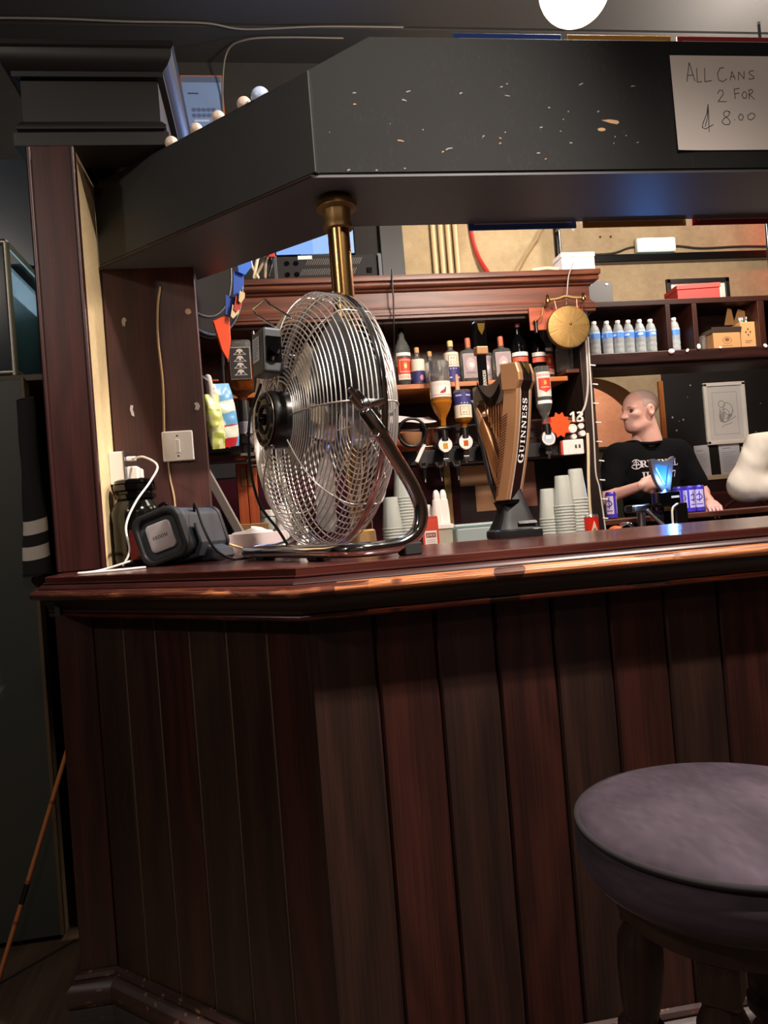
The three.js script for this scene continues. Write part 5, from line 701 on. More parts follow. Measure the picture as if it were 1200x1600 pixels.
  const cl = 'small white paper crumb stuck on the front edge of the pigeonhole shelf'; for (const [x, y, r] of [[2.44, 2.07, 0.022], [2.545, 2.07, 0.013], [2.622, 2.09, 0.018], [2.765, 2.078, 0.01], [3.07, 2.075, 0.016]]) single('paper_scrap', cl, 'paper scrap', ball(r, 8).scale(1, 0.7, 0.3), m.paper, [x, y, -2.916], [0, 0, x * 9], 'white scraps along the shelf edge');
}
{
  const c = thing('opposite_counter', 'wooden drinks ledge and counter on the opposite side of the bar', 'counter'); part('ledge', BX(1.6, 3.6, 1.045, 1.078, -3.0, -2.72, 0.006, 0), m.corn, c); part('counter_front', BX(1.6, 3.6, 0.0, 1.045, -2.98, -2.9, 0.004), m.plank[0], c); part('bracket', BX(2.67, 2.69, 0.97, 1.045, -2.9, -2.76, 0.002), m.corn, c); part('bracket', BX(1.9, 1.92, 0.97, 1.045, -2.9, -2.76, 0.002), m.corn, c); part('service_shelf', BX(1.6, 3.6, 0.965, 0.985, -2.9, -2.3, 0.004, 0), m.dark, c); part('service_front', BX(1.6, 3.6, 0, 0.965, -2.36, -2.32, 0.004), m.dark, c);
  const ct = canvas(512, 256, (g, w, h) => { g.fillStyle = '#4a3cc0'; g.fillRect(0, 0, w, h); for (const x of [20, 190, 350]) { g.fillStyle = '#ded0e8'; g.fillRect(x, 26, 130, 190); g.strokeStyle = '#2a1a8a'; g.lineWidth = 12; g.beginPath(); g.moveTo(x + 20, 90); g.quadraticCurveTo(x + 70, 50, x + 105, 110); g.quadraticCurveTo(x + 70, 150, x + 20, 130); g.stroke(); g.fillStyle = '#3a2ab0'; g.fillRect(x + 56, 40, 14, 120); g.fillRect(x + 18, 178, 90, 10); } });
  ct.wrapS = THREE.RepeatWrapping;
  const can = thing('drink_can', 'purple and white tall can standing alone on the ledge, left of the harp lamp', 'can', [1.925, 1.0785, -2.82], 0.4); part('can_wall', at(cyl(0.032, 0.032, 0.142, 36, true), 0, 0.078, 0), print(ct, 0.3), can); part('can_base', lathe([[0, 0.004], [0.022, 0], [0.026, 0.002], [0.032, 0.01]], 28), m.steel, can); part('can_top', at(lathe([[0.032, 0], [0.0265, 0.01], [0.0255, 0.0115], [0.024, 0.008], [0, 0.008]], 28), 0, 0.148, 0), M(0x7a6ae0, 0.3, 0.8), can);
  [[2.352, -2.82, 0.2, 'purple and white tall can nearest the harp lamp in a row of four'], [2.418, -2.815, 1.5, 'purple and white tall can, second from the harp lamp in a row'], [2.484, -2.82, 2.7, 'purple and white tall can at the far end of the row of four'], [2.45, -2.88, 0.9, 'purple and white tall can behind the row beside the harp lamp']].forEach((q) => copy(can, [q[0], 1.0785, q[1]], q[2], q[3]));
  // lit harp on its font
  const h = thing('harp_lamp', 'small lit blue harp emblem on a black beer font at the opposite counter', 'beer tap', [2.15, 0.985, -2.6], 0.1);
  part('font_box', [at(B(0.13, 0.08, 0.09, 0.006), 0, 0.185, 0), at(B(0.1, 0.15, 0.07, 0.006), 0.0, 0.075, 0)], m.blackGloss, h); part('label_strip', at(B(0.05, 0.012, 0.002, 0.0005), 0.03, 0.195, 0.046), m.white, h); part('gold_band', at(B(0.07, 0.022, 0.004, 0.001), -0.01, 0.13, 0.046), m.gold, h);
  const hs = new THREE.Shape(); hs.moveTo(-0.02, 0); hs.bezierCurveTo(-0.07, 0.05, -0.085, 0.12, -0.085, 0.185); hs.bezierCurveTo(-0.06, 0.205, -0.03, 0.17, 0.005, 0.175); hs.bezierCurveTo(0.03, 0.18, 0.05, 0.195, 0.062, 0.2); hs.bezierCurveTo(0.075, 0.195, 0.072, 0.17, 0.06, 0.165); hs.lineTo(0.028, 0.01); hs.lineTo(0.02, 0); hs.closePath(); const hh = new THREE.Path(); hh.moveTo(-0.012, 0.03); hh.bezierCurveTo(-0.045, 0.06, -0.062, 0.11, -0.064, 0.16); hh.bezierCurveTo(-0.04, 0.17, -0.01, 0.145, 0.022, 0.152); hh.lineTo(0.034, 0.16); hh.lineTo(0.006, 0.032); hh.closePath(); hs.holes.push(hh);
  part('harp_frame', at(ext(hs, 0.03, 0.004, 2), 0, 0.225, -0.015), M(0xa8a09a, 0.3, 0.85), h);
  part('glowing_strings', at(ext([[-0.012, 0.034], [-0.04, 0.066], [-0.058, 0.115], [-0.06, 0.155], [-0.035, 0.16], [0.018, 0.15], [0.028, 0.152], [0.004, 0.036]], 0.008, 0.001), 0, 0.225, -0.006), new THREE.MeshStandardMaterial({ color: 0x1a3a80, emissive: 0x3a8cf0, emissiveIntensity: 0.75 }), h); part('bright_string', at(rod([-0.05, 0.14, 0.004], [-0.005, 0.045, 0.004], 0.004, 6), 0, 0.225, 0), new THREE.MeshStandardMaterial({ color: 0x80b0ff, emissive: 0x8cc4ff, emissiveIntensity: 1.1 }), h); part('harp_foot', at(lathe([[0.045, 0], [0.03, 0.012], [0.022, 0.03], [0, 0.032]].reverse(), 24).scale(1, 1, 0.6), 0, 0.224, 0), M(0x9ab8e8, 0.2, 1), h);
  const hl = new THREE.PointLight(0x5aa0ff, 0.35, 0, 2); hl.position.set(0, 0.3, 0.05); hl.shadow.radius = 1; hl.castShadow = true; hl.name = 'harp_light'; h.add(hl);
  const f2 = thing('steel_font', 'chrome beer font head tilted forward beside the harp lamp', 'beer tap', [1.99, 0.985, -2.62], 0.35); part('head', at(B(0.15, 0.045, 0.07, 0.012), 0, 0.145, 0), m.steel, f2); part('column', at(cyl(0.022, 0.03, 0.14, 20), 0.02, 0.07, 0), m.steel, f2); part('tap_spout', rod([0.04, 0.13, 0.03], [0.09, 0.04, 0.09], 0.014, 12), m.steel, f2); part('tap_handle', rod([0.06, 0.12, 0.04], [0.12, 0.06, 0.09], 0.012, 10), m.black, f2);
  single('card_reader', 'black upright card reader in front of the harp lamp', 'card reader', [at(B(0.07, 0.16, 0.02, 0.006), 0, 0.08, 0)], m.black, [2.175, 0.985, -2.49]); single('reader_cable', 'white cable looping up beside the black card reader', 'cable', tube([[2.11, 0.986, -2.47], [2.115, 1.08, -2.48], [2.125, 1.12, -2.485], [2.15, 1.14, -2.48]], 0.006, 24, 7), m.white);
  const or = single('orange_fruit', 'orange half sitting behind the bar top near the gantry upright', 'fruit', ball(0.042, 20).scale(1, 0.75, 1), M(0xd8641c, 0.6), [1.79, 1.0165, -2.5]); single('chrome_pipe', 'small bent chrome pipe beside the orange half', 'pipe', tube([[1.82, 0.986, -2.55], [1.83, 1.04, -2.52], [1.86, 1.055, -2.5], [1.885, 1.03, -2.49], [1.885, 0.986, -2.49]], 0.011, 30, 10), m.chrome);
  // far wall
  const em = thing('emergency_light', 'glowing green-white emergency light on the far wall above the shelf', 'light', [3.2, 3.235, -4.33]); part('housing', at(B(0.34, 0.12, 0.05, 0.012), 0, 0, -0.03), M(0xd8e4dc, 0.4), em); part('light_lens', at(B(0.3, 0.1, 0.03, 0.02), 0, 0, 0.006), new THREE.MeshStandardMaterial({ color: 0xe8fff4, emissive: 0xc8ffe4, emissiveIntensity: 1.6 }), em); const el = new THREE.RectAreaLight(0xd0ffe8, I_EXIT, 0.3, 0.1); el.position.set(0, -0.01, 0.03); el.rotation.y = Math.PI; el.name = 'emergency_panel_light'; em.add(el);
  single('light_cable', 'black cable running along the far wall either side of the emergency light', 'cable', tube([[2.3, 3.19, -4.385], [2.8, 3.185, -4.385], [3.02, 3.235, -4.385], [3.38, 3.235, -4.385], [3.62, 3.21, -4.385], [4.0, 3.215, -4.385], [4.5, 3.2, -4.385]], 0.009, 70, 6), M(0x2a2420, 0.6));
  const rl = thing('red_bulb', 'red glowing bulb on the far wall beyond the frame', 'light', [4.62, 3.34, -4.15]); part('bulb_glow', ball(0.03), new THREE.MeshStandardMaterial({ color: 0xff3010, emissive: 0xff2a10, emissiveIntensity: 3 }), rl); part('holder', at(cyl(0.02, 0.02, 0.04), 0, 0.04, 0), m.black, rl); const rp = new THREE.PointLight(0xff3412, I_RED, 0, 2); rp.shadow.radius = 1.5; rp.castShadow = true; rp.name = 'red_light'; rl.add(rp);
  for (const [x, y] of [[2.74, 3.42], [2.83, 3.42], [2.75, 3.33], [2.84, 3.33]]) single('wall_plug', 'old dark screw hole on the far wall left of the emergency light', 'screw hole', cyl(0.01, 0.01, 0.006, 10).rotateX(Math.PI / 2), M(0x4a3a28, 0.8), [x, y, -4.398], undefined, 'screw holes left of the emergency light');
  // sketch picture: a thin loose drawing of a hugging pair
  const dt = canvas(256, 350, (g, w, h) => { g.fillStyle = '#d2d0cc'; g.fillRect(0, 0, w, h); g.strokeStyle = '#8a8884'; g.lineWidth = 2; g.strokeRect(44, 46, w - 88, h - 92); g.strokeStyle = 'rgba(70,70,72,0.75)'; g.lineWidth = 3; const E = (x, y, a, b, r) => { g.beginPath(); g.ellipse(x, y, a, b, r, 0, 7); g.stroke(); }; E(104, 118, 22, 20, 0.2); E(146, 150, 30, 40, -0.4); E(118, 190, 34, 42, 0.3); g.beginPath(); g.moveTo(92, 140); g.bezierCurveTo(80, 190, 100, 240, 130, 226); g.bezierCurveTo(160, 216, 180, 210, 196, 196); g.stroke(); g.beginPath(); g.moveTo(130, 180); g.bezierCurveTo(160, 200, 190, 170, 176, 150); g.stroke(); g.beginPath(); g.moveTo(96, 262); g.bezierCurveTo(110, 240, 140, 250, 170, 232); g.stroke(); g.fillStyle = 'rgba(80,80,82,0.35)'; g.beginPath(); g.ellipse(104, 196, 18, 34, 0.3, 0, 7); g.fill(); g.beginPath(); g.ellipse(150, 200, 26, 10, -0.5, 0, 7); g.fill(); });
  const pc = thing('framed_drawing', 'white framed pencil drawing of two hugging figures on the dark far wall', 'picture', [3.70, 1.835, -4.37], 0); part('frame', [at(B(0.37, 0.03, 0.025, 0.004), 0, 0.24, 0), at(B(0.37, 0.03, 0.025, 0.004), 0, -0.24, 0), at(B(0.03, 0.5, 0.025, 0.004), -0.17, 0, 0), at(B(0.03, 0.5, 0.025, 0.004), 0.17, 0, 0)], m.white, pc); part('drawing', at(new THREE.PlaneGeometry(0.33, 0.47), 0, 0, 0.002), print(dt, 0.5), pc); part('backing', at(B(0.35, 0.49, 0.006, 0.001), 0, 0, -0.006), m.grey, pc);
  const nt = canvas(128, 180, (g, w, h) => { g.fillStyle = '#cfd2d8'; g.fillRect(0, 0, w, h); g.fillStyle = '#8a8c94'; g.fillRect(20, 26, 50, 4); for (let i = 0; i < 10; i++) g.fillRect(16, 50 + i * 11, rr(60, 96), 2); });
  const note = (l, x, y, w, h, r) => { const o = single('paper_notice', l, 'paper notice', at(B(w, h, 0.003, 0.0005), 0, 0, 0), m.paper, [x, y, -4.382], [0, 0, r]); part('print', at(new THREE.PlaneGeometry(w * 0.98, h * 0.98), 0, 0, 0.0019), print(nt, 0.85), o); };
  note('white printed notice pinned behind the seated arm of the man, under the drawing', 3.47, 1.45, 0.13, 0.27, 0.03); note('white printed notice pinned directly below the framed drawing', 3.715, 1.452, 0.185, 0.285, 0.03); note('white printed notice near the white sleeve, rightmost of three', 3.87, 1.49, 0.1, 0.12, 0);
  for (let i = 0; i < 16; i++) { const x = rr(3.22, 4.1), y = rr(1.62, 2.1); if (Math.abs(x - 3.7) < 0.22) continue; single('paint_nick', 'tiny pale paint nick on the dark far wall', 'paint chip', cyl(rr(0.003, 0.009), 0.004, 0.003, 7).rotateX(Math.PI / 2), M(0xa8a8a4, 0.8), [x, y, -4.384], [0, 0, i], 'nicks on the dark far wall'); }
  const be = thing('bench_seat', 'dark red padded bench back against the far wall', 'bench', [3.9, 0, -4.25]); part('back_pad', at(B(1.6, 0.55, 0.12, 0.03), 0, 0.92, -0.02), M(0x3c1416, 0.6), be); part('seat_pad', at(B(1.6, 0.12, 0.45, 0.03), 0, 0.45, 0.2), M(0x3c1416, 0.6), be); part('plinth', at(B(1.56, 0.39, 0.4, 0.01), 0, 0.195, 0.18), m.dark, be); part('pad_roll', at(new THREE.TorusGeometry(0.28, 0.012, 8, 30, Math.PI), -0.2, 0.85, 0.04), M(0x551c1e, 0.6), be);
  const df = thing('picture_frame', 'orange wooden picture frame on the salmon wall beyond the arch', 'picture', [2.78, 2.0, -6.08]); part('frame', [at(B(0.04, 0.6, 0.03, 0.004), -0.2, 0, 0), at(B(0.04, 0.6, 0.03, 0.004), 0.2, 0, 0), at(B(0.44, 0.04, 0.03, 0.004), 0, 0.3, 0), at(B(0.44, 0.04, 0.03, 0.004), 0, -0.3, 0)], m.shelf, df); part('picture_sheet', at(B(0.38, 0.58, 0.01, 0.001), 0, 0, -0.005), M(0x7a6a58, 0.7), df);
  const gc = thing('green_cabinet', 'low dark green cabinet behind the man in the room beyond the arch', 'cabinet', [3.0, 0, -5.4]); part('carcass', at(B(0.7, 1.66, 0.4, 0.01), 0, 0.83, 0), M(0x26302a, 0.6), gc); part('top', at(B(0.74, 0.03, 0.44, 0.005), 0, 1.675, 0), M(0x26302a, 0.6), gc);
  const cw = thing('crystal_shade', 'glass-drop ceiling shade just showing under the canopy', 'lamp shade', [1.50, 2.53, -1.95]); const drops = []; for (let i = 0; i < 16; i++) { const a = i / 16 * Math.PI * 2; const g = new THREE.OctahedronGeometry(0.022); g.scale(0.9, 1.3, 0.9); drops.push(at(g, Math.cos(a) * 0.12, 0.02 * (i % 3), Math.sin(a) * 0.12)); } for (const d of drops) part('crystal_drop', d, M(0xf4ece0, 0.05, 0, { transmission: 0.7, thickness: 0.02, ior: 1.5 }), cw); part('ring', at(new THREE.TorusGeometry(0.12, 0.005, 8, 40).rotateX(Math.PI / 2), 0, 0.07, 0), m.brass, cw); part('wall_arm', rod([0, 0.07, 0], [0.16, 0.2, -0.73], 0.006, 6), m.brass, cw); part('spokes', [rod([-0.12, 0.07, 0], [0.12, 0.07, 0], 0.003, 6), rod([0, 0.07, -0.12], [0, 0.07, 0.12], 0.003, 6)], m.brass, cw);
}

// ---------------------------------------------------------------- people: one continuous body from a distance field
function surfaceNets(f, lo, hi, cell) {
  const n = [0, 1, 2].map((k) => Math.ceil((hi[k] - lo[k]) / cell) + 1), S = new Float32Array(n[0] * n[1] * n[2]), id = (i, j, k) => i + n[0] * (j + n[1] * k);
  for (let k = 0; k < n[2]; k++) for (let j = 0; j < n[1]; j++) for (let i = 0; i < n[0]; i++) S[id(i, j, k)] = f(lo[0] + i * cell, lo[1] + j * cell, lo[2] + k * cell);
  const vi = new Int32Array(S.length).fill(-1), pos = [], idx = [];
  for (let k = 0; k < n[2] - 1; k++) for (let j = 0; j < n[1] - 1; j++) for (let i = 0; i < n[0] - 1; i++) {
    let c = 0, x = 0, y = 0, z = 0, neg = 0; const v = (a, b, d) => S[id(i + a, j + b, k + d)];
    for (let q = 0; q < 8; q++) if (v(q & 1, (q >> 1) & 1, q >> 2) < 0) neg++;
    if (!neg || neg === 8) continue;
    const E = (a, b) => { const A = v(...a), Bv = v(...b); if ((A < 0) !== (Bv < 0)) { const t = A / (A - Bv); x += a[0] + (b[0] - a[0]) * t; y += a[1] + (b[1] - a[1]) * t; z += a[2] + (b[2] - a[2]) * t; c++; } };
    for (const p of [0, 1]) for (const q of [0, 1]) { E([0, p, q], [1, p, q]); E([p, 0, q], [p, 1, q]); E([p, q, 0], [p, q, 1]); }
    vi[id(i, j, k)] = pos.length / 3; pos.push(lo[0] + (i + x / c) * cell, lo[1] + (j + y / c) * cell, lo[2] + (k + z / c) * cell);
  }
  const quad = (a, b, c, d, fl) => { if (a < 0 || b < 0 || c < 0 || d < 0) return; fl ? idx.push(a, b, c, a, c, d) : idx.push(a, c, b, a, d, c); };
  for (let k = 1; k < n[2] - 1; k++) for (let j = 1; j < n[1] - 1; j++) for (let i = 1; i < n[0] - 1; i++) {
    const s = S[id(i, j, k)] < 0, V4 = (a, b, c, d) => [a, b, c, d].map((q) => vi[id(...q)]);
    if (s !== (S[id(i + 1, j, k)] < 0)) quad(...V4([i, j - 1, k - 1], [i, j, k - 1], [i, j, k], [i, j - 1, k]), s);
    if (s !== (S[id(i, j + 1, k)] < 0)) quad(...V4([i - 1, j, k - 1], [i - 1, j, k], [i, j, k], [i, j, k - 1]), s);
    if (s !== (S[id(i, j, k + 1)] < 0)) quad(...V4([i - 1, j - 1, k], [i, j - 1, k], [i, j, k], [i - 1, j, k]), s);
  }
  const g = new THREE.BufferGeometry(); g.setAttribute('position', new THREE.Float32BufferAttribute(pos, 3)); g.setIndex(idx); g.computeVertexNormals(); return g;
}
const smin = (a, b, k) => { const h = Math.max(k - Math.abs(a - b), 0) / k; return Math.min(a, b) - h * h * k * 0.25; };
const cap = (x, y, z, a, b, r0, r1) => { const bx = b[0] - a[0], by = b[1] - a[1], bz = b[2] - a[2], px = x - a[0], py = y - a[1], pz = z - a[2], t = Math.max(0, Math.min(1, (px * bx + py * by + pz * bz) / (bx * bx + by * by + bz * bz + 1e-9))); return Math.hypot(px - bx * t, py - by * t, pz - bz * t) - (r0 + (r1 - r0) * t); };
const ell = (x, y, z, c, r) => { const k = Math.hypot((x - c[0]) / r[0], (y - c[1]) / r[1], (z - c[2]) / r[2]); return (k - 1) * Math.min(r[0], r[1], r[2]); };
const bones = (L, k) => (x, y, z) => { let d = 1; for (const b of L) d = smin(d, b.length === 4 ? cap(x, y, z, ...b) : ell(x, y, z, ...b), k); return d; };
// head facing +z, chin at y 0, crown at about 0.235
function headField(x, y, z) {
  const ax = Math.abs(x);
  let d = ell(x, y, z, [0, 0.155, -0.012], [0.074, 0.08, 0.096]);
  d = smin(d, ell(x, y, z, [0, 0.09, 0.028], [0.06, 0.085, 0.066]), 0.03);
  d = smin(d, ell(x, y, z, [0, 0.03, 0.052], [0.04, 0.034, 0.036]), 0.03);                     // jaw and chin
  d = smin(d, cap(ax, y, z, [0.045, 0.045, 0.0], [0.03, 0.02, 0.05], 0.018, 0.014), 0.025);
  d = smin(d, cap(x, y, z, [0, 0.125, 0.088], [0, 0.088, 0.109], 0.008, 0.013), 0.014);       // nose
  d = smin(d, cap(ax, y, z, [0.001, 0.086, 0.105], [0.013, 0.084, 0.094], 0.008, 0.008), 0.008);
  d = smin(d, cap(ax, y, z, [0.012, 0.137, 0.082], [0.044, 0.136, 0.062], 0.008, 0.008), 0.014); // brow
  d = smin(d, ell(ax, y, z, [0.04, 0.097, 0.062], [0.02, 0.016, 0.018]), 0.02);                // cheek
  d = -smin(-d, ell(ax, y, z, [0.031, 0.119, 0.086], [0.016, 0.011, 0.015]), 0.012);           // eye socket
  d = smin(d, cap(ax, y, z, [0, 0.064, 0.089], [0.022, 0.063, 0.076], 0.0065, 0.004), 0.006);  // lips
  d = smin(d, cap(ax, y, z, [0, 0.054, 0.087], [0.019, 0.055, 0.076], 0.007, 0.004), 0.006);
  const ear = Math.max(ell(ax, y, z, [0.077, 0.108, -0.012], [0.014, 0.034, 0.021]), -ell(ax, y, z, [0.087, 0.111, -0.008], [0.007, 0.02, 0.011]));
  return smin(d, ear, 0.008);
}
// hand reaching along +x from the wrist at 0, back of the hand up (+y), thumb on the +z side; curl in radians
function handField(curl, thumb) {
  const L = [[[0, 0, 0], [0.03, 0, 0], 0.026, 0.024], [[0.03, 0, -0.022], [0.085, 0.002, -0.028], 0.016, 0.013], [[0.03, 0, 0.0], [0.09, 0.004, -0.008], 0.017, 0.013], [[0.03, 0, 0.015], [0.09, 0.004, 0.013], 0.016, 0.013], [[0.03, 0, 0.024], [0.086, 0.002, 0.031], 0.016, 0.012]];
  const fs = [];
  [[-0.03, 0.06], [-0.01, 0.076], [0.012, 0.082], [0.033, 0.073]].forEach(([z, len], i) => { let a = -curl[i] * 0.5, p = [0.088, 0.002, z]; for (let s = 0; s < 3; s++) { const l = len * [0.45, 0.32, 0.23][s], q = [p[0] + Math.cos(a) * l, p[1] + Math.sin(a) * l, p[2]]; fs.push([p, q, 0.0092 - s * 0.0008, 0.0085 - s * 0.0008]); p = q; a -= curl[i] * 0.9; } });
  const T = [[[0.022, -0.006, 0.026], [0.052, -0.014, 0.046], 0.015, 0.0115], [[0.052, -0.014, 0.046], [0.08, -0.02 - thumb * 0.01, 0.05 - thumb * 0.01], 0.0105, 0.0095], [[0.08, -0.02 - thumb * 0.01, 0.05 - thumb * 0.01], [0.1, -0.026 - thumb * 0.014, 0.042 - thumb * 0.02], 0.0095, 0.008]];
  const palm = bones(L, 0.016), th = bones(T, 0.008);
  return (x, y, z) => { let d = palm(x, y, z); d = smin(d, th(x, y, z), 0.012); let e = 1; for (const f of fs) e = Math.min(e, cap(x, y, z, ...f)); return smin(d, e, 0.007); };
}
const place = (g, o, ry, rest = []) => { const mt = new THREE.Matrix4().compose(V(...o), new THREE.Quaternion().setFromEuler(new THREE.Euler(rest[0] ?? 0, ry, rest[1] ?? 0, 'YXZ')), V((rest[2] ?? 1) * 1.04, rest[2] ?? 1, (rest[2] ?? 1) * 1.12)); return g.clone().applyMatrix4(mt); };
const handGeo = (curl, thumb) => surfaceNets(handField(curl, thumb), [-0.035, -0.11, -0.06], [0.2, 0.04, 0.08], 0.0034);
const headGeo = surfaceNets((x, y, z) => smin(headField(x, y, z), cap(x, y, z, [0, 0.05, -0.02], [0, -0.06, -0.035], 0.06, 0.068), 0.03), [-0.1, -0.07, -0.125], [0.1, 0.25, 0.13], 0.0042);
// joints: everything in the person's own frame (floor at y 0, facing +z)
function person(label, pos, turn, J, skin, clothes) {
  const P = thing('person', label, 'person', pos, turn);
  const torso = [[[0, 1.0, 0], [0.16, 0.13, 0.11]], [[0, 1.16, 0.015], [0.165, 0.17, 0.122]], [[0, 1.33, 0.0], [0.175, 0.15, 0.115]], [[J.sR[0] * 0.55, J.sR[1] - 0.015, 0], [J.sR[0], J.sR[1] - 0.02, J.sR[2]], 0.07, 0.064], [[J.sL[0] * 0.55, J.sL[1] - 0.015, 0], [J.sL[0], J.sL[1] - 0.02, J.sL[2]], 0.07, 0.064], [[J.neck[0] - 0.03, J.neck[1] - 0.03, -0.02], [J.sR[0] * 0.75, J.sR[1] + 0.015, -0.01], 0.05, 0.045], [[J.neck[0] + 0.03, J.neck[1] - 0.03, -0.02], [J.sL[0] * 0.75, J.sL[1] + 0.015, -0.01], 0.05, 0.045]];
  const neck = [[J.neck, [J.head[0], J.head[1] + 0.02, J.head[2] - 0.01], 0.07, 0.062]];
  const armU = [[J.sR, J.eR, 0.056, 0.043], [J.sL, J.eL, 0.056, 0.043]], armF = [[J.eR, J.wR, 0.043, 0.028], [J.eL, J.wL, 0.043, 0.028]];
  const legs = [[[-0.09, 0.95, 0], [-0.1, 0.5, 0.02], 0.09, 0.06], [[-0.1, 0.5, 0.02], [-0.1, 0.09, -0.02], 0.06, 0.042], [[0.09, 0.95, 0], [0.1, 0.5, 0.02], 0.09, 0.06], [[0.1, 0.5, 0.02], [0.1, 0.09, -0.02], 0.06, 0.042], [[-0.1, 0.05, -0.03], [-0.11, 0.035, 0.14], 0.045, 0.032], [[0.1, 0.05, -0.03], [0.11, 0.035, 0.14], 0.045, 0.032]];
  const body = surfaceNets(bones([...torso, ...neck, ...armU, ...armF, ...legs], 0.05), [-0.55, -0.02, -0.3], [0.55, 1.72, 0.45], 0.0135);
  const hd = place(headGeo, J.head, J.face, [J.nod ?? 0, J.roll ?? 0, J.hs ?? 1]);
  const hands = (J.hands ?? []).map(([w, m4, curl, th]) => handGeo(curl, th).applyMatrix4(m4));
  part('body', [body, hd, ...hands], skin, P);
  const off = clothes.loose ?? 0.014, fS = bones([...torso, ...armU.map((q, i) => { const t = clothes.sleeve, A = q[0], E = q[1]; return [A, [A[0] + (E[0] - A[0]) * Math.min(1, t), A[1] + (E[1] - A[1]) * Math.min(1, t), A[2] + (E[2] - A[2]) * Math.min(1, t)], q[2] + 0.008 + (clothes.puff ?? 0), q[3] + (clothes.sleeve < 1 ? 0.022 : 0.012) + (clothes.puff ?? 0) * 0.7]; }), ...(clothes.sleeve > 1 ? armF.map((q) => [q[0], [q[0][0] + (q[1][0] - q[0][0]) * (clothes.sleeve - 1), q[0][1] + (q[1][1] - q[0][1]) * (clothes.sleeve - 1), q[0][2] + (q[1][2] - q[0][2]) * (clothes.sleeve - 1)], q[2] + 0.012 + (clothes.puff ?? 0) * 0.5, q[3] + 0.012]) : [])], 0.05), nz = vnoise(clothes.seed);
  const shirt = surfaceNets((x, y, z) => Math.max(fS(x, y, z) - off - (clothes.fold ?? 0.009) * (nz(x * 14 + 50 + y * 6, y * 9 + z * 7 + 50, 999, 999) + 0.5 * nz(x * 30 + 90, y * 22 + z * 20 + 90, 999, 999) - 0.75), -(y - 0.9), y - (J.collar ?? 1.47), -cap(x, y, z, [J.neck[0], J.neck[1] - 0.01, J.neck[2] + 0.012], [J.head[0], J.head[1] + 0.05, J.head[2] + 0.01], 0.066, 0.085)), [-0.6, 0.86, -0.3], [0.6, 1.6, 0.5], 0.0115);
  part(clothes.name ?? 'shirt', shirt, clothes.mat, P);
  const tr = surfaceNets((x, y, z) => Math.max(bones([[[0, 0.98, 0], [0.16, 0.12, 0.11]], ...legs.slice(0, 4)], 0.05)(x, y, z) - 0.012, y - 0.97, 0.1 - y), [-0.35, 0.05, -0.25], [0.35, 1.05, 0.3], 0.0145); part('trousers', tr, m.jeans, P);
  return { P, torso: fS, off };
}
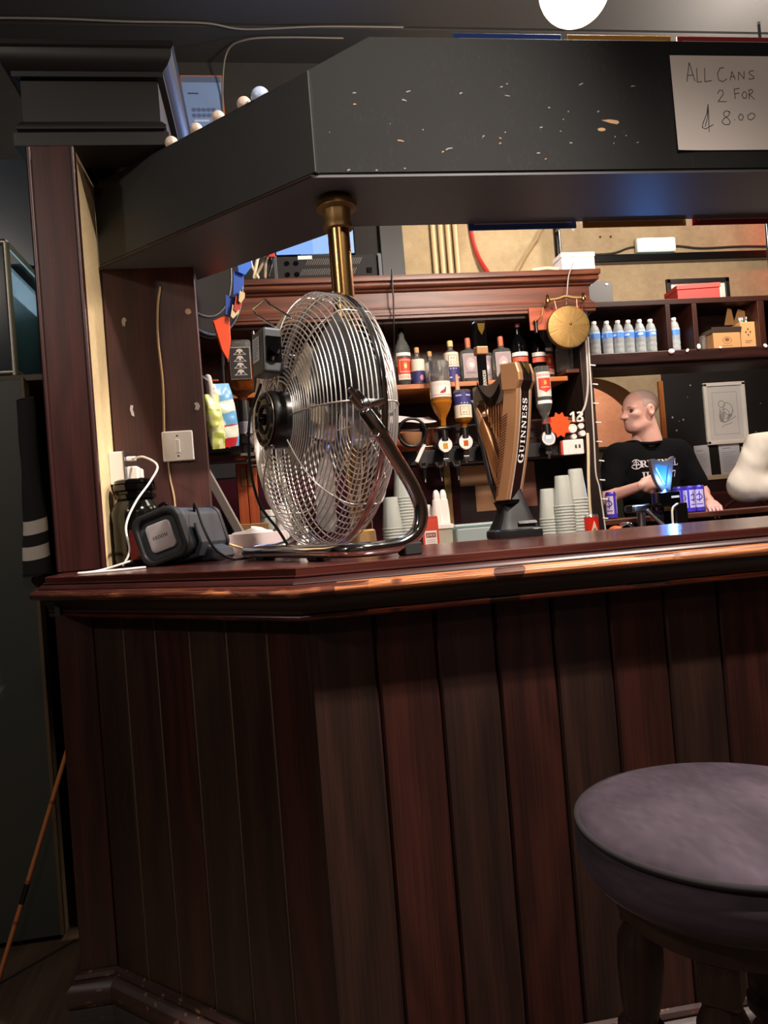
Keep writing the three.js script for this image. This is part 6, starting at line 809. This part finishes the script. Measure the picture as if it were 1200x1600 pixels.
{
  // the man in black: body faces us, head turned to his right
  const mat4 = (o, x, y, z, s = 1) => new THREE.Matrix4().makeBasis(V(...x).multiplyScalar(s), V(...y).multiplyScalar(s), V(...z).multiplyScalar(s)).setPosition(...o);
  const nrm = (v) => { const l = Math.hypot(...v); return v.map((q) => q / l); }, crs = (a, b) => [a[1] * b[2] - a[2] * b[1], a[2] * b[0] - a[0] * b[2], a[0] * b[1] - a[1] * b[0]];
  const H = (w, dir, up, s) => { const x = nrm(dir), z = nrm(crs(x, up)), y = crs(z, x); return mat4(w, x, y, z, s); };
  const J = { neck: [0.0, 1.555, -0.01], head: [-0.03, 1.612, 0.012], face: -1.38, nod: 0.05, hs: 1.11, sR: [-0.205, 1.465, 0], sL: [0.205, 1.465, 0], eR: [-0.335, 1.205, 0.06], eL: [0.31, 1.19, 0.06], wR: [-0.205, 1.262, 0.262], wL: [0.24, 1.13, 0.265], collar: 1.56 };
  J.hands = [[0, H(J.wR, [0.95, 0.22, -0.05], [0.0, 0.25, 1], 1.1), [1.1, 0.95, 0.8, 0.35], 0.6], [0, H(J.wL, [-0.3, -0.35, 0.9], [0, 1, 0.2], 1.05), [0.5, 0.5, 0.45, 0.4], 0.4]];
  const { P } = person('bald person in a black printed T-shirt at the opposite counter, head turned aside', [2.345, 0, -3.14], 0.02, J, m.skin, { sleeve: 0.72, mat: m.tee, name: 't_shirt', seed: 14, loose: 0.016 });
  P.scale.setScalar(1.0);
  // close grey hair over the back and sides
  const hair = surfaceNets((x, y, z) => Math.max(ell(x, y, z, [0, 0.155, -0.012], [0.0755, 0.0815, 0.0975]) - 0.0012, z - 0.03 + (0.2 - y) * 0.05, -(y - 0.1) + (z < -0.03 ? -0.04 : 0), -ell(x, y, z, [Math.sign(x) * 0.077, 0.108, -0.012], [0.02, 0.04, 0.026])), [-0.09, 0.04, -0.12], [0.09, 0.25, 0.08], 0.0042);
  part('cropped_hair', place(hair, J.head, J.face, [J.nod, 0, J.hs]), M(0xc2a69c, 0.8), P);
  const eye = mergeGeometries([-1, 1].map((s) => ball(0.0105, 14).translate(s * 0.031, 0.119, 0.073))); part('eyes', place(eye, J.head, J.face, [J.nod, 0, J.hs]), M(0x3a302c, 0.2), P);
  const brow = merge([-1, 1].map((s) => tube([[s * 0.014, 0.138, 0.0905], [s * 0.03, 0.142, 0.084], [s * 0.047, 0.137, 0.069]], 0.0032, 14, 6))); part('eyebrows', place(brow, J.head, J.face, [J.nod, 0, J.hs]), M(0x6a5a54, 0.9), P);
  part('collar', at(new THREE.TorusGeometry(0.076, 0.011, 8, 40).scale(1.08, 1, 1).rotateX(Math.PI / 2).rotateX(0.3), -0.004, 1.548, 0.006), m.tee, P);
  // chest print: letters standing on the cloth
  const tt = canvas(512, 256, (g, w, h) => { g.clearRect(0, 0, w, h); g.lineWidth = 9; g.strokeStyle = '#c8c4ca'; g.beginPath(); g.arc(62, 70, 44, 0, 7); g.stroke(); g.beginPath(); g.moveTo(62, 30); g.lineTo(62, 110); g.moveTo(26, 76); g.lineTo(98, 76); g.stroke(); g.lineWidth = 6; g.beginPath(); g.ellipse(62, 62, 20, 16, 0, 0, 7); g.stroke(); text(g, 'RIGINAL', 302, 72, 92, '#c8c4ca', 'serif'); text(g, 'JUNE 67', 280, 186, 92, '#c8c4ca', 'serif'); });
  const zAt = (x, y) => { let z = 0.3; for (let i = 0; i < 60; i++) { const d = TF(x, y, z) - 0.016; if (d < 0.001) break; z -= Math.max(0.001, d * 0.8); } return z + 0.008; };
  const TF = bones([[[0, 1.0, 0], [0.16, 0.13, 0.11]], [[0, 1.16, 0.015], [0.165, 0.17, 0.122]], [[0, 1.33, 0.0], [0.175, 0.15, 0.115]], [[J.sR[0] * 0.55, J.sR[1] - 0.015, 0], [J.sR[0], J.sR[1] - 0.02, J.sR[2]], 0.07, 0.064], [[J.sL[0] * 0.55, J.sL[1] - 0.015, 0], [J.sL[0], J.sL[1] - 0.02, J.sL[2]], 0.07, 0.064]], 0.05);
  const pg = surf((s, t) => { const x = -0.175 + 0.325 * s, y = 1.28 + 0.165 * t; return [x, y, zAt(x, y)]; }, 20, 12);
  part('chest_print', pg, new THREE.MeshPhysicalMaterial({ map: tt, alphaMap: null, transparent: true, alphaTest: 0.4, roughness: 0.8 }), P);
  // the white-sleeved person at the frame edge
  const K = { neck: [0, 1.5, -0.01], head: [0.0, 1.61, 0.02], face: 0.2, hs: 1.0, sR: [-0.205, 1.45, 0], sL: [0.205, 1.45, 0], eR: [-0.36, 1.18, 0.0], eL: [0.33, 1.18, 0.02], wR: [-0.16, 1.135, 0.16], wL: [0.16, 1.14, 0.2], collar: 1.52 };
  K.hands = [[0, H(K.wR, [0.9, -0.05, 0.45], [0, 1, 0.1], 1.0), [0.5, 0.5, 0.5, 0.4], 0.4], [0, H(K.wL, [-0.9, -0.02, 0.4], [0, 1, 0.1], 1.0), [0.5, 0.5, 0.5, 0.4], 0.4]];
  const q = person('person in a white long-sleeved shirt leaning an elbow at the frame edge', [3.36, 0.03, -3.12], -0.1, K, M(0xc89a88, 0.55), { sleeve: 1.95, mat: m.shirtW, seed: 31, loose: 0.02, fold: 0.013, puff: 0.03 });
  const hair2 = surfaceNets((x, y, z) => Math.max(ell(x, y, z, [0, 0.158, -0.012], [0.08, 0.085, 0.1]), z - 0.045, -(y - 0.08)), [-0.09, 0.06, -0.12], [0.09, 0.26, 0.1], 0.006); part('hair', place(hair2, K.head, K.face, [0, 0, 1]), M(0x3a2c24, 0.9), q.P);
}
// ---------------------------------------------------------------- left side of the bar, inside
{
  // round tray-like sign hung on the bar's left inner wall, seen from its edge
  const d = thing('round_sign', 'large dark round board hung at a slant above the hanging snack bags', 'round board', [-0.285, 2.265, -1.55]); d.rotation.y = -0.5;
  part('disc', at(lathe([[0, 0], [0.325, 0], [0.335, 0.006], [0.335, 0.03], [0.318, 0.036], [0.3, 0.026], [0, 0.024]], 64).rotateZ(-Math.PI / 2), 0, 0, 0), M(0x1c1a19, 0.85, 0, { specularIntensity: 0.3 }), d); part('rim', at(new THREE.TorusGeometry(0.322, 0.007, 8, 72).rotateY(Math.PI / 2), 0.036, 0, 0), M(0x20262e, 0.3), d); part('inner_ring', at(new THREE.TorusGeometry(0.25, 0.006, 8, 64).rotateY(Math.PI / 2), 0.026, 0, 0), M(0x2c2c30, 0.4), d);
  const fl = [['blue', 0x2c68c8, -0.086, 2.162, -1.424, 0.036, 1], ['blue', 0x1c4aa4, -0.113, 2.093, -1.429, 0.026, 1.9], ['blue', 0x1a3c94, -0.143, 2.012, -1.434, 0.034, 1.2], ['cream', 0xc8b488, -0.103, 2.042, -1.42, 0.014, 1.6], ['red', 0xa83020, -0.119, 2.017, -1.424, 0.018, 1.7], ['cream', 0xd0bc90, -0.133, 1.989, -1.424, 0.018, 1.4]];
  fl.forEach(([n, c, x, y, z, w, k], i) => single('pennant', `${['uppermost bright blue', 'long blue', 'lower dark blue', 'cream tip beside the blue', 'small red', 'lowest cream'][i]} pennant hanging by the round board`, 'pennant', at(ext([[-w * 0.8, w * k], [w * 0.7, w * k * 0.9], [w * 0.9, w * 0.1], [w * 0.2, -w * k], [-w * 0.5, -w * k * 0.8]], 0.004, 0.001), 0, 0, 0), M(c, 0.6), [x, y, z], [0, 0.2, -0.12 - 0.05 * i]));
  single('orange_bag', 'orange-red foil packet hanging below the pennants', 'packet', ext([[-0.035, 0.06], [0.03, 0.09], [0.028, -0.01], [0.012, -0.09], [-0.01, -0.05]], 0.012, 0.004), M(0xd8481c, 0.35), [-0.182, 1.9, -1.44], [0, 0.2, 0]);
  // upturned whiskey bottle on the side optics
  const tj = canvas(128, 256, (g, w, h) => { g.fillStyle = '#17120f'; g.fillRect(0, 0, w, h); for (let i = 0; i < 4; i++) { const y = 18 + i * 56; g.strokeStyle = g.fillStyle = '#b8b0a8'; g.lineWidth = 4; g.beginPath(); g.moveTo(26, y + 38); g.lineTo(50, y + 14); g.lineTo(78, y + 14); g.lineTo(102, y + 38); g.closePath(); g.stroke(); g.beginPath(); g.arc(64, y + 24, 8, 0, 7); g.fill(); g.beginPath(); g.arc(64, y + 14, 22, Math.PI, 0); g.fill(); g.fillStyle = '#17120f'; g.fillRect(36, y + 40, 56, 3); } });
  const JP = [[0, 0], [0.043, 0], [0.047, 0.005], [0.047, 0.175], [0.043, 0.19], [0.02, 0.206], [0.016, 0.215], [0.0155, 0.27], [0, 0.27]];
  bottle('whiskey_bottle', 'upturned square whiskey bottle with black label on the left inner optics', JP, m.glassG, { pos: [-0.128, 1.625, -1.5], turn: 0.06, inv: true, H: 0.27, square: [0.026, 1, 1], labels: [[0.03, 0.15, 0.0475, tj]], liquid: { prof: [[0, -0.0005], [0.0162, 0.0], [0.0165, 0.055], [0.0206, 0.064], [0.0432, 0.08], [0.0472, 0.095], [0.0472, 0.19], [0, 0.19]], mat: m.amberD } });
  const op = (l, x, z, y) => { const o = thing('side_optic', l, 'spirit optic', [x, y, z], 0.15); part('measure_body', [at(cyl(0.022, 0.026, 0.09, 18), 0, 0.06, 0), at(B(0.045, 0.08, 0.05, 0.006), 0, -0.02, 0), at(B(0.03, 0.06, 0.03, 0.004), 0, -0.08, 0)], m.black, o); part('clear_chamber', at(cyl(0.024, 0.024, 0.045, 18), 0, 0.0, 0.02), M(0xc8c4d0, 0.2, 0, { transmission: 0.5, thickness: 0 }), o); part('press_bar', at(B(0.06, 0.012, 0.03, 0.005), 0, -0.1, 0.02), m.steel, o); return o; };
  op('black spirit optic under the black-labelled whiskey bottle', -0.128, -1.5, 1.565); op('black spirit optic behind the first one on the left inner wall', -0.112, -1.62, 1.555); op('black spirit optic furthest back on the left inner wall', -0.1, -1.74, 1.545);
  const pole = thing('bottle_rack_rods', 'pair of thin steel rods beside the whiskey bottle on the inner wall', 'rods'); part('rod', tube([[-0.19, 1.5, -1.5], [-0.19, 1.8, -1.5], [-0.185, 1.9, -1.5], [-0.17, 1.93, -1.5]], 0.006, 30, 8), m.steel, pole); part('rod', rod([-0.07, 1.5, -1.56], [-0.07, 1.95, -1.56], 0.006), m.steel, pole); part('rail', BX(-0.449, -0.05, 1.475, 1.49, -1.8, -1.56, 0.003, 0), m.black, pole);
  // snack bags on the clip strip
  const bg = (sd, pal) => tex(128, 128, (u, v) => { if (sd === 3) { const w = vnoise(4)(u * 6, v * 6, 6, 6) * 0.25, b = Math.floor((u * 5.2 + v * 0.7 + w) % 5), c = (v * 2 + w) % 1; return hex(b % 2 ? 0xd4dccc : u < 0.34 && c > 0.45 ? 0xc42c34 : c > 0.8 ? 0xd8e0d4 : 0x6aa6d4); } const n = vnoise(sd); const k = n(u * 9, v * 9, 9, 9), q = n(u * 8 + 9, v * 7, 8, 7); return hex(k > 0.62 ? pal[1] : q > 0.62 ? pal[2] : pal[0]); });
  const bag = (label, pos, w, h, t, ry, rz) => { const nn = vnoise(w * 1000 | 0); const G = surf((s, q) => { const a = q * Math.PI * 2, edge = Math.pow(Math.sin(Math.PI * Math.min(0.985, Math.max(0.015, s))), 0.45), k = 1 + 0.1 * (nn(s * 8, q * 6, 99, 6) - 0.5); return [Math.cos(a) * w / 2 * (0.86 + 0.14 * edge) * k, (s - 0.5) * h, Math.sin(a) * 0.022 * edge * k * (1 + 0.5 * (nn(s * 12, q * 9, 99, 9) - 0.5))]; }, 24, 36); return single('snack_bag', label, 'snack bag', G, M(0xffffff, 0.28, 0, { map: t, side: THREE.DoubleSide }), pos, [0, ry, rz]); };
  bag('blue, white and red crumpled snack bag hanging by the brown board edge', [-0.182, 1.575, -1.2], 0.1, 0.215, bg(3, [0x7ab0d8, 0xd8e0d4, 0xc83038]), 0.9, 0.14); bag('yellow-green snack bag hanging behind the blue and red one', [-0.215, 1.545, -1.128], 0.07, 0.18, bg(8, [0xc8d070, 0xe0e0a8, 0xa8b850]), 0.9, 0.1);
  const st = thing('clip_strip', 'white plastic strip hanging behind the snack bags', 'strip'); part('strip', tube([[-0.226, 1.69, -1.12], [-0.222, 1.65, -1.12], [-0.225, 1.57, -1.12], [-0.228, 1.5, -1.12]], 0.012, 24, 8), M(0xc8c0b8, 0.5), st); part('hook', at(B(0.02, 0.006, 0.004, 0.001), -0.205, 1.69, -1.17), M(0xd86a3a, 0.5), st); part('fixing_arm', rod([-0.226, 1.68, -1.12], [-0.242, 1.68, -1.015], 0.004, 6), m.steel, st); for (const z of [-1.128, -1.2]) part('clip', rod([-0.224, 1.66, -1.12], [z < -1.15 ? -0.195 : -0.212, z < -1.15 ? 1.66 : 1.61, z], 0.003, 6), m.steel, st);
  // leaning grey board, folding cherry case with brass hinges, cartons
  single('leaning_board', 'long pale grey board leaning across the corner behind the brown board', 'board', B(0.03, 0.36, 0.09, 0.004).rotateZ(0.42), M(0x8a8078, 0.6), [-0.195, 1.235, -1.26]);
  single('grey_panel', 'dark grey panel standing behind the leaning pale board', 'panel', B(0.09, 0.14, 0.015, 0.004).rotateZ(0.42), M(0x4a4a4c, 0.6), [-0.222, 1.18, -1.3]);
  const cs = thing('folding_case', 'cherry wood folding case standing on end with two brass hinges', 'case', [-0.148, 1.0, -1.88], 0.05); for (const s of [-1, 1]) { part('wooden_leaf', at(B(0.041, 0.46, 0.2, 0.003, 1), s * 0.0215, 0.23, 0), m.cherry, cs); part('brass_hinge', at(B(0.018, 0.075, 0.004, 0.001), s * 0.0145, 0.4, 0.101), m.brassDull, cs); }
  const bc = thing('kraft_carton', 'brown kraft carton with a small white label behind the pale pink box', 'carton', [-0.15, 1.103, -1.46]); const sh = thing('side_shelf', 'low wooden shelf along the left inner wall behind the pale box', 'shelf'); part('board', BX(-0.448, 0.02, 1.08, 1.102, -1.75, -1.3, 0.003, 0), m.dark, sh); part('bracket', BX(-0.448, -0.42, 0.0, 1.08, -1.75, -1.32, 0.003), m.dark, sh);
  part('carton_box', at(B(0.17, 0.1, 0.13, 0.003), 0.0, 0.05, 0), M(0xa87c4c, 0.75), bc); part('flap', at(B(0.1, 0.003, 0.1, 0.001).rotateZ(0.22), -0.1, 0.108, 0), M(0xa87c4c, 0.75), bc); part('white_label', at(B(0.036, 0.046, 0.001, 0.0003), 0.045, 0.055, 0.066), m.paper, bc);
  const pj = thing('pill_jar', 'small white-capped clear jar beside the brown kraft carton', 'jar', [-0.068, 1.103, -1.62]); part('glass', lathe([[0, 0], [0.03, 0], [0.032, 0.004], [0.032, 0.11], [0.026, 0.12], [0.024, 0.13], [0, 0.13]], 24), m.tub, pj); part('cap', at(lathe([[0, 0], [0.03, 0], [0.03, 0.024], [0, 0.026]], 24), 0, 0.126, 0), m.white, pj);
  for (const [x, z, r, h, l] of [[-0.008, -1.36, 0.034, 0.1, 'white ceramic pot behind the paper roll and the fan guard'], [0.0, -1.5, 0.03, 0.17, 'tall white bottle-shaped pot behind the fan guard']]) single('white_pot', l, 'pot', lathe([[0, 0], [r * 0.9, 0], [r, 0.01], [r, h * 0.7], [r * 0.7, h * 0.85], [r * 0.6, h], [0, h]], 24), m.plasticW, [x - 0.01, 1.1025, z]);
}
// ---------------------------------------------------------------- upper left: cornice, ledge bulbs, blue rectangle, ceiling wire
{
  const c = thing('pillar_cornice', 'heavy dark moulded cornice on top of the pilaster beside the canopy', 'cornice'); const path = [[-0.635, -1.4], [-0.635, -0.775], [-0.29, -0.775], [-0.29, -2.65]];
  part('crown', sweep(path, [[-0.2, 2.5505], [0.065, 2.5505], [0.067, 2.5361], [0.06, 2.5313], [0.058, 2.5121], [0.045, 2.4929], [0.03, 2.4833], [0.03, 2.4689], [-0.2, 2.4689]], 0.7), M(0x0f0c0b, 0.5), c); part('frieze', sweep(path, [[-0.1, 2.4737], [0.012, 2.4737], [0.012, 2.3489], [-0.1, 2.3489]]), M(0x0f0c0b, 0.55), c); part('lower_moulding', sweep(path, [[-0.1, 2.3518], [0.016, 2.3499], [0.028, 2.3345], [0.028, 2.3249], [0.02, 2.3201], [0.034, 2.3105], [0.034, 2.2750], [-0.1, 2.2750]], 0.7), M(0x0f0c0b, 0.5), c); part('core', BX(-0.5, -0.34, 2.28, 2.55, -2.6, -0.83, 0.002), m.black, c);
  for (const [i, x, z, r] of [[0, -0.25, -0.74, 0.019], [1, -0.175, -0.665, 0.017], [2, -0.112, -0.605, 0.018], [3, -0.042, -0.54, 0.019], [4, 0.0, -0.505, 0.024]]) { const o = thing('small_bulb', ['small round bulb on the canopy top nearest the cornice', 'small round bulb second from the cornice on the canopy top', 'small round bulb in the middle of the canopy top row', 'small round bulb beside the bluish one on the canopy top', 'slightly bigger bulb with a painted blue reflection at the end of the canopy top row'][i], 'bulb', [x, 2.278, z]); part('glass_bulb', ball(r, 18), i === 4 ? M(0xb8c8e8, 0.3) : M(0xd8c4b4, 0.4), o); part('cap', at(cyl(0.008, 0.008, 0.03, 10), 0, -0.03, 0), m.black, o); part('wire', rod([0, -0.045, 0], [0, -0.082, 0], 0.004, 6), m.black, o); }  // last bulb is coloured blue to paint in the television reflection
  const pt = canvas(160, 220, (g, w, h) => { g.fillStyle = '#6c86b0'; g.fillRect(0, 0, w, h); g.fillStyle = '#4c5a76'; g.fillRect(0, 0, w, 24); g.fillStyle = '#2c3440'; g.fillRect(20, 64, 44, 5); g.fillStyle = '#4a5c80'; for (let i = 0; i < 10; i++) { g.beginPath(); g.ellipse(40 + (i % 5) * 20, 130 + (i / 5 | 0) * 22, 10, 8, 0, 0, 7); g.fill(); } g.fillStyle = '#a8bcdc'; g.fillRect(40, 168, 60, 8); });
  const p = thing('blue_rectangle', 'pale blue poster high on the dark wall above the canopy end', 'rectangle', [-0.245, 3.46, -2.685]); part('board', B(0.22, 0.32, 0.012, 0.003), m.shelf, p); part('patterned_sheet', at(new THREE.PlaneGeometry(0.205, 0.305), 0, 0, 0.0068), print(pt, 0.6), p);  // pale blue sheet with a darker top band and rows of spots
  const cw = (l, pts) => single('ceiling_wire', l, 'wire', tube(pts, 0.005, 60, 6), M(0x5a544c, 0.6)); cw('thin pale wire stapled along the dark ceiling above the cornice', [[-1.3, 3.685, -2.34], [-0.9, 3.69, -2.345], [-0.565, 3.685, -2.35], [-0.2, 3.69, -2.36], [0.0, 3.682, -2.39], [0.37, 3.688, -2.37], [0.8, 3.685, -2.36]]); cw('thin wire dropping from the ceiling to the bulbs above the canopy end', [[0.5, 3.688, -2.46], [0.2, 3.688, -2.46], [0.0, 3.685, -2.48], [-0.1, 3.66, -2.55], [-0.14, 3.5, -2.66], [-0.15, 3.2, -2.68], [-0.15, 2.9, -2.68]]);
}
// ---------------------------------------------------------------- far left: cabinet, glass case, jacket, cue
{
  const k = thing('dark_cabinet', 'tall dark green-black cabinet with an open side left of the bar', 'cabinet', [0, 0, 0]); part('front_panel', BX(-1.5, -0.758, 0.02, 1.685, -0.995, -0.975, 0.003), M(0x2c302b, 0.55), k); part('side_edge', BX(-0.768, -0.756, 0.02, 1.69, -1.02, -0.972, 0.002), M(0x4a3c28, 0.6), k); part('top', BX(-1.5, -0.70, 1.68, 1.70, -1.46, -0.98, 0.003, 0), M(0x3a3020, 0.6), k); part('back', BX(-1.5, -0.64, 0.0, 1.68, -1.46, -1.45, 0.002), m.black, k); part('inner_side', BX(-0.9, -0.88, 0.0, 1.68, -1.45, -0.995, 0.002), m.black, k);
  const gc = thing('glass_case', 'steel framed glass case standing on the dark cabinet', 'display case', [0, 0, 0]); const fr = (a, b) => part('frame_bar', rod(a, b, 0.011, 4), M(0x8a8880, 0.4, 0.8), gc); const X = -0.785; fr([X, 1.70, -0.99], [X, 2.105, -0.99]); fr([X, 2.105, -0.99], [X, 2.105, -1.44]); fr([X, 1.71, -0.99], [X, 1.71, -1.44]); fr([X, 1.70, -1.44], [X, 2.105, -1.44]); fr([X, 2.105, -0.99], [-1.4, 2.105, -0.99]); fr([X - 0.0, 1.71, -0.99], [-1.4, 1.71, -0.99]);
  part('side_glass', BX(X - 0.003, X + 0.003, 1.72, 2.1, -1.43, -1.0, 0.001), m.pane, gc); part('lit_panel', BX(X - 0.05, X - 0.04, 2.0, 2.09, -1.42, -1.02, 0.001), new THREE.MeshStandardMaterial({ color: 0x6a7c88, emissive: 0x9cc0d8, emissiveIntensity: 0.3 }), gc); part('inner_back', BX(X - 0.05, X - 0.04, 1.72, 2.0, -1.42, -1.02, 0.001), M(0x3c6472, 0.35), gc); part('front_glass', BX(-1.4, X, 1.72, 2.1, -0.994, -0.988, 0.001), M(0x16242c, 0.15), gc);
  const cl = new THREE.RectAreaLight(0xa8cce0, 6, 0.42, 0.08); cl.position.set(X - 0.036, 2.045, -1.24); cl.rotation.y = -Math.PI / 2; cl.name = 'case_light'; gc.add(cl);
  single('wall_glass', 'tall dark glossy glass panel with a painted blue reflection above the case', 'glass panel', BX(-1.5, -0.70, 2.14, 2.5, -1.3, -1.28, 0.002), M(0x2c3844, 0.25), undefined);  // blue-grey colour paints a blue reflection into the glass
  // hanging jacket with striped cuff
  const nv = vnoise(66), sl = (y0, y1, name, mat, j) => part(name, surf((s, t) => { const y = y0 + (y1 - y0) * s, a = t * Math.PI * 2, k = (1.33 - y) / 0.25, r = 0.03 + 0.012 * Math.min(1.2, Math.max(-0.4, k)) + 0.006 * (nv(t * 7, y * 12, 7, 99) - 0.5); return [Math.cos(a) * r, y + 0.008 * Math.cos(a + 1), Math.sin(a) * r * 0.7]; }, 8, 30), mat, j);
  const j = thing('striped_sleeve', 'black sleeve with two white stripes hanging in the gap beside the cabinet', 'jacket sleeve', [-0.747, 0, -0.94], 0); const wf = M(0xb8b0a8, 0.9, 0, { side: THREE.DoubleSide }), bf = M(0x0c0c10, 0.9, 0, { side: THREE.DoubleSide }); sl(1.62, 1.262, 'sleeve', bf, j); sl(1.262, 1.222, 'white_stripe', wf, j); sl(1.222, 1.187, 'black_stripe', bf, j); sl(1.187, 1.148, 'white_cuff', wf, j); sl(1.148, 1.10, 'black_cuff', bf, j); part('hook', rod([0, 1.6, 0], [0, 1.63, -0.04], 0.006, 8), m.steel, j); part('hem', at(cyl(0.045, 0.045, 0.002, 24).scale(1, 1, 0.7), 0, 1.1, 0), bf, j);
  const cue = thing('wooden_pole', 'thin pale wooden pole leaning from the floor against the bar end', 'pole'); const A = [-0.885, 0.006, -0.79], Bq = [-0.62, 0.742, -0.832], mid = (t) => [0, 1, 2].map((q) => A[q] + (Bq[q] - A[q]) * t); part('shaft', rod(A, Bq, 0.0065, 10), M(0xa8683c, 0.5), cue); for (const t of [0.2, 0.34, 0.62]) part('joint', rod(mid(t), mid(t + 0.012), 0.0076, 10), M(0x7a4426, 0.6), cue); part('dark_wrap', rod(mid(0.27), mid(0.34), 0.0072, 10), m.black, cue);
}
// pieces that belong to a part of a thing, one level deeper (all at identity, so nothing moves)
const nest = (th, par, ...kids) => { const o = scene.getObjectByName(th), p = o.children.find((c) => c.name === par); for (const c of [...o.children]) if (kids.includes(c.name)) p.add(c); };
nest('wireless_speaker', 'silver_radiator', 'name_print'); nest('wireless_speaker', 'cradle', 'cradle_foot', 'cradle_hole'); nest('beer_tap', 'column_core', 'name_panel', 'bright_edge'); nest('beer_tap', 'column_head', 'head_panel', 'shield_emblem'); nest('beer_tap', 'harp_neck', 'neck_groove'); nest('beer_tap', 'sound_board', 'copper_rib');
nest('light_switch', 'switch_plate', 'rocker', 'screw'); nest('power_socket', 'back_box', 'face_plate'); nest('juice_carton', 'carton_body', 'printed_front', 'sloped_top'); nest('cardboard_box', 'box', 'printed_front', 'open_flap'); nest('straw_box', 'box', 'printed_front', 'side_flap', 'back_flap'); nest('television', 'case', 'tv_screen'); nest('amplifier', 'front_panel', 'vent', 'power_switch', 'socket', 'rack_ear'); nest('switch_box', 'box', 'red_side', 'mark'); nest('harp_lamp', 'font_box', 'label_strip', 'gold_band'); nest('harp_lamp', 'harp_frame', 'glowing_strings', 'bright_string'); nest('kraft_carton', 'carton_box', 'flap', 'white_label'); nest('gong', 'hanging_bar', 'finial', 'bracket_scroll'); nest('framed_drawing', 'backing', 'drawing'); nest('folding_case', 'wooden_leaf', 'brass_hinge'); nest('red_box', 'box', 'pale_edge'); nest('brass_pole', 'shaft', 'base_collar', 'top_collar');
shade(scene);
scene.traverse((o) => { if (o.name === 'lamp_globe') o.castShadow = false; });
renderer.render(scene, camera);
